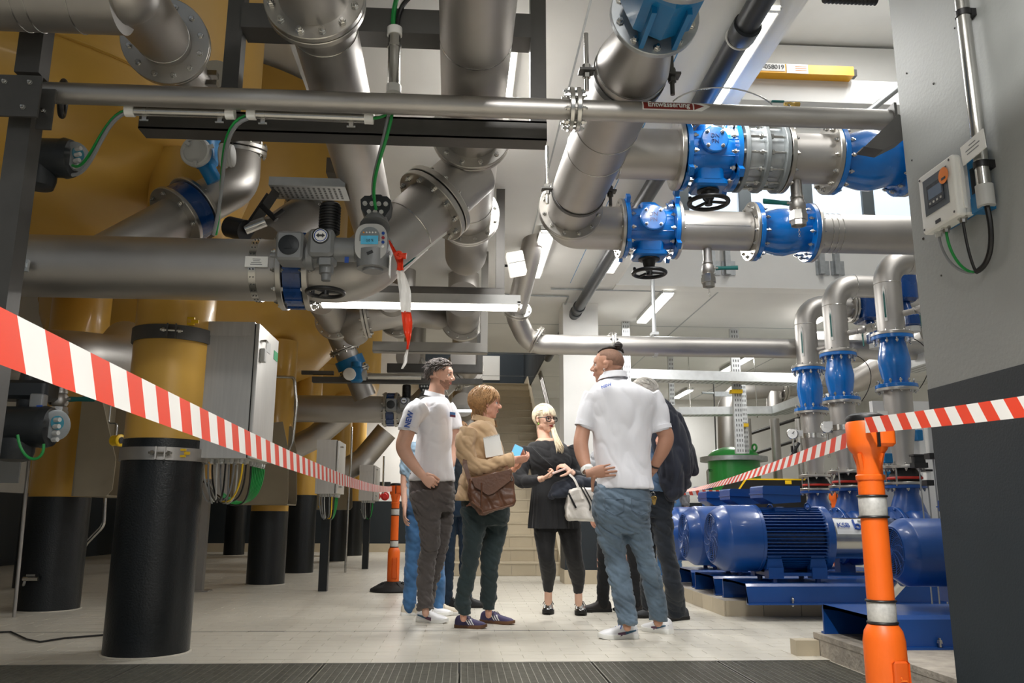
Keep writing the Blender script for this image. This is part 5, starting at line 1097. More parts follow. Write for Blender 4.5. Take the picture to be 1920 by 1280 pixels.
    m = MB(); m.rbox((xm_+.17, y-.13, 2.62), (.16, .13, .12), .03); m.build('head', BLUED, fmm); m = MB(); m.lathe((xm_+.17, y-.13, 2.56), -Z, [(0, .07), (.05, .07), (.055, .05), (.055, 0)], 20); m.build('lid', GREYL, fmm)
    return g
cent = [(6.79, P(1698, 905, 6.79).x, 'n'), (7.59, P(1590, 905, 7.59).x, 'm'), (8.39, P(1531, 905, 8.39).x, 'f')]
plab = {'n': 'blue motor pump in front of the row of three, with a white maker sticker', 'm': 'blue motor pump in the middle of the row of three', 'f': 'blue motor pump at the far end of the row, beside the navy jacket man'}
for (yy, xv, KEY), px in zip(cent, (1333, 1282, 1247)):
    riser({'n': 'tall riser pipe nearest the wall end, right of three', 'm': 'tall riser pipe in the middle of three', 'f': 'tall riser pipe on the left of three'}[KEY], xv, yy)
    x0 = P(px, 1005, yy).x
    motor_pump(plab[KEY], 'blue pump sets on the far plinth', x0, yy, PH, .262, xv, .37, .50, x0+.17, xv+.5, .60, .155, logo=(KEY == 'n'))
# near pump, half hidden by the wall end
yy = 4.62; x0 = P(1672, 1032, yy).x
g4 = root('x', '', ''); bpy.data.objects.remove(g4)
def near_pump():
    return motor_pump('blue motor pump on the near plinth, cut off by the wall end', 'blue pump on the near plinth', x0, yy, PH, .185, x0+1.55, .33, .5, 2.10, 4.3, .58, .165)
near_pump()
m = MB(); a = P(1668, 1120, 4.9); b = P(1692, 1090, 5.0); m.tube([PZ(1640, 1150, .14), b], .03, 12); single('suction_pipe', 'silver slanted pipe behind the orange post by the near pump', 'pipe', m, STEEL_B)
# --- cable trays and posts
def post_perf(label, px, py0, py1, Y_, wpx):
    a = P(px, py0, Y_); b = P(px, py1, Y_); w_ = wpx/F*Y_; g = root('tray_post', label, 'post', (a.x, Y_, b.z), 'perforated hanging posts')
    m = MB(); m.bx((a.x-w_/2, Y_-.03, b.z), (a.x+w_/2, Y_+.03, a.z)); m.build('channel', ZINCW, g)
    m = MB(); n = int((a.z-b.z)/.07)
    for i in range(n):
        for j in (-1, 0, 1): m.box((a.x+j*w_*.28, Y_-.031, b.z+.04+i*.07), (w_*.12, .003, .036))
    m.build('slots', SLOT, g, kind='stuff')
post_perf('white perforated post left of the man with the topknot bun', 1172, 590, 770, 11.0, 15)
post_perf('white perforated post carrying the upper cable tray', 1374, 595, 850, 11.3, 17)
post_perf('short white perforated post under the upper cable tray', 1392, 718, 850, 12.5, 10)
post_perf('small perforated post behind the white haired man', 1256, 655, 760, 13.0, 10)
ptray('upper white cable tray under the horizontal back pipe', P(1165, 703, 11.15), P(1505, 712, 11.15), .13, ZINCW, .30, rows=3, pitch=.07, grp='white cable trays')
lt_ = ptray('lower white cable tray in front of the far wall', P(1268, 772, 13.0), P(1462, 770, 13.0), .12, ZINCW, .30, rows=3, pitch=.07, grp='white cable trays')
ptray('white cable tray turning forwards towards the risers', P(1460, 770, 13.0), P(1560, 735, 10.4), .12, ZINCW, .30, rows=3, pitch=.07, grp='white cable trays')
ptray('white cable tray between the right riser and the wall end', P(1700, 690, 9.5), P(1790, 660, 7.8), .12, ZINCW, .30, rows=3, pitch=.07, grp='white cable trays')
for k, (px, py, Y_) in enumerate(((1380, 734, 11.25), (1392, 797, 12.4))): m = MB(); q = P(px, py, Y_); m.box(q, (.16, .1, .05)); single('end_cap', ('yellow end cap on the white post below the upper tray', 'yellow end cap under the lower tray')[k], 'end cap', m, YEL)
# grey pipes at the back right
g = root('back_pipe', 'pale thick pipe rising from behind the green tank and turning right', 'pipe', P(1372, 840, 14.5))
m = MB(); m.tube(fillet([V((P(1358, 850, 14.5).x, 14.5, 0)), P(1362, 735, 14.5), P(1560, 720, 14.4)], .4, 8), .165, 28); m.build('tube', STEEL, g)
a = P(1455, 735, 14.4); flange(g, P(1468, 727, 14.42), X, .26, .16, .04, 8, .02)
m = MB(); m.cyl(P(1452, 735, 14.4), P(1452, 765, 14.4), .14, None, 20); m.build('branch', STEEL, g)
g = root('back_pipe', 'thick pale pipe behind the middle riser', 'pipe', P(1600, 700, 11)); m = MB(); m.tube([P(1500, 655, 10.2), P(1740, 640, 9.9)], .21, 28); m.build('tube', STEEL, g)
g = root('back_pipe', 'grey pipe behind the right riser, dipping to the left', 'pipe', P(1700, 650, 9.2)); m = MB(); m.tube(fillet([P(1540, 700, 10.0), P(1600, 720, 10.0), P(1745, 630, 8.8)], .3), .15, 28); m.build('tube', STEEL, g)
for k, px in enumerate((1399, 1452, 1496)):
    m = MB(); a = P(px, 785, 13.4); m.cyl((a.x, 13.4, 0), (a.x, 13.4, a.z), .075 if k != 2 else .05, None, 16); single('upright_pipe', ('slim grey upright pipe right of the green tank', 'grey upright pipe behind the black and yellow box', 'thin upright pipe left of the leftmost riser')[k], 'pipe', m, STEEL)
for k, py in enumerate((790, 830)):
    m = MB(); m.cyl(P(1400, py+25, 16.5), P(1510, py-10, 15.0), .03, None, 10); single('wall_conduit', ('black conduit on the far wall, upper one', 'black conduit on the far wall, lower one')[k], 'conduit', m, BLK)
m = MB(); a = P(1338, 737, 13.4); b = P(1372, 738, 13.4); m.bx((a.x, 13.4, a.z-.05), (b.x, 13.44, a.z+.03)); m.cyl(P(1316, 736, 13.4), a, .02, None, 8); single('sensor_bracket', 'grey sensor bracket hanging left of the pale thick pipe', 'bracket', m, GALV)
m = MB(); m.cyl(P(1338, 720, 13.4), P(1343, 850, 13.4), .012, None, 8); single('hanger_rod', 'thin rod hanging from the ceiling above the green tank', 'rod', m, DARKST)
# green tank
Yg = 13.0; a = P(1331, 915, Yg); b = P(1425, 915, Yg); cx = (a.x+b.x)/2; rr = (b.x-a.x)/2; zt = P(1378, 862, Yg-rr).z
g = root('pressure_tank', 'green pressure tank with a grey flange ring at the back', 'tank', (cx, Yg, 0))
m = MB(); m.lathe((cx, Yg, 0), Z, [(0, rr), (zt, rr)], 48); m.build('shell', GREENT, g)
m = MB(); m.lathe((cx, Yg, zt+.07), Z, [(0, rr), (.03, rr*.98), (.10, rr*.8), (.15, rr*.45), (.16, 0)], 48); m.build('lid', GREENT, g)
m = MB(); m.lathe((cx, Yg, zt), Z, [(0, rr), (0, rr+.12), (.07, rr+.12), (.07, rr*.9)], 48); m.build('flange_ring', GALV, g)
m = MB(); m.tube(fillet([(cx-rr-.02, Yg-.2, zt-.15), (cx-rr-.1, Yg-.25, zt-.15), (cx-rr-.1, Yg-.25, zt-.5), (cx-rr-.02, Yg-.2, zt-.5)], .03), .02, 8); m.build('handle', STEEL_B, g)
m = MB(); m.torus((cx+rr*.6, Yg-.3, zt+.2), (1, .4, 0), .05, .016, 16, 8); m.build('lifting_eye', GREENT, g)
# black and yellow box
Yk = 11.6; a = P(1368, 930, Yk); b = P(1512, 930, Yk); g = root('machine_box', 'black machine cover with a yellow edge behind the blue terminal boxes', 'machine', ((a.x+b.x)/2, Yk, 0))
zt = P(1440, 897, Yk).z; m = MB(); m.prism([(0, 0), (0, zt-.35), (.25, zt-.02), (b.x-a.x, zt-.02), (b.x-a.x, 0)], (a.x, Yk, 0), X, Z, (0, .9, 0)); m.build('cover', BLK, g)
m = MB(); m.prism([(-.015, 0), (-.015, zt-.35), (.24, zt), (b.x-a.x, zt), (b.x-a.x, zt-.02), (.25, zt-.02), (0, zt-.35), (0, 0)], (a.x, Yk-.01, 0), X, Z, (0, .03, 0)); m.build('yellow_edge', YEL, g)
m = MB(); q = P(1478, 904, Yk-.01); m.box(q, (.09, .01, .05)); m.build('warning_label', YEL, g)
m = MB(); q = P(1318, 915, 12.0); m.torus(q, Z, .12, .02, 20, 6); m.cyl((q.x, q.y, 0), q, .02, None, 8); single('stop_valve', 'small blue valve wheel in front of the green tank', 'valve', m, BLUEP)
# pressure gauges
for k, (px, py, Y_) in enumerate(((1486, 813, 8.3), (1550, 801, 7.6))):
    q = P(px, py, Y_); d = V((-.5, -1, 0)); g = root('pressure_gauge', ('round pressure gauge left of the leftmost riser', 'round pressure gauge right of the leftmost riser')[k], 'gauge', q-Z*.08, 'pressure gauges')
    m = MB(); m.lathe(q, d, [(-.04, .05), (-.035, .058), (.0, .058), (.004, .05)], 24); m.build('case', STEEL_B, g)
    m = MB(); m.lathe(q+V((-.002, -.004, 0)), d, [(0, .048), (.001, .048), (.001, 0)], 24); m.build('dial', WHT, g)
    m = MB(); e = V((.0, -.012, 0)); m.tube([q+e-X*.01, q+e+V((.02, 0, .03))], .003, 5); m.build('needle', INK, g)
    m = MB(); m.cyl(q-Z*.05, q-Z*.28, .012, None, 10); m.build('stem', STEEL_B, g)
m = MB(); a = P(1480, 860, 8.3); b = P(1498, 830, 8.3); m.box((a+b)/2, (.06, .02, .1)); m.tube([a, b], .018, 8); single('isolation_valve', 'black handled valve under the left pressure gauge', 'valve', m, BLK)
# small blue boxes on the white wall and instruments by the wall end
s = MB(); s.bx((4.75, 6.2, 0), (4.9, YB, 1.9)); struct('wall_partition', s, WHITEP)
s = MB(); s.bx((P(1648, 900, 7.2).x, 7.2, 0), (4.75, 7.26, P(1700, 752, 7.2).z)); struct('wall_panel_white', s, WHITEP)
for k, (px0, py0, px1, py1) in enumerate(((1658, 822, 1672, 836), (1655, 850, 1676, 868), (1656, 884, 1680, 912), (1716, 806, 1726, 826))):
    Y_ = 7.162; a = P(px0, py1, Y_); b = P(px1, py0, Y_); m = MB(); m.rbox(((a.x+b.x)/2, Y_, (a.z+b.z)/2), (b.x-a.x, .08, b.z-a.z), .01)
    single('instrument', ('small blue instrument highest beside the orange post top', 'blue grey instrument in the middle beside the orange post', 'larger blue instrument low beside the orange post', 'slim blue instrument right of the nearest riser cone')[k], 'instrument', m, CYAN)
for k, (px0, py0, px1, py1, Y_) in enumerate(((1740, 795, 1752, 855, 5.6), (1712, 852, 1732, 872, 6.3), (1735, 880, 1742, 905, 5.9))):
    a = P(px0, py1, Y_); b = P(px1, py0, Y_); g = root('dosing_unit', ('clear sided dosing cylinder beside the wall end', 'small black box right of the nearest riser cone', 'small grey white probe by the wall end')[k], 'instrument', ((a.x+b.x)/2, Y_, a.z))
    c = (a+b)/2; m = MB(); m.rbox(c, (b.x-a.x, .05, b.z-a.z), .008); m.build('body', (GREYL, BLK, WHT)[k], g)
    m = MB(); m.bx((a.x-.008, Y_-.035, a.z-.02), (b.x+.008, Y_+.035, a.z+.02)); m.bx((a.x-.008, Y_-.035, b.z-.015), (b.x+.008, Y_+.035, b.z)); m.build('clamp', BLK, g)
    m = MB(); m.cyl((c.x, Y_, a.z), (c.x, Y_, .0), .006, None, 6); m.build('tube', GREYCAB, g)
m = MB(); m.bx((4.0, 5.9, 0), (4.5, 6.2, .55)); single('concrete_block', 'low pale block behind the near pump by the wall end', 'block', m, CONC)
# control unit on the right wall end (transmitter with screen)
def W3(px, py): return PX(px, py, XW)
c00, c10 = W3(1722, 330), W3(1788, 290); bot = W3(1735, 432)
XF = XW-.10; ya_, yb_ = PX(1783, 300, XF).y, PX(1721, 330, XF).y; zt, zb2 = PX(1755, 312, XF).z, PX(1760, 421, XF).z
g = root('transmitter', 'white wall mounted display unit with a round orange sticker', 'display unit', (XW, (ya_+yb_)/2, zb2))
yl, yh_ = min(ya_, yb_), max(ya_, yb_); cy, hz = (yl+yh_)/2, (zt-zb2)/2; zc_ = (zt+zb2)/2
ym, yn = yl, yh_
m = MB(); m.bx((XW-.04, ym-.075, zb2+.01), (XW-.003, yn-.02, zt)); m.bx((XW-.055, ym-.085, zb2-.01), (XW-.004, ym-.02, zb2+.05)); m.bx((XW-.0405, ym-.065, zb2+.07), (XW-.0395, ym-.012, zt-.06), 1); bk = m.build('blue_back', [CYAN, BLK], g)
m = MB(); m.rbox((XW-.06, cy, zc_), (.075, yn-ym, zt-zb2), .012); m.rbox((XW-.08, cy, zc_), (.042, yn-ym+.012, zt-zb2+.012), .012); m.build('case', WHT, g)
fx = XW-.1022; m = MB(); m.bx((fx-.001, cy-(yn-ym)*.36, zc_-hz*.5), (fx, cy+(yn-ym)*.36, zc_+hz*.78)); m.build('panel', mat('display_panel_grey', (74, 82, 90), .4), g)
m = MB(); m.bx((fx-.004, cy-(yn-ym)*.24, zc_-hz*.28), (fx-.001, cy+(yn-ym)*.24, zc_+hz*.5)); m.build('display', mat('display_dark', (48, 56, 66), .25), g)
m = MB(); m.bx((fx-.005, cy-(yn-ym)*.20, zc_-hz*.02), (fx-.004, cy+(yn-ym)*.20, zc_+hz*.36)); m.build('screen', mat('display_screen', (104, 122, 146), .25), g)
for k in range(4): m = MB(); m.box((fx-.005, cy-(yn-ym)*(.16-.107*k), zc_-hz*.16), (.003, .010, .008)); m.build('push_button', GREYL, g)
m = MB(); oc = V((fx-.006, cy-(yn-ym)*.30, zc_+hz*.48)); m.lathe(oc, -X, [(0, .032), (.001, .032), (.001, 0)], 28); m.build('orange_sticker', mat('sticker_orange', (240, 130, 20), .5), g)
m = MB(); m.box(oc+V((-.0015, 0, -.012)), (.002, .026, .009)); m.build('sticker_print', INK, g)
m = MB(); m.box((fx-.001, cy+.005, zc_-hz*.88), (.002, .034, .014)); m.build('type_label', INK, g)
for dy in (-1, 1):
    for dz in (-1, 1): m = MB(); m.lathe((fx, cy+dy*(yn-ym)*.45, zc_+dz*hz*.9), -X, [(0, .005), (.001, .005), (.001, 0)], 10); m.build('screw', DARKST, g)
m = MB(); m.bx((XW-.075, ym-.014, zb2+.02), (XW-.063, ym-.006, zt-.01)); m.build('hinge_bar', WHT, g)
sg = W3(1825, 320); m = MB(); m.box((XW-.075, ym-.10, zt-.012), (.004, .14, .075), 0, M.Rotation(R(-4), 3, 'X')); pl_ = m.build('name_plate', WHT, g)
m = MB()
for k, w_ in enumerate((.04, .085, .07)): m.box((XW-.0775, ym-.10, zt+.006-.014*k), (.0008, w_, .004), 0, M.Rotation(R(-4), 3, 'X'))
m.build('printed_lines', GREYCAB, g)
for k, yy_ in enumerate((yn-.035, yn-.085, ym+.03)):
    m = MB(); m.lathe((XW-.06, yy_, zb2+.01), -Z, [(0, .018), (.02, .018), (.022, .014), (.035, .013), (.035, .0)], 8); m.build('gland', STEEL_B if k else GREYL, g)
    q = V((XW-.06, yy_, zb2-.02)); e = V((XW-.03, W3(1846, 512).y, W3(1840, 512).z)); m = MB()
    m.tube(bez(q, q-Z*.10, V((XW-.04, q.y*.5+e.y*.5, e.z)), e), .0055, 8); m.build('cable', (GREYCAB, GREENC, BLK)[k], g)
e = V((XW-.03, W3(1846, 512).y, W3(1840, 512).z)); t_ = qc-Z*.02; m = MB(); m.tube(bez(e, e+V((0, -.06, 0)), V((XW-.03, W3(1885, 460).y, W3(1880, 470).z)), V(t_)), .010, 8); m.build('cable_bundle', BLK, g)
for k in range(14):
    m = MB(); q = V((XW-.0005, random.uniform(2.2, 3.25), random.uniform(1.4, 2.9)))
    if k == 0: pk = MB()
    pk.ball(q, .004+random.random()*.003, 8, 6)
single('wall_marks', 'small dark chips and dowel holes on the right wall end', 'marks', pk, DARKST)['kind'] = 'stuff'

a = P(1300, 772, 13.0)
for xx in (a.x, a.x+1.1): m = MB(); m.cyl((xx, 13.16, a.z-.06), (xx, 13.16, CZ), .008, None, 8); m.build('hanger_rod', STEEL_B, lt_)
# ================================================================ people
def fabric(name, c, var=.10, scale=10, rough=.85, bump=.12, bscale=350, sheen=.15): return mat(name, c, rough, 0, var, scale, bump, bscale, sheen=sheen)
SKIN1 = mat('skin_fair', (210, 166, 144), .5, 0, .06, 14, .04, 120)
SKIN2 = mat('skin_rosy', (216, 160, 136), .5, 0, .07, 14, .05, 120)
SKIN3 = mat('skin_tan', (180, 134, 110), .5, 0, .06, 14, .04, 120)
POLO = fabric('white_polo_cotton', (226, 227, 232), .03, 6, .85, .15, 500)
LIPS = mat('lip_colour', (170, 84, 78), .4, 0, .05, 20)
LIPR = mat('lip_red', (150, 40, 44), .35, 0, .05, 20)
EYEW = mat('eye_white', (232, 228, 222), .2, 0, .0)
EYEI = mat('iris_dark', (52, 44, 38), .15, 0, .0)
def cr(vals, k):                        # Catmull-Rom through tuples
    out = []; n = len(vals)
    for i in range(n-1):
        p = [vals[max(i-1, 0)], vals[i], vals[i+1], vals[min(i+2, n-1)]]
        for j in range(k):
            t = j/k; t2 = t*t; t3 = t2*t
            out.append(tuple(.5*((2*b)+(-a+c)*t+(2*a-5*b+4*c-d)*t2+(-a+3*b-3*c+d)*t3) for a, b, c, d in zip(*p)))
    out.append(tuple(vals[-1])); return out
class Body:
    def __init__(s, D): s.D = D
    def p(s, px, py, dy=0): return P(px, py, s.D+dy)
    def limb(s, m, pts, f=1.0, n=18, k=5, ball=True, flat=1.0):     # pts: (px,py,dy,width_px)
        q = []
        for px, py, dy, w_ in pts: v = s.p(px, py, dy); q.append((v.x, v.y, v.z, w_/2/F*(s.D+dy)*f))
        q = cr(q, k); c = [V(a[:3]) for a in q]; r = [a[3] for a in q]
        m.tube(c, [(x, x*flat) for x in r] if flat != 1 else r, n)
        if ball: m.ball(c[0], r[0]*.98, 14, 8); m.ball(c[-1], r[-1]*.98, 14, 8)
        return c, r
    def torso(s, m, rings, f=1.0, n=36, k=4, e=2.5):     # rings: (pxl,pxr,py,dy,half_depth_m)
        q = []
        for a, b, py, dy, h in rings:
            A = s.p(a, py, dy); B = s.p(b, py, dy); c = (A+B)/2; q.append((c.x, c.y, c.z, (B-A).length/2*f, h*f))
        q = cr(q, k); vs = []; fs = []
        for cx, cy, cz, rx, ry in q:
            for i in range(n):
                a = 2*math.pi*i/n; ca, sa = math.cos(a), math.sin(a)
                vs.append((cx+rx*math.copysign(abs(ca)**(2/e), ca), cy+ry*math.copysign(abs(sa)**(2/e), sa), cz))
        for j in range(len(q)-1):
            for i in range(n): fs.append((j*n+i, j*n+(i+1) % n, (j+1)*n+(i+1) % n, (j+1)*n+i))
        fs.append(tuple(range(n))); fs.append(tuple(range((len(q)-1)*n, len(q)*n))); m.add(vs, fs)
def vox(m, size, smooth=2, factor=.5):
    me = m.mesh('t', [], None); o = bpy.data.objects.new('t', me); COL.objects.link(o)
    r = o.modifiers.new('r', 'REMESH'); r.mode = 'VOXEL'; r.voxel_size = size
    if smooth: sm = o.modifiers.new('s', 'SMOOTH'); sm.iterations = smooth; sm.factor = factor
    out = bpy.data.meshes.new_from_object(o.evaluated_get(bpy.context.evaluated_depsgraph_get()))
    bpy.data.objects.remove(o); bpy.data.meshes.remove(me); return out
def take(m, me, mi=0):                  # append a mesh to a builder
    m.add([v.co.copy() for v in me.vertices], [tuple(p.vertices) for p in me.polygons], mi); return m
def finish(me, name, mt, parent, fold=0, fr=(9, 9, 22), seed=0, label=None, mask=None):
    if fold:
        off = V((seed*7.3, seed*3.1, seed*1.7)); cos = [v.co.copy() for v in me.vertices]; nor = [v.normal.copy() for v in me.vertices]
        for v, c, nn in zip(me.vertices, cos, nor):
            q = V((c.x*fr[0], c.y*fr[1], (c.z+.55*c.x-.3*c.y)*fr[2]))+off; w1 = N.noise(q); w2 = N.noise(q*1.7+V((3.1, 8.2, 1.3)))
            a = .35-1.3*max(0, 1-abs(w1)*3.4)-.7*max(0, 1-abs(w2)*4)+N.noise(q*.6)*.9
            v.co = c+nn*(fold*a*(mask(c) if mask else 1))
    me.name = name; me.materials.clear(); me.materials.append(mt); me.transform(W[parent.name].inverted())
    for p in me.polygons: p.use_smooth = True
    o = bpy.data.objects.new(name, me); COL.objects.link(o); o.parent = parent; W[o.name] = W[parent.name]
    if label: o['label'] = label
    return o
def hand(m, wrist, d, n, side, curl=(.3, .35, .4, .45), sc=1.0, thumb=(.6, .25), spread=.05, vs=.0034):
    wrist = V(wrist); d = V(d).normalized(); n = V(n); n = (n-d*n.dot(d)).normalized(); s_ = d.cross(n)*side; q = MB()
    L = .088*sc
    c = [wrist-d*.03*sc, wrist, wrist+d*.03*sc, wrist+d*.065*sc, wrist+d*L]
    u, v, _ = frame(d)
    def sec(p, a, b): return [p+s_*(a*math.cos(2*math.pi*i/16))+n*(b*math.sin(2*math.pi*i/16)) for i in range(16)]
    vv = []
    for p, a, b in zip(c, (.027, .028, .037, .042, .040), (.021, .019, .0165, .0145, .012)): vv += sec(p, a*sc, b*sc)
    fs = [(j*16+i, j*16+(i+1) % 16, (j+1)*16+(i+1) % 16, (j+1)*16+i) for j in range(4) for i in range(16)]; fs += [tuple(range(16)), tuple(range(64, 80))]
    q.add(vv, fs)
    for k, (off, base, ln, r) in enumerate(((.031, .084, .072, .0088), (.0105, .089, .080, .009), (-.0105, .086, .074, .0086), (-.030, .077, .058, .0076))):
        p = wrist+d*(base*sc)+s_*(off*sc); ax = s_; a = 0; dd = (d+s_*(spread*(1.5-k))).normalized(); pts = [p-d*.02*sc, p]
        for j, fl in enumerate((.45, .31, .24)):
            a += curl[k]*(.9, 1.1, .8)[j]; dj = dd*math.cos(a)+n*math.sin(a); p = p+dj*(ln*fl*sc); pts.append(p)
        q.tube(cr([tuple(x) for x in pts], 3) and [V(x) for x in cr([tuple(x) for x in pts], 3)], [r*sc*(1.05-.022*i) for i in range(len(cr([tuple(x) for x in pts], 3)))], 10); q.ball(pts[-1], r*sc*.78, 10, 6)
    p = wrist+d*.018*sc+s_*.026*sc; t0 = (d*math.cos(thumb[0])+s_*math.sin(thumb[0])+n*.35).normalized(); t1 = (d*math.cos(thumb[1])+s_*math.sin(thumb[1])+n*.5).normalized()
    pts = [p, p+t0*.042*sc, p+t0*.042*sc+t1*.032*sc, p+t0*.042*sc+t1*.058*sc]; q.tube(pts, [.0155*sc, .0125*sc, .0105*sc, .0085*sc], 10); q.ball(pts[-1], .0085*sc, 10, 6); q.ball(p, .017*sc, 10, 6)
    take(m, vox(q, vs, 2, .4))
def hmat(c, yaw, pitch=0, tilt=0):      # head frame: yaw = world heading of the face, degrees from +X towards +Y
    return M.Translation(c) @ M.Rotation(R(yaw-90), 4, 'Z') @ M.Rotation(R(pitch), 4, 'X') @ M.Rotation(R(tilt), 4, 'Y')
def head(m, Mh, H, neck_to=None, nr=.056, fem=0, vs=.0042, jaw=1.0, beard=None):
    q = MB(); A = lambda x, y, z: Mh @ V((x*H, y*H, z*H)); Rm = Mh.to_3x3()
    def b(x, y, z, rx, ry, rz, rot=None): q.ball(A(x, y, z), (rx*H, ry*H, rz*H), 20, 14, 0, Rm @ rot if rot else Rm)
    b(0, -.06, .13, .325, .41, .36); b(0, .07, .0, .285, .30, .36); b(0, .10, -.16, .25*jaw, .25, .27); b(0, .13, -.30, .185*jaw, .185, .17); b(0, .225, -.405, .085, .075, .075)
    b(0, .25, .12, .22, .13, .16)
    for s_ in (-1, 1):
        b(.12*s_, .285, .075, .11, .06, .042); b(.16*s_, .235, -.10, .09, .09, .09); b(.055*s_, .375, -.135, .042, .045, .035)
        b(.325*s_, -.045, -.03, .028, .075, .12, M.Rotation(R(12), 3, 'X')); b(.335*s_, -.03, .03, .035, .065, .06); b(.32*s_, -.01, -.125, .025, .035, .035)
        b(.2*s_*jaw, .0, -.24, .075, .14, .12)
    q.tube([A(0, .34, .07), A(0, .385, -.02), A(0, .435, -.105), A(0, .40, -.145)], [.036*H, .040*H, .050*H, .04*H], 12); b(0, .425, -.115, .05, .05, .045)
    b(0, .322, -.225, .09, .045, .028); b(0, .316, -.275, .075, .045, .03)
    if neck_to is not None:
        q.tube([A(0, -.06, -.1), A(0, -.10, -.42), V(neck_to)], [nr*.98, nr, nr*1.12], 22)
    me = vox(q, vs, 3, .5); Mi = Mh.inverted()
    for v in me.vertices:
        l = (Mi @ v.co)/H
        if l.y > .1:
            dsp = 0
            for s_ in (-1, 1): dsp += .055*math.exp(-(((l.x-.125*s_)/.075)**2+((l.z-.0)/.05)**2))
            dsp += .018*math.exp(-((l.x/.10)**2+((l.z+.25)/.012)**2))
            v.co -= Rm @ V((0, dsp*H, 0))
    n0 = len(m.f); take(m, me)
    if beard:
        for i in range(n0, len(m.f)):
            c = V()
            for k in m.f[i]: c += m.v[k]
            l = (Mi @ (c/len(m.f[i])))/H
            if beard(l): m.m[i] = 1
def face(parent, Mh, H, lips=None, brow=None, open_=1):
    Rm = Mh.to_3x3(); A = lambda x, y, z: Mh @ V((x*H, y*H, z*H))
    for s_ in (-1, 1):
        m = MB(); m.ball(A(.125*s_, .262, -.005), .062*H, 16, 10, 0); m.lathe(A(.125*s_, .262+.052, -.005), Rm @ V((0, 1, 0)), [(0, .032*H), (.008*H, .028*H), (.011*H, 0)], 14, 1); m.build('eye', [EYEW, EYEI], parent)
        if brow: m = MB(); m.tube([A(.05*s_, .345, .075), A(.12*s_, .345, .095), A(.2*s_, .29, .07)], [.012*H, .018*H, .008*H], 8); m.build('eyebrow', brow, parent)
        m = MB(); m.tube([A(.06*s_, .325, .0), A(.125*s_, .332, .032), A(.19*s_, .295, .0)], .010*H, 6); m.build('eyelid', MATS.get('lash_brown') or mat('lash_brown', (120, 80, 64), .5), parent)
    m = MB()
    for z, r in ((-.228, .016), (-.268, .020)): m.tube([A(-.085, .325, -.245), A(-.035, .356, z), A(0, .357, z-.002), A(.035, .356, z), A(.085, .325, -.245)], [r*.4*H, r*.9*H, r*.85*H, r*.9*H, r*.4*H], 8)
    m.build('lips', lips or LIPS, parent)
def locks(Mh, H, n, region, length, droop, r=.012, seed=1, curl=.2, lift=.03, flow=None, hug=None, shell=(.345, .43, .385), ctr=(0, -.06, .13), seg=6):
    rnd = random.Random(seed); m = MB()
    for _ in range(n):
        for _t in range(60):
            az = rnd.uniform(-math.pi, math.pi); el = math.asin(rnd.uniform(-.5, 1))
            if region(az, el): break
        dv = V((math.cos(el)*math.sin(az), math.cos(el)*math.cos(az), math.sin(el)))     # az 0 = front
        p = V((ctr[0]+dv.x*shell[0], ctr[1]+dv.y*shell[1], ctr[2]+dv.z*shell[2])); L_ = length*rnd.uniform(.7, 1.2)
        t = flow(dv, rnd) if flow else V((dv.x*.3, dv.y*.3-.2, -.6)); t = (t-dv*t.dot(dv)*.8); t = t.normalized() if t.length > 1e-3 else V((0, -1, 0))
        pts = []; q = p.copy(); ph = rnd.uniform(0, 6.28)
        for i in range(seg+1):
            pts.append(Mh @ (q*H)); f = i/seg
            t = (t+V((0, 0, -droop/seg))+V((math.sin(ph+f*6), math.cos(ph+f*5), 0))*(curl/seg)); t.normalize(); q = q+t*(L_/seg)
            e = V(((q.x-ctr[0])/shell[0], (q.y-ctr[1])/shell[1], (q.z-ctr[2])/shell[2]))
            if hug is not None and e.length > 1+lift+hug and q.z > -.28: q = V(ctr)+(q-V(ctr))*((1+lift+hug)/e.length)
            if e.length < 1+lift: q = V(ctr)+V(((q.x-ctr[0]), (q.y-ctr[1]), (q.z-ctr[2])))*((1+lift)/max(e.length, .2))
        m.tube(pts, [r*H*(1.0, 1.25, 1.2, 1.1, .9, .6, .25)[i] for i in range(seg+1)], 6)
    return m
def cap(Mh, H, shell, ctr, cut, n=40, mm=26):   # scalp shell following a cut(az, el) mask
    m = MB(); vs = []; keep = []
    for j in range(mm+1):
        el = -math.pi/2+math.pi*j/mm
        for i in range(n):
            az = 2*math.pi*i/n-math.pi; dv = V((math.cos(el)*math.sin(az), math.cos(el)*math.cos(az), math.sin(el)))
            k = cut(az, el); f = 1 if k else .90
            vs.append(Mh @ V(((ctr[0]+dv.x*shell[0]*f)*H, (ctr[1]+dv.y*shell[1]*f)*H, (ctr[2]+dv.z*shell[2]*f)*H)))
    fs = [(j*n+i, j*n+(i+1) % n, (j+1)*n+(i+1) % n, (j+1)*n+i) for j in range(mm) for i in range(n)]
    m.add(vs, fs); return m
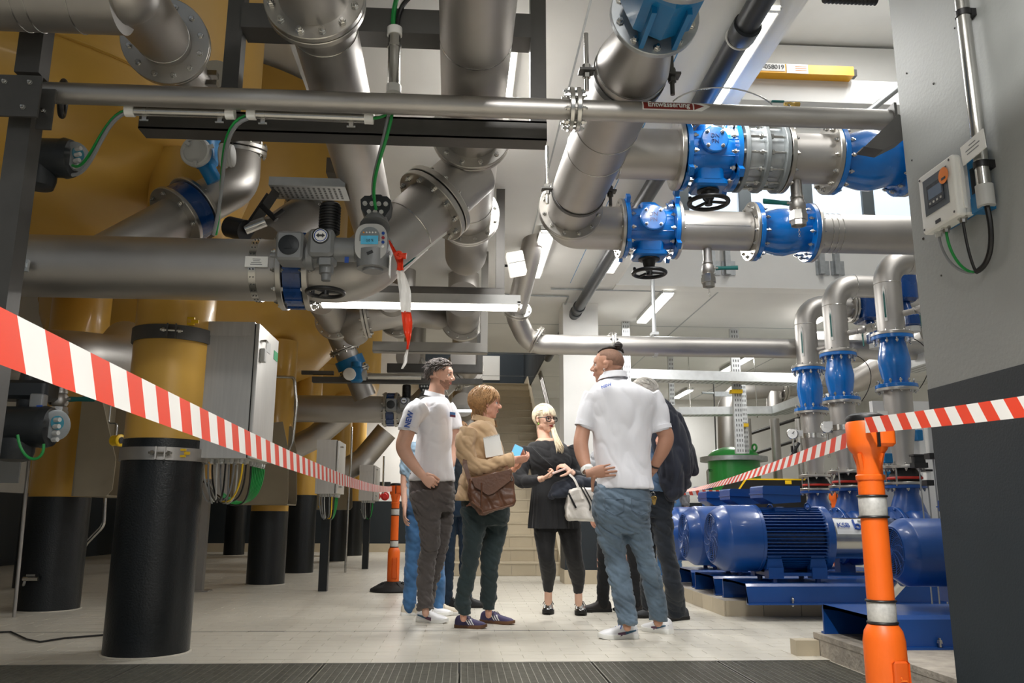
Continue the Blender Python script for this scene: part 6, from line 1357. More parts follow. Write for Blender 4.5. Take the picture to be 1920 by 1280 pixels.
def shoe(parent, heel, toe, mt, sole, wd=.098, high=.085, tongue=None, lace=None, sole_h=.026, stripes=None, side=1, toe_mt=None, extra=None, collar=1.0, label=None):
    A = V(heel); A.z = 0; B = V(toe); B.z = 0; d = (B-A); L = d.length; u = d.normalized(); t = Z.cross(u)
    g = lambda x, y, z: A+u*(x*L)+t*y+Z*z
    out = [(.0, .26), (.04, .36), (.12, .40), (.3, .39), (.45, .42), (.62, .50), (.75, .50), (.88, .42), (.96, .27), (1.0, .10)]
    poly = [(x, y*wd) for x, y in out]+[(x, -y*wd*.96) for x, y in reversed(out)]
    m = MB(); n = len(poly); vs = []; lv = ((0, .97), (.004, 1.0), (sole_h-.003, 1.0), (sole_h, .96)); fs = []
    for z, f in lv: vs += [g(.5+(x-.5)*(1+.02*(f-1)), y*f, z+(.012*max(0, x-.85)/.15 if z < .01 else .008*max(0, x-.85)/.15)) for x, y in poly]
    fs = [tuple(range(n-1, -1, -1)), tuple(range(3*n, 4*n))]+[(j*n+i, j*n+(i+1) % n, (j+1)*n+(i+1) % n, (j+1)*n+i) for j in range(3) for i in range(n)]
    m.add(vs, fs)
    sec = [(.01, .20, .62), (.05, .33, .86), (.14, .38, 1.0), (.28, .375, 1.02*collar), (.40, .39, .92), (.52, .43, .74), (.66, .46, .60), (.8, .44, .50), (.91, .34, .40), (.985, .14, .24)]
    q = cr(sec, 3); U = MB(); k = 16; vs = []
    for x, w_, h in q:
        for i in range(k+1):
            a = math.pi*i/k; ca, sa = math.cos(a), math.sin(a)
            vs.append(g(x, wd*w_*math.copysign(abs(ca)**.75, ca), sole_h*.7+(high*h-sole_h*.4)*abs(sa)**.8))
    fs = [(j*(k+1)+i, (j+1)*(k+1)+i, (j+1)*(k+1)+i+1, j*(k+1)+i+1) for j in range(len(q)-1) for i in range(k)]; fs += [tuple(range(k, -1, -1)), tuple(range((len(q)-1)*(k+1), len(q)*(k+1)))]
    U.add(vs, fs)
    up = U.build('shoe', mt, parent)
    if label: up['label'] = label
    m.build('sole', sole, up, 30)
    lace = lace or mt
    m = MB()
    for i in range(4):
        x = .40+.07*i; h = high*(1.03*collar-.12*i*1.05)-.002; m.tube([g(x, -.024, h-.012), g(x+.012, 0, h+.004), g(x, .024, h-.012)], .0032, 6)
    m.tube([g(.40, .0, high*.95*collar), g(.43, .03, high*.98), g(.47, .045, high*.7)], .003, 6); m.tube([g(.40, .0, high*.95*collar), g(.43, -.03, high*.98), g(.47, -.045, high*.7)], .003, 6); m.build('laces', lace, up)
    def sidep(x, h, off=.0012): 
        for i in range(len(q)-1):
            if q[i][0] <= x <= q[i+1][0]: f = (x-q[i][0])/(q[i+1][0]-q[i][0]); w_ = q[i][1]*(1-f)+q[i+1][1]*f; hh = q[i][2]*(1-f)+q[i+1][2]*f; break
        sa = min(1, max(0, (h-sole_h*.7)/max(.001, high*hh-sole_h*.4)))**(1/.8); ca = math.sqrt(max(0, 1-sa*sa)); return g(x, (wd*w_*abs(ca)**.75+off)*side, h)
    if stripes == 'three':
        m = MB()
        for i in range(3):
            x0 = .36+.075*i; hs = [.026+.0075*j for j in range(6)]
            vs = []
            for j, h in enumerate(hs): xx = x0+.10-.024*j; vs += [sidep(xx, h, .002), sidep(xx+.038, h, .002)]
            m.add(vs, [(2*j, 2*j+1, 2*j+3, 2*j+2) for j in range(5)])
        m.build('side_stripes', WHT, up)
    if stripes == 'curve':
        m = MB(); vs = []
        for j in range(9):
            f = j/8; x = .02+.52*f; hb = .055-.012*math.sin(f*2.2)-.022*f*f; th = .005+.012*f
            vs += [sidep(x, hb-th*.5, .002), sidep(x, hb+th, .002)]
        fs = [(2*j, 2*j+1, 2*j+3, 2*j+2) for j in range(8)]
        m.add(vs[:12], fs[:5], 0); m.add(vs[10:], [(0, 1, 3, 2), (2, 3, 5, 4), (4, 5, 7, 6)], 1)
        m.build('side_mark', [mat('shoe_mark_teal', (60, 96, 120), .6, 0, .5, 300), mat('shoe_mark_purple', (96, 66, 88), .6, 0, .5, 300)], up)
    return up
def person(label, D, px, foot_py=None, group=None):
    b = Body(D); c = P(px, 1150, D); g = root('person', label, 'person', (c.x, D, 0), group); return b, g
def ground(px, py): return PZ(px, py, 0)
def collar(parent, c, r, mt, dirf, h=.045, tilt=.25, flare=1.12, gap=50):
    m = MB(); f = math.atan2(dirf.y, dirf.x); vs = []; n = 28
    for i in range(n+1):
        a = f+R(gap/2)+(2*math.pi-R(gap))*i/n; ca, sa = math.cos(a), math.sin(a); fr_ = math.cos(a-f)
        for rr, zz in ((1.0, 0), (1.0, h), (flare, h*.98), (flare*1.12, h*.15)): vs.append(V(c)+V((ca*r*rr, sa*r*rr, zz-tilt*fr_*r*.9*rr)))
    fs = [(4*i+j, 4*i+4+j, 4*i+5+j, 4*i+1+j) for i in range(n) for j in range(3)]
    m.add(vs, fs); m.add([v+V((0, 0, -.002)) for v in vs], [tuple(reversed(q)) for q in fs]); return m.build('collar', mt, parent, 60)
# ------------------------------------------------------------------ P1 bearded man in white polo
b, g = person('bearded man in a white polo and dark grey trousers, hand in pocket', 6.15, 808)
GREYT = fabric('charcoal_twill', (84, 78, 76), .16, 5, .85, .15, 400)
t_ = MB(); b.torso(t_, [(772, 848, 880, 0, .13), (766, 851, 905, 0, .135), (768, 852, 935, 0, .135), (776, 850, 958, 0, .12)])
b.limb(t_, [(797, 920, -.07, 54), (802, 965, -.08, 49), (807, 1010, -.10, 36), (800, 1055, -.05, 33), (797, 1100, -.06, 31), (798, 1143, -.09, 32)], k=6, ball=False)
b.limb(t_, [(829, 920, .07, 48), (830, 965, .08, 42), (828, 1010, .07, 31), (818, 1055, .10, 28), (806, 1100, .18, 27), (800, 1134, .24, 27)], k=6, ball=False)
finish(vox(t_, .0075, 2), 'trousers', GREYT, g, .0085, (7, 7, 17), 1)
t_ = MB(); b.torso(t_, [(803, 835, 744, 0, .07), (787, 842, 752, 0, .14), (779, 847, 770, 0, .175), (781, 849, 810, 0, .165), (778, 848, 850, 0, .16), (770, 851, 880, 0, .16), (765, 853, 898, 0, .16), (766, 853, 903, 0, .155)])
b.limb(t_, [(792, 762, -.15, 42), (776, 776, -.18, 42), (766, 800, -.19, 37), (764, 808, -.19, 36)], ball=False)
b.limb(t_, [(832, 762, .15, 40), (848, 790, .17, 36), (852, 806, .17, 34)], ball=False)
finish(vox(t_, .0075, 3), 'polo_shirt', POLO, g, .005, (6, 6, 4), 2)
t_ = MB(); Mh = hmat(b.p(827, 703), -12, -4, 0)
b.torso(t_, [(800, 838, 745, 0, .09), (788, 840, 765, 0, .13), (786, 843, 860, 0, .12), (775, 845, 930, 0, .1)], .92)
b.limb(t_, [(790, 766, -.15, 26), (772, 790, -.19, 29), (760, 820, -.20, 29), (756, 838, -.20, 28), (764, 856, -.20, 25), (778, 875, -.205, 20), (791, 890, -.21, 16)], k=5)
b.limb(t_, [(836, 770, .15, 24), (852, 815, .18, 24), (848, 845, .15, 20), (846, 870, .10, 15)], k=4)
b.limb(t_, [(797, 920, -.07, 30), (802, 965, -.08, 28), (807, 1010, -.10, 20), (800, 1055, -.05, 18), (797, 1100, -.06, 15), (798, 1150, -.09, 13)]); b.limb(t_, [(829, 920, .07, 28), (830, 965, .08, 25), (828, 1010, .07, 18), (818, 1055, .10, 17), (806, 1100, .18, 15), (800, 1140, .24, 12)])
sk = MB(); take(sk, vox(t_, .008, 2)); head(sk, Mh, .232, b.p(817, 752), .058, vs=.0042, beard=lambda l: l.y > .04+.9*max(0, -.30-l.z) and (l.z < -.25+.35*abs(l.y-.22) or (l.y > .2 and l.z < -.175)) and not (abs(l.x) < .10 and l.z > -.19 and l.y > .3) and not (abs(l.x) < .085 and -.285 < l.z < -.215 and l.y > .3) and l.z > -.47)
hand(sk, b.p(793, 892, -.215), V((.75, .05, -.6)), V((.1, .95, .0)), 1, (.75, .85, .9, 1.0), 1.0, (.5, .1))
bo = sk.build('body', [SKIN1, mat('beard_stubble', (150, 114, 96), .7, 0, .2, 90, .3, 300)], g, None)
face(g, Mh, .232, LIPS, mat('hair_dark_brown', (52, 44, 40), .6, 0, .3, 60, .2, 200))
HB = MATS['hair_dark_brown']; HG = mat('hair_greying', (92, 84, 80), .6, 0, .45, 50, .2, 200)
hl = cap(Mh, .232, (.345, .435, .385), (0, -.06, .13), lambda az, el: el > (-.55 if abs(az) > 2.0 else (.45 if abs(az) < .8 else (.28 if abs(az) < 1.45 else -.1))))
o_ = hl.build('hair', HG, g, None)
rg = lambda az, el: el > (-.5 if abs(az) > 2.0 else (.48 if abs(az) < .8 else .15))
fw = lambda dv, rnd: V((dv.x*.3+rnd.uniform(-.5, .5), -.45+rnd.uniform(-.3, .2), rnd.uniform(-.2, .5) if dv.z > .3 else -.5))
locks(Mh, .232, 420, rg, .20, .35, .011, 3, .8, .05, fw).build('hair_strands', HB, o_, None); locks(Mh, .232, 320, rg, .19, .3, .010, 13, .8, .09, fw).build('grey_strands', HG, o_, None)
collar(g, b.p(818.5, 747), .067, POLO, V((1, -.45, 0)), .042, .3, 1.28, 40)
def cuff(q, q2, r): m = MB(); d = (V(q2)-V(q)).normalized(); m.lathe(V(q)-d*.004, d, [(0, r-.004), (0, r+.001), (.028, r+.002), (.030, r-.004)], 30, 0, False); m.build('cuff', POLO, g)
cuff(b.p(764.5, 806, -.19), b.p(769, 793, -.187), .0725)
tx = b.p(767, 786, -.285); text('NEW', .052, INKB, g, tx, V((.22, .12, 1)), V((-1, .0, .22)), bold=.002)
m = MB(); q = b.p(842, 778, -.10); nn = V((.75, -.66, 0)); m.prism([(-.028, -.018), (.028, -.018), (.028, .018), (-.028, .018)], q+V((.025, -.03, 0)), V((.66, .75, 0)), Z, nn*.004); bd = m.build('badge', mat('badge_blue', (58, 110, 170), .4), g)
m = MB(); m.prism([(-.028, -.018), (.028, -.018), (.028, -.002), (-.028, -.002)], q+V((.025, -.03, 0))+nn*.0041, V((.66, .75, 0)), Z, nn*.001); m.build('badge_stripe', mat('badge_maroon', (100, 40, 58), .4), bd)
WSH = mat('white_leather', (234, 234, 236), .4, 0, .03, 10, .05, 80)
shoe(g, ground(782, 1165), ground(840, 1168), WSH, WHT, .105, .088, None, WHT, .028, 'curve', -1)
shoe(g, ground(775, 1152), ground(849, 1154), WSH, WHT, .105, .088, None, WHT, .028, 'curve', -1)
# ------------------------------------------------------------------ P2 woman in beige jacket
b, g = person('woman in a beige jacket with light brown bob, holding a phone', 5.8, 905)
DGT = fabric('dark_green_twill', (34, 50, 52), .14, 5, .8, .15, 400); BEI = fabric('beige_cotton', (188, 158, 122), .08, 6, .85, .12, 400)
t_ = MB(); b.torso(t_, [(870, 955, 905, 0, .15), (865, 958, 935, 0, .155), (868, 956, 965, 0, .145), (874, 950, 985, 0, .12)])
b.limb(t_, [(888, 950, -.08, 52), (889, 990, -.09, 44), (884, 1035, -.10, 35), (876, 1080, -.08, 31), (868, 1120, -.06, 31), (868, 1134, -.06, 33), (870, 1138, -.06, 25), (870, 1152, -.06, 25)], k=5, ball=False)
b.limb(t_, [(932, 950, .07, 50), (928, 1000, .07, 44), (919, 1048, .05, 36), (917, 1090, .07, 31), (916, 1125, .09, 32), (916, 1130, .09, 26), (916, 1144, .09, 26)], k=5, ball=False)
finish(vox(t_, .0075, 2), 'trousers', DGT, g, .0065, (6, 6, 15), 3)
t_ = MB(); b.torso(t_, [(900, 924, 787, 0, .07), (880, 926, 798, 0, .15), (866, 934, 815, 0, .185), (866, 944, 845, 0, .19), (866, 950, 880, 0, .18), (860, 958, 905, 0, .175), (853, 962, 930, 0, .18), (852, 963, 938, 0, .175)])
b.limb(t_, [(880, 808, -.16, 40), (872, 835, -.21, 40), (880, 866, -.22, 38), (906, 876, -.24, 33), (935, 868, -.24, 28), (961, 861, -.22, 24)], k=6, ball=False)
b.limb(t_, [(905, 808, .17, 40), (910, 850, .2, 36), (930, 880, .15, 30), (962, 876, .02, 23)], k=5, ball=False)
finish(vox(t_, .0075, 2), 'jacket', BEI, g, .0075, (7, 7, 10), 4)
t_ = MB(); b.torso(t_, [(895, 924, 796, 0, .09), (880, 930, 820, 0, .13), (880, 940, 880, 0, .13), (875, 945, 950, 0, .12)], .88)
b.limb(t_, [(881, 810, -.16, 22), (873, 835, -.21, 22), (881, 866, -.22, 20), (906, 875, -.24, 17), (935, 868, -.24, 15), (963, 861, -.22, 14)], k=6); b.limb(t_, [(905, 812, .17, 22), (910, 850, .2, 20), (930, 880, .15, 16), (964, 875, .02, 14)], k=5)
b.limb(t_, [(888, 950, -.08, 32), (889, 990, -.09, 27), (884, 1035, -.10, 20), (876, 1080, -.08, 18), (869, 1120, -.06, 15), (869, 1160, -.06, 12)]); b.limb(t_, [(932, 950, .07, 30), (928, 1000, .07, 26), (919, 1048, .05, 21), (917, 1090, .07, 18), (916, 1120, .09, 15), (916, 1153, .09, 12)])
sk = MB(); take(sk, vox(t_, .008, 2)); Mh = hmat(b.p(913, 756), 4, 0, 0); head(sk, Mh, .222, b.p(908, 800), .052, vs=.0042, jaw=.98)
hand(sk, b.p(964, 861, -.21), V((.8, .35, .05)), V((.1, .6, .7)), -1, (.35, .45, .5, .6), .92, (.7, .3))
hand(sk, b.p(966, 876, .0), V((.55, -.35, .75)), V((-.6, -.5, .4)), 1, (.3, .35, .4, .4), .92, (.8, .3))
sk.build('body', SKIN2, g, None); face(g, Mh, .222, mat('lip_rose', (176, 100, 92), .4), None)
HL = mat('hair_light_brown', (150, 112, 72), .5, 0, .38, 40, .3, 160); HL2 = mat('hair_golden_brown', (172, 132, 88), .5, 0, .3, 60, .2, 160)
sh = (.40, .47, .43); ct = (0, -.09, .12)
hl = cap(Mh, .222, sh, ct, lambda az, el: el > (-.95 if abs(az) > 1.7 else (.55 if abs(az) < .9 else .25))); o_ = hl.build('hair', HL, g, None)
reg = lambda az, el: el > (-.55 if abs(az) > 1.65 else (.62 if abs(az) < 1.0 else .3))
fw = lambda dv, rnd: V((dv.x*.8+rnd.uniform(-.35, .35), -.35 if dv.y > -.1 else dv.y*.4, -.8))
locks(Mh, .222, 620, reg, .50, .5, .014, 8, .9, .03, fw, .05, sh, ct).build('hair_strands', HL, o_, None)
locks(Mh, .222, 420, reg, .46, .5, .012, 9, 1.1, .08, fw, .04, sh, ct).build('hair_waves', HL2, o_, None)
collar(g, b.p(909, 795), .068, BEI, V((1, -.2, 0)), .05, .3, 1.25, 60)
m = MB(); q = b.p(961, 861, -.22); m.torus(q, (.95, .1, .1), .046, .006, 24, 8); m.build('cuff', BEI, g)
PURP = mat('purple_suede', (74, 66, 104), .7, 0, .12, 20, .15, 200); GUM = mat('gum_sole', (112, 78, 52), .55, 0, .08, 10)
shoe(g, ground(853, 1176), ground(913, 1178), PURP, GUM, .092, .080, None, mat('lace_dark', (60, 54, 70), .7), .024, 'three', -1)
shoe(g, ground(902, 1166), ground(965, 1171), PURP, GUM, .092, .080, None, MATS['lace_dark'], .024, 'three', -1)
# things she carries
q = [b.p(906, 821, -.225), b.p(911, 858, -.225), b.p(944, 852, -.225), b.p(936, 814, -.225)]
nb = root('notebook', 'white spiral note pad tucked under the beige jacket sleeve', 'notebook', b.p(924, 846, -.27)); m = MB(); n_ = V((0, .012, 0)); m.add(q+[x+n_ for x in q], [(0, 1, 2, 3), (7, 6, 5, 4), (0, 4, 5, 1), (1, 5, 6, 2), (2, 6, 7, 3), (3, 7, 4, 0)], 0, False); m.build('pages', WHT, nb)
for k in range(12): m = MB(); e = q[0].lerp(q[3], (k+.5)/12); m.torus(e, (1, 0, .2), .006, .0014, 10, 5); m.build('ring', GREYL, nb)
ph = root('phone', 'smartphone with a lit blue screen in the beige jacket woman\'s hands', 'phone', b.p(969, 842, -.12))
ux = (b.p(979, 846, -.12)-b.p(962, 838, -.12)).normalized(); vy = V((.5, .75, .55)); vy = (vy-ux*vy.dot(ux)).normalized(); c = b.p(969, 846, -.12); nz = ux.cross(vy); rot = M((ux, vy, nz)).transposed()
m = MB(); m.rbox(c, (.07, .13, .009), .008, 0, rot); m.build('case', mat('phone_case', (96, 70, 110), .4), ph)
for s_ in (1, -1): m = MB(); m.box(c+nz*(.0048*s_), (.062, .118, .001), 0, rot); m.build('screen', mat('phone_screen', (96, 170, 200), .3, emit=.25), ph)
LEA = mat('brown_leather', (96, 62, 42), .42, 0, .22, 6, .2, 60)
bg = root('shoulder_bag', 'worn brown leather shoulder bag hanging on the beige jacket woman', 'bag', b.p(924, 965, -.24))
poly = [(880, 896), (958, 878), (966, 905), (968, 938), (962, 948), (908, 967), (898, 966), (884, 948), (877, 925)]
w3 = [b.p(x, y, -.29) for x, y in poly]; o0 = w3[0]; m = MB(); cc = sum(w3, V())/len(w3); n_ = len(w3); vs = []
for f, dy in ((.90, -.075), (.99, -.055), (1.0, 0), (.97, .05)): vs += [cc+(p_-cc)*f+V((0, dy, 0)) for p_ in w3]
m.add(vs, [tuple(range(n_)), tuple(range(4*n_-1, 3*n_-1, -1))]+[(j*n_+i, (j+1)*n_+i, (j+1)*n_+(i+1) % n_, j*n_+(i+1) % n_) for j in range(3) for i in range(n_)]); finish(vox(m, .007, 3), 'pouch', LEA, bg, .008, (8, 8, 8), 6)
fl_ = [(884, 897), (956, 880), (958, 900), (925, 925), (915, 928), (890, 912)]; w3 = [b.p(x, y, -.385) for x, y in fl_]; m = MB(); m.add(w3+[x+V((0, .012, 0)) for x in w3], [tuple(range(6)), tuple(range(11, 5, -1))]+[(i, 6+i, 6+(i+1) % 6, (i+1) % 6) for i in range(6)], 0, False); m.build('flap', LEA, bg)
m = MB(); m.tube([b.p(884, 940, -.39), b.p(903, 955, -.39), b.p(905, 962, -.39)], .006, 8); m.tube([b.p(903, 905, -.39), b.p(903, 960, -.385)], .005, 8); m.tube([b.p(903, 962, -.39), b.p(962, 946, -.385)], .005, 8); m.build('seam_piping', LEA, bg)
def strap(pts, wd, mt, parent, name='strap', th=.004):
    m = MB(); pts = [V(x) for x in cr([tuple(x) for x in pts], 5)]; vs = []
    for i, p_ in enumerate(pts):
        t = (pts[min(i+1, len(pts)-1)]-pts[max(i-1, 0)]).normalized(); s_ = t.cross(V((0, 1, 0))).normalized()*wd/2; vs += [p_-s_, p_+s_, p_+s_+V((0, th, 0)), p_-s_+V((0, th, 0))]
    m.add(vs, [(4*i+j, 4*i+(j+1) % 4, 4*i+4+(j+1) % 4, 4*i+4+j) for i in range(len(pts)-1) for j in range(4)], 0, True); return m.build(name, mt, parent)
strap([b.p(882, 906, -.30), b.p(872, 870, -.29), b.p(873, 858, -.25), b.p(875, 850, -.2)], .03, LEA, bg); strap([b.p(955, 885, -.33), b.p(948, 872, -.26), b.p(944, 860, -.16)], .022, LEA, bg)
m = MB(); q = b.p(955, 893, -.37); m.tube([q, q-Z*.03+X*.012], .005, 6); m.tube([q+X*.01, q+X*.02-Z*.028], .005, 6); m.build('zip_pull', STEEL_B, bg)
# ------------------------------------------------------------------ P3 woman in black with glasses
b, g = person('woman in a black dress with glasses and a blond ponytail', 6.45, 1040)
BLKD = fabric('black_jersey', (26, 27, 30), .15, 8, .8, .2, 300); TIGHT = fabric('black_leggings', (17, 17, 19), .12, 8, .75, .15, 400)
t_ = MB(); b.limb(t_, [(1021, 965, 0, 44), (1022, 1000, 0, 41), (1024, 1040, -.02, 31), (1028, 1070, .06, 30), (1028, 1095, .11, 21), (1028, 1108, .13, 17)], ball=False, k=6)
b.limb(t_, [(1066, 965, 0, 46), (1069, 1000, 0, 42), (1075, 1040, -.02, 33), (1082, 1072, .06, 31), (1084, 1098, .11, 21), (1084, 1111, .13, 17)], ball=False, k=6); b.torso(t_, [(1005, 1080, 930, 0, .11), (1000, 1086, 975, 0, .12)])
finish(vox(t_, .0075, 2), 'leggings', TIGHT, g, .002, (8, 8, 14), 5)
t_ = MB(); b.torso(t_, [(1004, 1046, 826, 0, .075), (992, 1058, 832, 0, .10), (984, 1070, 846, 0, .125), (990, 1072, 868, -.01, .135), (997, 1072, 890, 0, .115), (999, 1072, 903, 0, .11)])
b.limb(t_, [(990, 842, 0, 30), (981, 862, -.02, 31), (976, 885, -.06, 30), (978, 901, -.10, 28), (994, 902, -.17, 24), (1011, 898, -.20, 19)], k=6, ball=False)
b.limb(t_, [(1064, 840, 0, 30), (1078, 862, -.02, 28), (1088, 882, -.06, 26), (1085, 893, -.12, 22), (1074, 887, -.19, 17)], k=6, ball=False)
finish(vox(t_, .007, 2), 'dress_top', BLKD, g, .0045, (7, 7, 10), 6)
t_ = MB(); n = 90; vs = []; lv = [(1000, 1073, 897, .11), (997, 1078, 915, .125), (994, 1083, 945, .14), (991, 1088, 975, .15), (990, 1089, 990, .152)]
for a, c, py, h in lv:
    A = b.p(a, py); B = b.p(c, py); cx = (A.x+B.x)/2; rx = (B.x-A.x)/2; f = max(0, (py-905)/85)
    for i in range(n): an = 2*math.pi*i/n; k = 1+.075*min(1, f*1.6)*(((i*30/n) % 1)-.5); vs.append((cx+rx*math.cos(an)*k, b.D+h*math.sin(an)*k, A.z))
t_.add(vs, [(j*n+i, j*n+(i+1) % n, (j+1)*n+(i+1) % n, (j+1)*n+i) for j in range(4) for i in range(n)]+[tuple(range(n))]); t_.build('pleated_skirt', BLKD, g, 30)
t_ = MB(); b.torso(t_, [(1007, 1042, 822, 0, .065), (998, 1056, 836, 0, .09), (992, 1066, 870, 0, .105), (1000, 1070, 905, 0, .1), (1000, 1080, 960, 0, .1)], .96)
b.limb(t_, [(990, 844, 0, 16), (981, 862, -.02, 16), (976, 885, -.06, 16), (978, 901, -.10, 15), (994, 902, -.17, 14), (1013, 898, -.20, 12), (1017, 897, -.21, 12)], k=6); b.limb(t_, [(1064, 842, 0, 16), (1078, 862, -.02, 16), (1087, 882, -.06, 15), (1085, 893, -.12, 13), (1074, 887, -.19, 12), (1070, 885, -.21, 12)], k=6)
b.limb(t_, [(1021, 965, 0, 30), (1022, 1000, 0, 28), (1024, 1040, -.02, 22), (1028, 1070, .06, 20), (1028, 1095, .11, 15), (1028, 1128, .14, 14)]); b.limb(t_, [(1066, 965, 0, 30), (1069, 1000, 0, 28), (1075, 1040, -.02, 22), (1082, 1072, .06, 20), (1084, 1098, .11, 15), (1085, 1130, .14, 14)])
sk = MB(); take(sk, vox(t_, .007, 2)); Mh = hmat(b.p(1022, 785.5), -54, -3, 0); head(sk, Mh, .218, b.p(1022, 828), .047, vs=.004, jaw=.94)
hand(sk, b.p(1014, 897, -.21), V((.95, -.1, .25)), V((.1, -.15, .95)), 1, (.75, .85, .9, .95), .88, (.4, .1))
hand(sk, b.p(1071, 885, -.22), V((-.75, -.12, .62)), V((-.5, .5, -.55)), 1, (.7, .8, .85, .9), .88, (1.25, .95))
sk.build('body', mat('skin_pale', (222, 178, 154), .5, 0, .05, 14, .04, 120), g, None); face(g, Mh, .218, LIPR, mat('brow_blond', (170, 140, 110), .6))
HBL = mat('hair_blond', (236, 222, 192), .45, 0, .16, 40, .25, 160)
sh = (.375, .445, .41); ct = (0, -.07, .14)
hl = cap(Mh, .218, sh, ct, lambda az, el: el > (-.75 if abs(az) > 1.9 else (.16 if abs(az) < .95 else (.1 if abs(az) < 1.4 else -.2)))); o_ = hl.build('hair', HBL, g, None)
locks(Mh, .218, 800, lambda az, el: el > (-.5 if abs(az) > 1.8 else (.35 if abs(az) < 1.0 else .02)), .42, .15, .010, 11, .15, .02, hug=.03, flow= lambda dv, rnd: V((dv.x*.2+(.25 if dv.y < .1 else 0), -.6 if dv.y > -.1 else -.1, -.9 if dv.y < .2 else -.1)), shell=sh, ctr=ct).build('hair_strands', HBL, o_, None)
locks(Mh, .218, 190, lambda az, el: .45 < el < .95 and abs(az) < .95, .25, .8, .010, 12, .12, .02, lambda dv, rnd: V((dv.x*.4, .45, -.9)), None, sh, ct).build('fringe', HBL, o_, None)
m = MB(); rnd = random.Random(4)
for k in range(110):
    a0 = b.p(1036+rnd.uniform(-4, 4), 800+rnd.uniform(-4, 6), -.02+rnd.uniform(-.03, .03)); e = b.p(1052+rnd.uniform(-9, 6), 846+rnd.uniform(-7, 5), -.12+rnd.uniform(-.02, .02)); mid = b.p(1042+rnd.uniform(-6, 6), 822, -.12+rnd.uniform(-.02, .02))
    m.tube(bez(a0, mid, mid.lerp(e, .5)+V((rnd.uniform(-.01, .01), -.01, 0)), e, 7), [.003, .004, .0045, .0045, .0045, .004, .003, .001], 5)
m.build('ponytail', HBL, o_, None)
GL = MB(); Rm = Mh.to_3x3(); H = .218; A = lambda x, y, z: Mh @ V((x*H, y*H, z*H))
for s_ in (-1, 1):
    pts = [A(s_*(.145+.115*math.copysign(abs(math.cos(a))**.7, math.cos(a))), .375-.02*abs(math.cos(a)), -.015+.085*math.copysign(abs(math.sin(a))**.7, math.sin(a))) for a in [2*math.pi*i/20 for i in range(20)]]
    GL.tube(pts, .0035, 7, 0, False, True); GL.tube([A(s_*.26, .355, .035), A(s_*.33, .2, .03), A(s_*.35, -.02, .02)], .0035, 7)
GL.tube([A(-.035, .38, .0), A(0, .395, .012), A(.035, .38, .0)], .003, 7); gl = GL.build('glasses', BLK, g)
gl['label'] = 'black framed glasses'
for s_ in (-1, 1): m = MB(); m.ball(A(.33*s_, .03, -.20), .008, 10, 8); m.cyl(A(.325*s_, .02, -.14), A(.33*s_, .03, -.19), .0015, None, 6); m.build('earring', mat('green_bead', (130, 170, 70), .3), g)
PAT = mat('black_patent_leather', (10, 10, 11), .12, 0, .1, 20, .15, 60, coat=1)
shoe(g, ground(1029, 1145), ground(1027, 1152.5), PAT, RUB, .1, .095, None, BLK, .034, None, 1); shoe(g, ground(1086, 1146.5), ground(1090, 1154.5), PAT, RUB, .1, .095, None, BLK, .034, None, 1)
for a, c in (((998, 842), (1032, 872)), ): m = MB(); m.tube([b.p(997, 838, -.115), b.p(1015, 856, -.165), b.p(1036, 874, -.18)], .003, 6); m.build('bag_cord', BLK, g)
m = MB(); m.tube([b.p(1072, 883, -.235), b.p(1076, 888, -.20), b.p(1070, 893, -.2), b.p(1066, 888, -.235)], .005, 8, 0, False, True); m.build('bracelet', STEEL_B, g)
dv = root('phone', 'pale phone in the hands of the woman in black', 'phone', b.p(1048, 884, -.25)); m = MB(); u_ = V((.93, .1, .35)).normalized(); rot = M((u_, V((0, 1, 0)).cross(u_).normalized(), V((0, -1, 0)))).transposed(); m.rbox(b.p(1048, 883, -.25), (.115, .016, .055), .006, 0, rot); m.build('case', mat('pale_rose_case', (222, 190, 180), .4), dv)
m = MB(); m.box(b.p(1048, 883, -.25)+rot @ V((0, .0083, 0)), (.105, .001, .048), 0, rot); m.build('screen', BLK, dv)
hb = root('handbag', 'white handbag with black stripes held by the woman in black', 'bag', b.p(1088, 978, -.2)); WL = mat('white_bag_leather', (226, 222, 214), .45, 0, .05, 8, .1, 80)
poly = [(1064, 918), (1080, 913), (1110, 914), (1120, 920), (1122, 978), (1064, 976), (1060, 968), (1060, 948)]; w3 = [b.p(x, y, -.2) for x, y in poly]; cc = sum(w3, V())/8; m = MB(); vs = []
for f, dy in ((.86, -.10), (.98, -.08), (1.0, 0), (.96, .07)): vs += [cc+(p_-cc)*f+V((0, dy, 0)) for p_ in w3]
m.add(vs, [tuple(range(8)), tuple(range(31, 23, -1))]+[(j*8+i, (j+1)*8+i, (j+1)*8+(i+1) % 8, j*8+(i+1) % 8) for j in range(3) for i in range(8)]); finish(vox(m, .006, 3), 'pouch', WL, hb, .004, (8, 8, 8), 2)
strap([b.p(1066, 924, -.305), b.p(1074, 940, -.308), b.p(1080, 952, -.308)], .014, BLK, hb, 'zip'); strap([b.p(1085, 905, -.30), b.p(1096, 925, -.308), b.p(1106, 945, -.308), b.p(1106, 957, -.308)], .010, BLK, hb, 'stripe'); strap([b.p(1092, 908, -.30), b.p(1102, 925, -.309), b.p(1112, 945, -.309), b.p(1112, 957, -.309)], .008, BLK, hb, 'stripe')
strap([b.p(1093, 935, -.31), b.p(1078, 900, -.28), b.p(1068, 888, -.25), b.p(1075, 880, -.2)], .016, WL, hb, 'strap')
m = MB(); b.limb(m, [(1034, 930, -.2, 14), (1046, 915, -.2, 24), (1068, 906, -.2, 24), (1092, 903, -.2, 24), (1112, 908, -.2, 22)], k=6); b.limb(m, [(1040, 928, -.24, 12), (1058, 922, -.23, 20), (1085, 906, -.24, 18)], k=5)
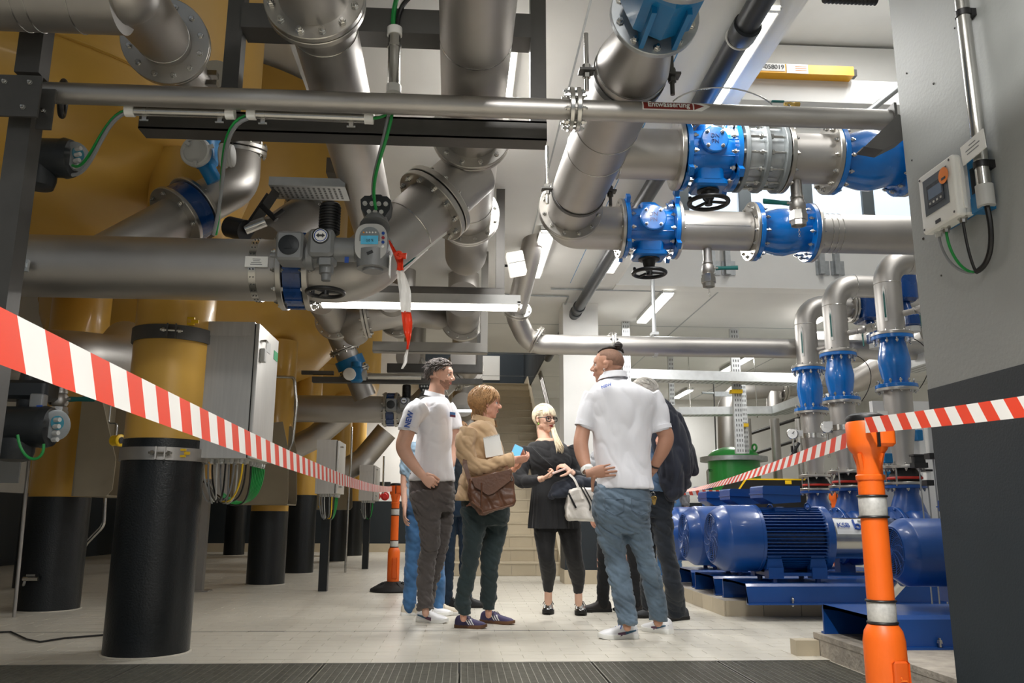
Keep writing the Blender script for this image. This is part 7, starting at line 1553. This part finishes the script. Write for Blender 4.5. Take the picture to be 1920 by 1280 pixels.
me = vox(m, .007, 3); jk = root('folded_jacket', 'navy jacket draped over the white handbag', 'jacket', b.p(1070, 930, -.2)); finish(me, 'cloth', fabric('navy_wool', (36, 42, 54), .1, 8), jk, .006, (8, 8, 8), 9)
# ------------------------------------------------------------------ P4 man with topknot, from behind
b, g = person('man seen from behind with a topknot, white polo and jeans', 5.35, 1170)
JEAN = fabric('grey_blue_denim', (96, 114, 130), .42, 5, .85, .15, 500)
t_ = MB(); b.torso(t_, [(1124, 1214, 902, 0, .115), (1113, 1219, 918, 0, .135), (1111, 1221, 928, 0, .14), (1110, 1218, 960, -.01, .15), (1116, 1214, 985, 0, .13), (1126, 1212, 1000, 0, .11)])
b.limb(t_, [(1142, 960, 0, 62), (1146, 1000, 0, 55), (1154, 1045, .02, 44), (1160, 1080, .0, 43), (1170, 1130, -.06, 41), (1176, 1150, -.09, 38), (1176, 1172, -.11, 35)], ball=False, k=6)
b.limb(t_, [(1190, 960, 0, 56), (1198, 1005, .0, 48), (1210, 1045, .03, 40), (1222, 1085, .06, 38), (1232, 1125, .08, 37), (1234, 1145, .09, 36), (1234, 1164, .09, 34)], ball=False, k=6)
jn_ = finish(vox(t_, .0075, 2), 'jeans', JEAN, g, .0085, (7, 7, 19), 7)
for px in (1152, 1202):
    m = MB(); pts = [b.p(px-18, 934, -.155), b.p(px+18, 936, -.155), b.p(px+17, 958, -.165), b.p(px, 966, -.165), b.p(px-17, 956, -.165)]; m.tube(pts, .003, 6, 0, False, True); m.build('back_pocket', fabric('denim_stitch', (70, 86, 102), .2, 12), jn_)
t_ = MB(); b.torso(t_, [(1131, 1169, 710, 0, .068), (1118, 1188, 719, 0, .115), (1104, 1222, 735, 0, .15), (1100, 1232, 758, 0, .155), (1109, 1222, 795, 0, .15), (1114, 1220, 850, 0, .14), (1119, 1221, 890, 0, .15), (1121, 1226, 914, 0, .155), (1122, 1225, 918, 0, .15)])
b.limb(t_, [(1116, 742, 0, 48), (1104, 768, .0, 44), (1096, 796, -.01, 36), (1094, 802, -.01, 35)], ball=False); b.limb(t_, [(1214, 742, 0, 52), (1230, 770, 0, 48), (1239, 800, -.01, 40), (1241, 808, -.01, 39)], ball=False)
finish(vox(t_, .0075, 3), 'polo_shirt', POLO, g, .0055, (6, 6, 3.2), 8)
t_ = MB(); b.torso(t_, [(1137, 1163, 714, 0, .06), (1124, 1206, 752, 0, .10), (1118, 1216, 850, 0, .11), (1118, 1216, 960, 0, .11)], .94)
b.limb(t_, [(1114, 755, 0, 24), (1098, 785, -.008, 26), (1092, 812, -.015, 28), (1089, 832, -.03, 28), (1092, 852, -.05, 27), (1098, 872, -.09, 21), (1103, 884, -.12, 17)], k=5)
b.limb(t_, [(1218, 758, 0, 25), (1241, 800, -.01, 30), (1249, 820, -.01, 30), (1243, 842, .0, 27), (1231, 866, .03, 20), (1224, 880, .06, 17)], k=5)
b.limb(t_, [(1142, 960, 0, 38), (1146, 1000, 0, 34), (1154, 1045, .02, 26), (1160, 1080, 0, 24), (1170, 1130, -.06, 19), (1176, 1176, -.11, 15)]); b.limb(t_, [(1190, 960, 0, 36), (1198, 1005, 0, 30), (1210, 1045, .03, 25), (1222, 1085, .06, 22), (1232, 1125, .08, 19), (1234, 1166, .08, 18)])
sk = MB(); take(sk, vox(t_, .008, 2)); Mh = hmat(b.p(1138, 686), 158, 4, 0); head(sk, Mh, .238, b.p(1149, 716), .061, vs=.0042)
hand(sk, b.p(1107, 886, -.15), V((.9, -.12, .12)), V((.1, .95, .1)), -1, (.15, .18, .2, .25), 1.0, (1.9, 1.7)); hand(sk, b.p(1223, 882, .07), V((-.5, .7, -.5)), V((-.6, -.5, 0)), 1, (.3, .35, .4, .4), 1.0)
sk.build('body', SKIN3, g, None); face(g, Mh, .238, LIPS, HB)
STUB = mat('shaved_stubble', (128, 96, 78), .7, 0, .15, 60, .2, 300); HDK = mat('hair_very_dark', (40, 32, 28), .5, 0, .3, 60, .3, 160)
hl = cap(Mh, .238, (.333, .418, .368), (0, -.06, .13), lambda az, el: el > (-.45 if abs(az) > 1.9 else (.6 if abs(az) < .8 else (.25 if abs(az) < 1.5 else -.1)))); hl.build('shaved_hair', STUB, g, None)
A = lambda x, y, z: Mh @ V((x*.238, y*.238, z*.238)); m = MB(); rnd = random.Random(2)
for k in range(46):
    x = rnd.uniform(-.13, .13); m.tube([A(x, .25, .36), A(x*1.05, .10, .47), A(x, -.08, .515), A(x*.6, -.22, .51), A(x*.2, -.27, .53)], [.006, .008, .008, .007, .005], 6)
tk = m.build('top_hair', HDK, g, None)
m = MB(); m.ball(A(0, -.29, .575), (.026, .026, .030), 16, 12); 
for k in range(5): m.torus(A(0, -.29, .545+.018*k), (rnd.uniform(-.3, .3), rnd.uniform(-.3, .3), 1), .020+.004*math.sin(k), .008, 16, 7)
m.tube([A(0, -.29, .50), A(.02, -.40, .46), A(.05, -.44, .38)], [.012, .010, .004], 8); m.build('topknot', HDK, tk, None)
for s_ in (1, -1): m = MB(); m.torus(A(.33*s_, .0, -.17), Mh.to_3x3() @ V((1, 0, 0)), .007, .002, 14, 6); m.build('earring', STEEL_B, g)
collar(g, b.p(1149, 713), .074, POLO, V((-.8, .6, 0)), .05, .12, 1.22)
cuff(b.p(1095, 799, -.01), b.p(1098, 788, -.007), .0615); cuff(b.p(1240.5, 805, -.01), b.p(1237, 793, -.007), .068)
text('NEW', .030, INKB, g, b.p(1137, 723, -.150), V((1, -.12, .34)), V((-.2, .55, .8)), bold=.0012)
m = MB(); q = b.p(1101, 880, -.11); dd = (b.p(1106, 890, -.13)-b.p(1096, 868, -.08)).normalized(); m.lathe(q-dd*.013, dd, [(0, .036), (0, .041), (.026, .041), (.026, .036)], 24, 0, False); m.box(q-V((0, .042, 0)), (.038, .012, .036)); w_ = m.build('wristwatch', WHT, g); w_['label'] = 'white strap wristwatch'
m = MB(); q = b.p(1226, 872, .04); m.torus(q, (b.p(1231, 866, .03)-b.p(1224, 880, .06)), .033, .006, 24, 8); m.build('bracelet', BLK, g)
ky = root('keys', 'bunch of keys hanging from the jeans belt loop', 'keys', b.p(1226, 945, -.06)); m = MB(); m.torus(b.p(1224, 926, -.06), (.3, 1, 0), .013, .002, 16, 6); m.build('key_ring', STEEL_B, ky)
for k in range(3): m = MB(); a = b.p(1224+2*k, 930, -.06-.006*k); m.torus(a-Z*.012, (.3, 1, 0), .010, .003, 14, 6); m.box(a-Z*.036, (.008, .002, .034), 0, M.Rotation(R(-12+14*k), 3, 'Y')); m.build('key', mat('brass', (200, 170, 100), .3, .8), ky)
shoe(g, ground(1196, 1196), ground(1121, 1197), WSH, WHT, .112, .092, None, mat('lace_blue', (30, 80, 170), .7), .03, 'curve', 1); shoe(g, ground(1259, 1188), ground(1205, 1181), WSH, WHT, .112, .092, None, MATS['lace_blue'], .03, 'curve', 1)
# ------------------------------------------------------------------ P5 white-haired man with navy jacket over the shoulder
b, g = person('white haired man behind the topknot man, navy jacket over his shoulder', 5.98, 1238)
NAVT = fabric('navy_trousers', (22, 30, 40), .12, 6, .8, .25, 400); SBL = fabric('blue_shirt_cotton', (96, 124, 158), .08, 8)
t_ = MB(); b.torso(t_, [(1196, 1258, 905, 0, .12), (1194, 1262, 940, 0, .13), (1200, 1258, 970, 0, .11)]); b.limb(t_, [(1238, 950, -.04, 44), (1244, 1000, -.04, 40), (1252, 1045, -.04, 36), (1262, 1095, -.04, 35), (1266, 1130, .06, 36), (1268, 1148, .10, 37)], ball=False, k=6); b.limb(t_, [(1212, 950, .08, 44), (1214, 1045, .08, 34), (1216, 1100, .16, 32), (1220, 1140, .22, 32)], ball=False, k=6)
finish(vox(t_, .008, 2), 'trousers', NAVT, g, .007, (6, 6, 14), 10)
t_ = MB(); b.torso(t_, [(1200, 1232, 762, 0, .08), (1184, 1252, 776, 0, .13), (1178, 1262, 800, 0, .16), (1182, 1262, 850, 0, .155), (1190, 1258, 900, 0, .15), (1194, 1256, 922, 0, .14)]); b.limb(t_, [(1190, 785, -.02, 40), (1182, 815, -.05, 34)], ball=False); b.limb(t_, [(1250, 788, .0, 42), (1262, 820, .0, 38), (1262, 850, -.02, 34)], ball=False)
finish(vox(t_, .008, 2), 'shirt', SBL, g, .008, (10, 10, 14), 11)
t_ = MB(); b.torso(t_, [(1196, 1236, 770, 0, .09), (1190, 1250, 800, 0, .11), (1196, 1252, 950, 0, .1)], .9); b.limb(t_, [(1190, 788, -.02, 22), (1180, 830, -.06, 22), (1170, 862, -.1, 15)]); b.limb(t_, [(1252, 790, 0, 24), (1264, 850, -.02, 22), (1240, 850, -.16, 15)])
b.limb(t_, [(1238, 950, -.04, 28), (1244, 1000, -.04, 25), (1252, 1045, -.04, 20), (1262, 1095, .0, 17), (1268, 1150, .10, 14)]); b.limb(t_, [(1212, 950, .08, 28), (1214, 1045, .08, 20), (1220, 1142, .22, 13)])
sk = MB(); take(sk, vox(t_, .008, 2)); Mh = hmat(b.p(1205, 738), 165, -2, 0); head(sk, Mh, .228, b.p(1216, 776), .058, vs=.0045)
hand(sk, b.p(1168, 865, -.1), V((-.5, -.3, -.6)), V((0, .8, -.4)), 1); hand(sk, b.p(1238, 848, -.17), V((-.2, -.5, .8)), V((.7, .2, .2)), 1, (.9, .9, .9, .9))
sk.build('body', SKIN2, g, None); face(g, Mh, .228, LIPS, mat('brow_grey', (170, 166, 160), .6))
HW = mat('hair_white', (216, 212, 204), .5, 0, .12, 50, .3, 160); sh = (.35, .44, .385); ct = (0, -.06, .13)
hl = cap(Mh, .228, sh, ct, lambda az, el: el > (-.7 if abs(az) > 1.95 else (.6 if abs(az) < .8 else (.3 if abs(az) < 1.5 else -.1)))); o_ = hl.build('hair', HW, g, None)
locks(Mh, .228, 560, lambda az, el: el > (-.5 if abs(az) > 1.9 else .5), .24, .3, .010, 15, .5, .04, lambda dv, rnd: V((dv.x*.5+rnd.uniform(-.3, .3), -.6, -.2)), .03, sh, ct).build('hair_strands', HW, o_, None)
A = lambda x, y, z: Mh @ V((x*.228, y*.228, z*.228)); m = MB()
for s_ in (-1, 1): m.tube([A(s_*.26, .34, .03), A(s_*.34, .15, .03), A(s_*.35, -.04, .02)], .003, 6); m.tube([A(s_*(.14+.11*math.cos(a)), .37, -.01+.08*math.sin(a)) for a in [2*math.pi*i/16 for i in range(16)]], .0025, 6, 0, False, True)
m.build('glasses', DARKST, g)
SUE = mat('dark_grey_suede', (62, 64, 68), .75, 0, .12, 16, .2, 200)
shoe(g, ground(1289, 1160), ground(1232, 1166), SUE, RUB, .1, .09, None, BLK, .024, None, 1); shoe(g, ground(1242, 1157), ground(1190, 1158), SUE, RUB, .1, .09, None, BLK, .024, None, 1)
NAVY = fabric('navy_jacket_cloth', (27, 33, 48), .1, 6, .8, .25, 300)
jk = root('jacket', 'navy jacket slung over the white haired man\'s shoulder', 'jacket', b.p(1270, 920, .0)); m = MB()
b.limb(m, [(1226, 752, -.05, 30), (1240, 762, -.06, 44), (1256, 800, -.06, 66), (1268, 850, -.05, 76), (1276, 885, -.04, 64), (1280, 905, -.04, 40)], k=6, flat=.8); b.limb(m, [(1234, 775, -.14, 40), (1244, 830, -.16, 44), (1256, 885, -.16, 50), (1264, 922, -.14, 36)], k=6, flat=.7); b.limb(m, [(1262, 790, .05, 44), (1286, 850, .06, 46), (1300, 880, .05, 24)], k=6, flat=.9)
finish(vox(m, .0085, 3), 'cloth', NAVY, jk, .012, (8, 8, 3), 12)
# ------------------------------------------------------------------ people mostly hidden behind the others
def simple_person(label, D, px, h, face_yaw, top, pants, shoe_m, skin, hairm, seed, spread=13, sole=RUB, feet=None, armx=1.0, sleeve=1.0, toe=V((1, 0, 0)), hood=False):
    b, g = person(label, D, px); k = F/D*h/1.75           # pixels per metre scaled by height
    y0 = 640; c = P(px, 965, D); zb_ = lambda z: c.z  # noqa
    def pp(dx, z, dy=0): return V((c.x+dx*h/1.75, D+dy, z*h/1.75))
    def tube(m, pts, k_=5): q = cr([(*pp(a, z, d), r*h/1.75) for a, z, d, r in pts], k_); m.tube([V(x[:3]) for x in q], [x[3] for x in q], 16); m.ball(V(q[0][:3]), q[0][3], 12, 8); m.ball(V(q[-1][:3]), q[-1][3], 12, 8)
    def tor(m, rs, f=1):
        n = 28; q = cr([(*pp(0, z), a*f, d*f) for z, a, d in rs], 4); vs = []
        for x, y, z, a, d in q:
            for i in range(n): t = 2*math.pi*i/n; vs.append((x+a*math.cos(t), y+d*math.sin(t), z))
        m.add(vs, [(j*n+i, j*n+(i+1) % n, (j+1)*n+(i+1) % n, (j+1)*n+i) for j in range(len(q)-1) for i in range(n)]+[tuple(range(n)), tuple(range((len(q)-1)*n, len(q)*n))])
    sp = spread/100
    t_ = MB(); tor(t_, [(1.02, .16, .12), (.92, .175, .13), (.84, .17, .12)])
    for s_ in (-1, 1): tube(t_, [(s_*.085, .88, 0, .092), (s_*sp*.9, .5, -.01, .066), (s_*sp, .14, .0, .058), (s_*sp, .06, 0, .056)])
    finish(vox(t_, .009, 2), 'trousers', pants, g, .005, (6, 6, 12), seed)
    t_ = MB(); tor(t_, [(1.47, .07, .07), (1.44, .15, .10), (1.36, .195, .125), (1.2, .18, .125), (1.05, .172, .125), (.93, .178, .13)])
    for s_ in (-1, 1): tube(t_, [(s_*.18, 1.39, 0, .062), (s_*.225*armx, 1.2, 0, .056)]+([(s_*.235*armx, 1.08, .0, .05), (s_*.22*armx, .95, -.05, .042)] if sleeve > .6 else []))
    finish(vox(t_, .009, 2), 'jacket' if sleeve > .6 else 'shirt', top, g, .008, (10, 10, 14), seed+1)
    t_ = MB(); tor(t_, [(1.45, .07, .07), (1.36, .15, .1), (.95, .14, .1)])
    for s_ in (-1, 1):
        tube(t_, [(s_*.18, 1.38, 0, .045), (s_*.23*armx, 1.1, 0, .041), (s_*.22*armx, .90, -.06, .027)]); tube(t_, [(s_*.085, .88, 0, .07), (s_*sp, .5, 0, .05), (s_*sp, .07, 0, .035)])
    sk = MB(); take(sk, vox(t_, .009, 2)); Mh = hmat(pp(0, 1.635, -.02), face_yaw); H_ = .225*h/1.75; head(sk, Mh, H_, pp(0, 1.46), .055, vs=.006)
    for s_ in (-1, 1): hand(sk, pp(s_*.22*armx, .89, -.065), V((0, -.25, -1)), V((-s_, .2, 0)), 1 if s_ > 0 else -1, (.3, .35, .4, .4), h/1.75, vs=.0045)
    sk.build('body', skin, g, None); face(g, Mh, H_, LIPS, hairm)
    sh = (.35, .44, .385); ct = (0, -.06, .13); hl = cap(Mh, H_, sh, ct, lambda az, el: el > (-.7 if abs(az) > 1.9 else (.5 if abs(az) < .8 else .0))); o_ = hl.build('hair', hairm, g, None)
    locks(Mh, H_, 120, lambda az, el: el > (-.4 if abs(az) > 1.9 else .5), .3, .3, .024, seed, .4, .03, None, .03, sh, ct).build('hair_strands', hairm, o_, None)
    for s_ in (-1, 1): a = pp(s_*sp, 0, 0); a.z = 0; shoe(g, a-toe*.07, a+toe*.20, shoe_m, sole, .1, .09, None, shoe_m, .026, None, 1)
    return g
JEB = fabric('bright_blue_denim', (60, 104, 150), .3, 8); JED = fabric('dark_blue_denim', (26, 48, 70), .2, 8)
LTB = fabric('pale_blue_cotton', (150, 178, 200), .08, 8)
simple_person('person in blue jeans almost hidden behind the bearded man', 6.95, 799, 1.66, 20, LTB, JEB, mat('beige_canvas_shoe', (206, 196, 176), .7, 0, .06, 10), SKIN1, HB, 21, 12, WHT, armx=.82, sleeve=.4)
simple_person('person in dark jacket and dark jeans between the bearded man and the beige jacket', 7.5, 858, 1.62, 0, fabric('dark_navy_shell', (32, 40, 48), .1, 8), JED, mat('black_trainer', (30, 31, 33), .6, 0, .1, 10), SKIN2, HL, 31, 9, RUB)
simple_person('person in black trousers behind the topknot man', 7.15, 1158, 1.62, 200, fabric('grey_marl', (176, 178, 182), .1, 20), fabric('black_denim', (18, 19, 22), .1, 8), mat('dark_brown_boot', (44, 38, 36), .65, 0, .15, 12), SKIN2, HB, 41, 15, RUB, sleeve=.4, toe=V((-1, -.1, 0)), armx=1.15)
simple_person('person in grey jacket beyond the blue pumps, one hand in view', 10.0, 1252, 1.70, 250, fabric('grey_jacket_cloth', (104, 106, 110), .1, 8), JEB, mat('black_trainer', (30, 31, 33), .6, 0, .1, 10), SKIN2, HG, 51, 10, RUB)
# ================================================================ barrier posts and tapes
def post(label, x, y, h=1.12, base=True, yaw=0):
    g = root('barrier_post', label, 'barrier post', (x, y, 0), 'orange barrier posts'); s = h/1.12
    def L(prof, nm, mt, n=32): m = MB(); m.lathe((x, y, 0), Z, [(z*s, r*s) for z, r in prof], n); return m.build(nm, mt, g)
    if base:
        L([(0, .235), (.015, .24), (.03, .23), (.06, .17), (.085, .10), (.10, .08), (.10, .0)], 'rubber_base', RUB, 24)
        for k in range(12): a = 2*math.pi*k/12; m = MB(); m.box((x+.15*math.cos(a), y+.15*math.sin(a), .06*s), (.11, .012, .022), 0, M.Rotation(a, 3, 'Z') @ M.Rotation(R(28), 3, 'Y')); m.build('rib', RUB, g)
    L([(.09, .061), (.10, .064), (.395, .064), (.425, .058), (.445, .046)], 'lower_tube', ORANGE)
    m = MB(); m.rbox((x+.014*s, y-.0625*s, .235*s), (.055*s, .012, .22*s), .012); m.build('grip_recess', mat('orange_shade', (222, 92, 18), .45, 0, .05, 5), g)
    L([(.44, .0425), (.905, .041)], 'upper_tube', ORANGE); L([(.90, .0445), (.903, .046), (.915, .046), (.918, .043)], 'joint_ring', ORANGE)
    for z in (.455, .785):
        L([(z, .0435), (z+.001, .044), (z+.058, .044), (z+.059, .0435)], 'reflective_band', REFL)
        for zz in (z-.004, z+.063): m = MB(); m.torus((x, y, zz*s), Z, .0445*s, .0042*s, 32, 8); m.build('ring', BLK, g)
    L([(.90, .041), (.965, .040), (.985, .048), (1.0, .060), (1.015, .065), (1.085, .066), (1.095, .060)], 'head', ORANGE)
    m = MB(); m.rbox((x+.036*s, y-.02*s, 1.05*s), (.062*s, .10*s, .085*s), .016); m.build('cassette', ORANGE, g)
    L([(1.088, .060), (1.10, .064), (1.112, .060), (1.12, .045), (1.122, 0)], 'cap', BLK)
    m = MB(); m.bx((x+.0*s, y-.074*s, 1.005*s), (x+.008*s, y-.062*s, 1.09*s)); m.build('tape_slot', BLK, g)
    for k in range(4): m = MB(); a = k*math.pi/2-.9; m.prism([(0, .92*s), (.018*s, .985*s), (0, .99*s)], (x+.037*s*math.cos(a), y+.037*s*math.sin(a), 0), (math.cos(a), math.sin(a), 0), Z, (.012*math.sin(a), -.012*math.cos(a), 0)); m.build('gusset', ORANGE, g)
    return g
pn = P(1624, 800, 2.7); gpn = post('large orange barrier post nearest the camera, right of centre', pn.x, 2.7)
q = V((pn.x+.014, 2.7-.071, .235)); text('Skipper', .042, mat('orange_emboss', (250, 124, 40), .4, 0, .03, 5), gpn, q, Z, V((-1, 0, 0)), depth=.0015)
pf = P(741, 960, 9.1); post('distant orange barrier post left of the people', pf.x, 9.1)
p3 = P(1566, 960, 10.6); post('orange barrier post half hidden between the blue pumps', p3.x, 10.6)
p5 = P(1184, 1000, 9.6); post('orange barrier post glimpsed between the topknot man\'s legs', p5.x, 9.6)
def tape(label, a, b, drop, pitch=.105, wd=.05, twist=0, k=None, grp='red and white barrier tapes'):
    a = V(a); b = V(b); L = (b-a).length; n = max(4, int(L/pitch*2)); m = MB(); u = (b-a).normalized(); up = V((0, 0, 1))
    def pt(t, s_):
        p = a.lerp(b, t)-Z*(drop*4*t*(1-t)); tw = twist*t; side = u.cross(up); return p+(up*math.cos(tw)+side*math.sin(tw))*(wd*s_/2)
    h = wd*.62/L; th = u.cross(up).normalized()*.0006
    for i in range(n):
        t0, t1 = i/n, (i+1)/n
        vs = []
        for j in range(5):
            s_ = 1-j/2; sh = h*(j/4)
            for t in (t0+sh, t1+sh): vs.append(pt(min(1, max(0, t)), s_))
        fs = [(2*j, 2*j+1, 2*j+3, 2*j+2) for j in range(4)]
        m.add(vs, fs, i % 2, True)
    h0 = [pt(0, 1), pt(min(1, h), -1), pt(0, -1)]; m.add(h0, [(0, 1, 2)], 1, True)
    return single('barrier_tape', label, 'barrier tape', m, [TAPER, TAPEW], grp)
# left tape: from beside the camera to the distant post
ta = PX(0, 632, -.42); ta = P(-14, 622, .78); tape('red and white tape sweeping from the left edge to the distant post', ta-(P(735, 916, 9.03)-ta).normalized()*.02, P(735, 916, 9.03), .05, .12, .053)
tape('red and white tape running from the near post past the right wall', P(1622, 797, 2.63), P(2060, 742, 1.62), .004, .10, .05)
tape('red and white tape from the near post away to the left behind the pumps', P(1590, 824, 2.72), P(1262, 922, 8.6), .035, .13, .05, 1.25)
tape('red and white tape level behind the blue terminal boxes', P(1262, 921, 8.65), P(1450, 916, 10.5), .03, .16, .06)
tape('red and white tape hanging down right of the distant post', P(748, 917, 9.1), P(770, 952, 8.7), .02, .16, .05)
# torn tape remnant hanging from the actuator
def rem():
    g = root('torn_tape', 'torn red and white tape tied to the actuator, hanging down', 'barrier tape', P(760, 690, 3.7)); Y_ = 3.72
    def seg(pts, mt, fold=.006):
        m = MB(); vs = []
        q = cr([tuple(x) for x in pts], 5); n = len(q)
        for i, (pl_, pr_, py) in enumerate(q):
            for j in range(7):
                f = j/6; v = P(pl_+(pr_-pl_)*f, py, Y_); v.y += fold*math.sin(f*9+i*.25)+.01*math.sin(i*.3); vs.append(v)
        m.add(vs, [(7*i+j, 7*i+j+1, 7*i+8+j, 7*i+7+j) for i in range(n-1) for j in range(6)]); m.build('strip', mt, g)
    seg([(728, 731, 450), (732, 738, 462), (737, 745, 474)], TAPER); seg([(737, 762, 474), (740, 757, 482), (744, 756, 494), (744, 757, 508)], TAPER)
    seg([(744, 757, 508), (745, 764, 525), (748, 770, 545), (750, 771, 565), (752, 770, 585)], TAPEW); seg([(752, 770, 583), (754, 773, 602), (757, 772, 622), (763, 769, 642), (762, 766, 655)], TAPER); seg([(762, 766, 655), (757, 764, 668), (756, 763, 680), (752, 756, 692)], TAPEW)
    m = MB(); a = P(748, 478, 3.70); m.torus(a, (.3, 1, .2), .014, .007, 16, 8); m.tube([a, P(762, 480, 3.7)], [.010, .016], 8); m.build('knot', TAPER, g)
rem()
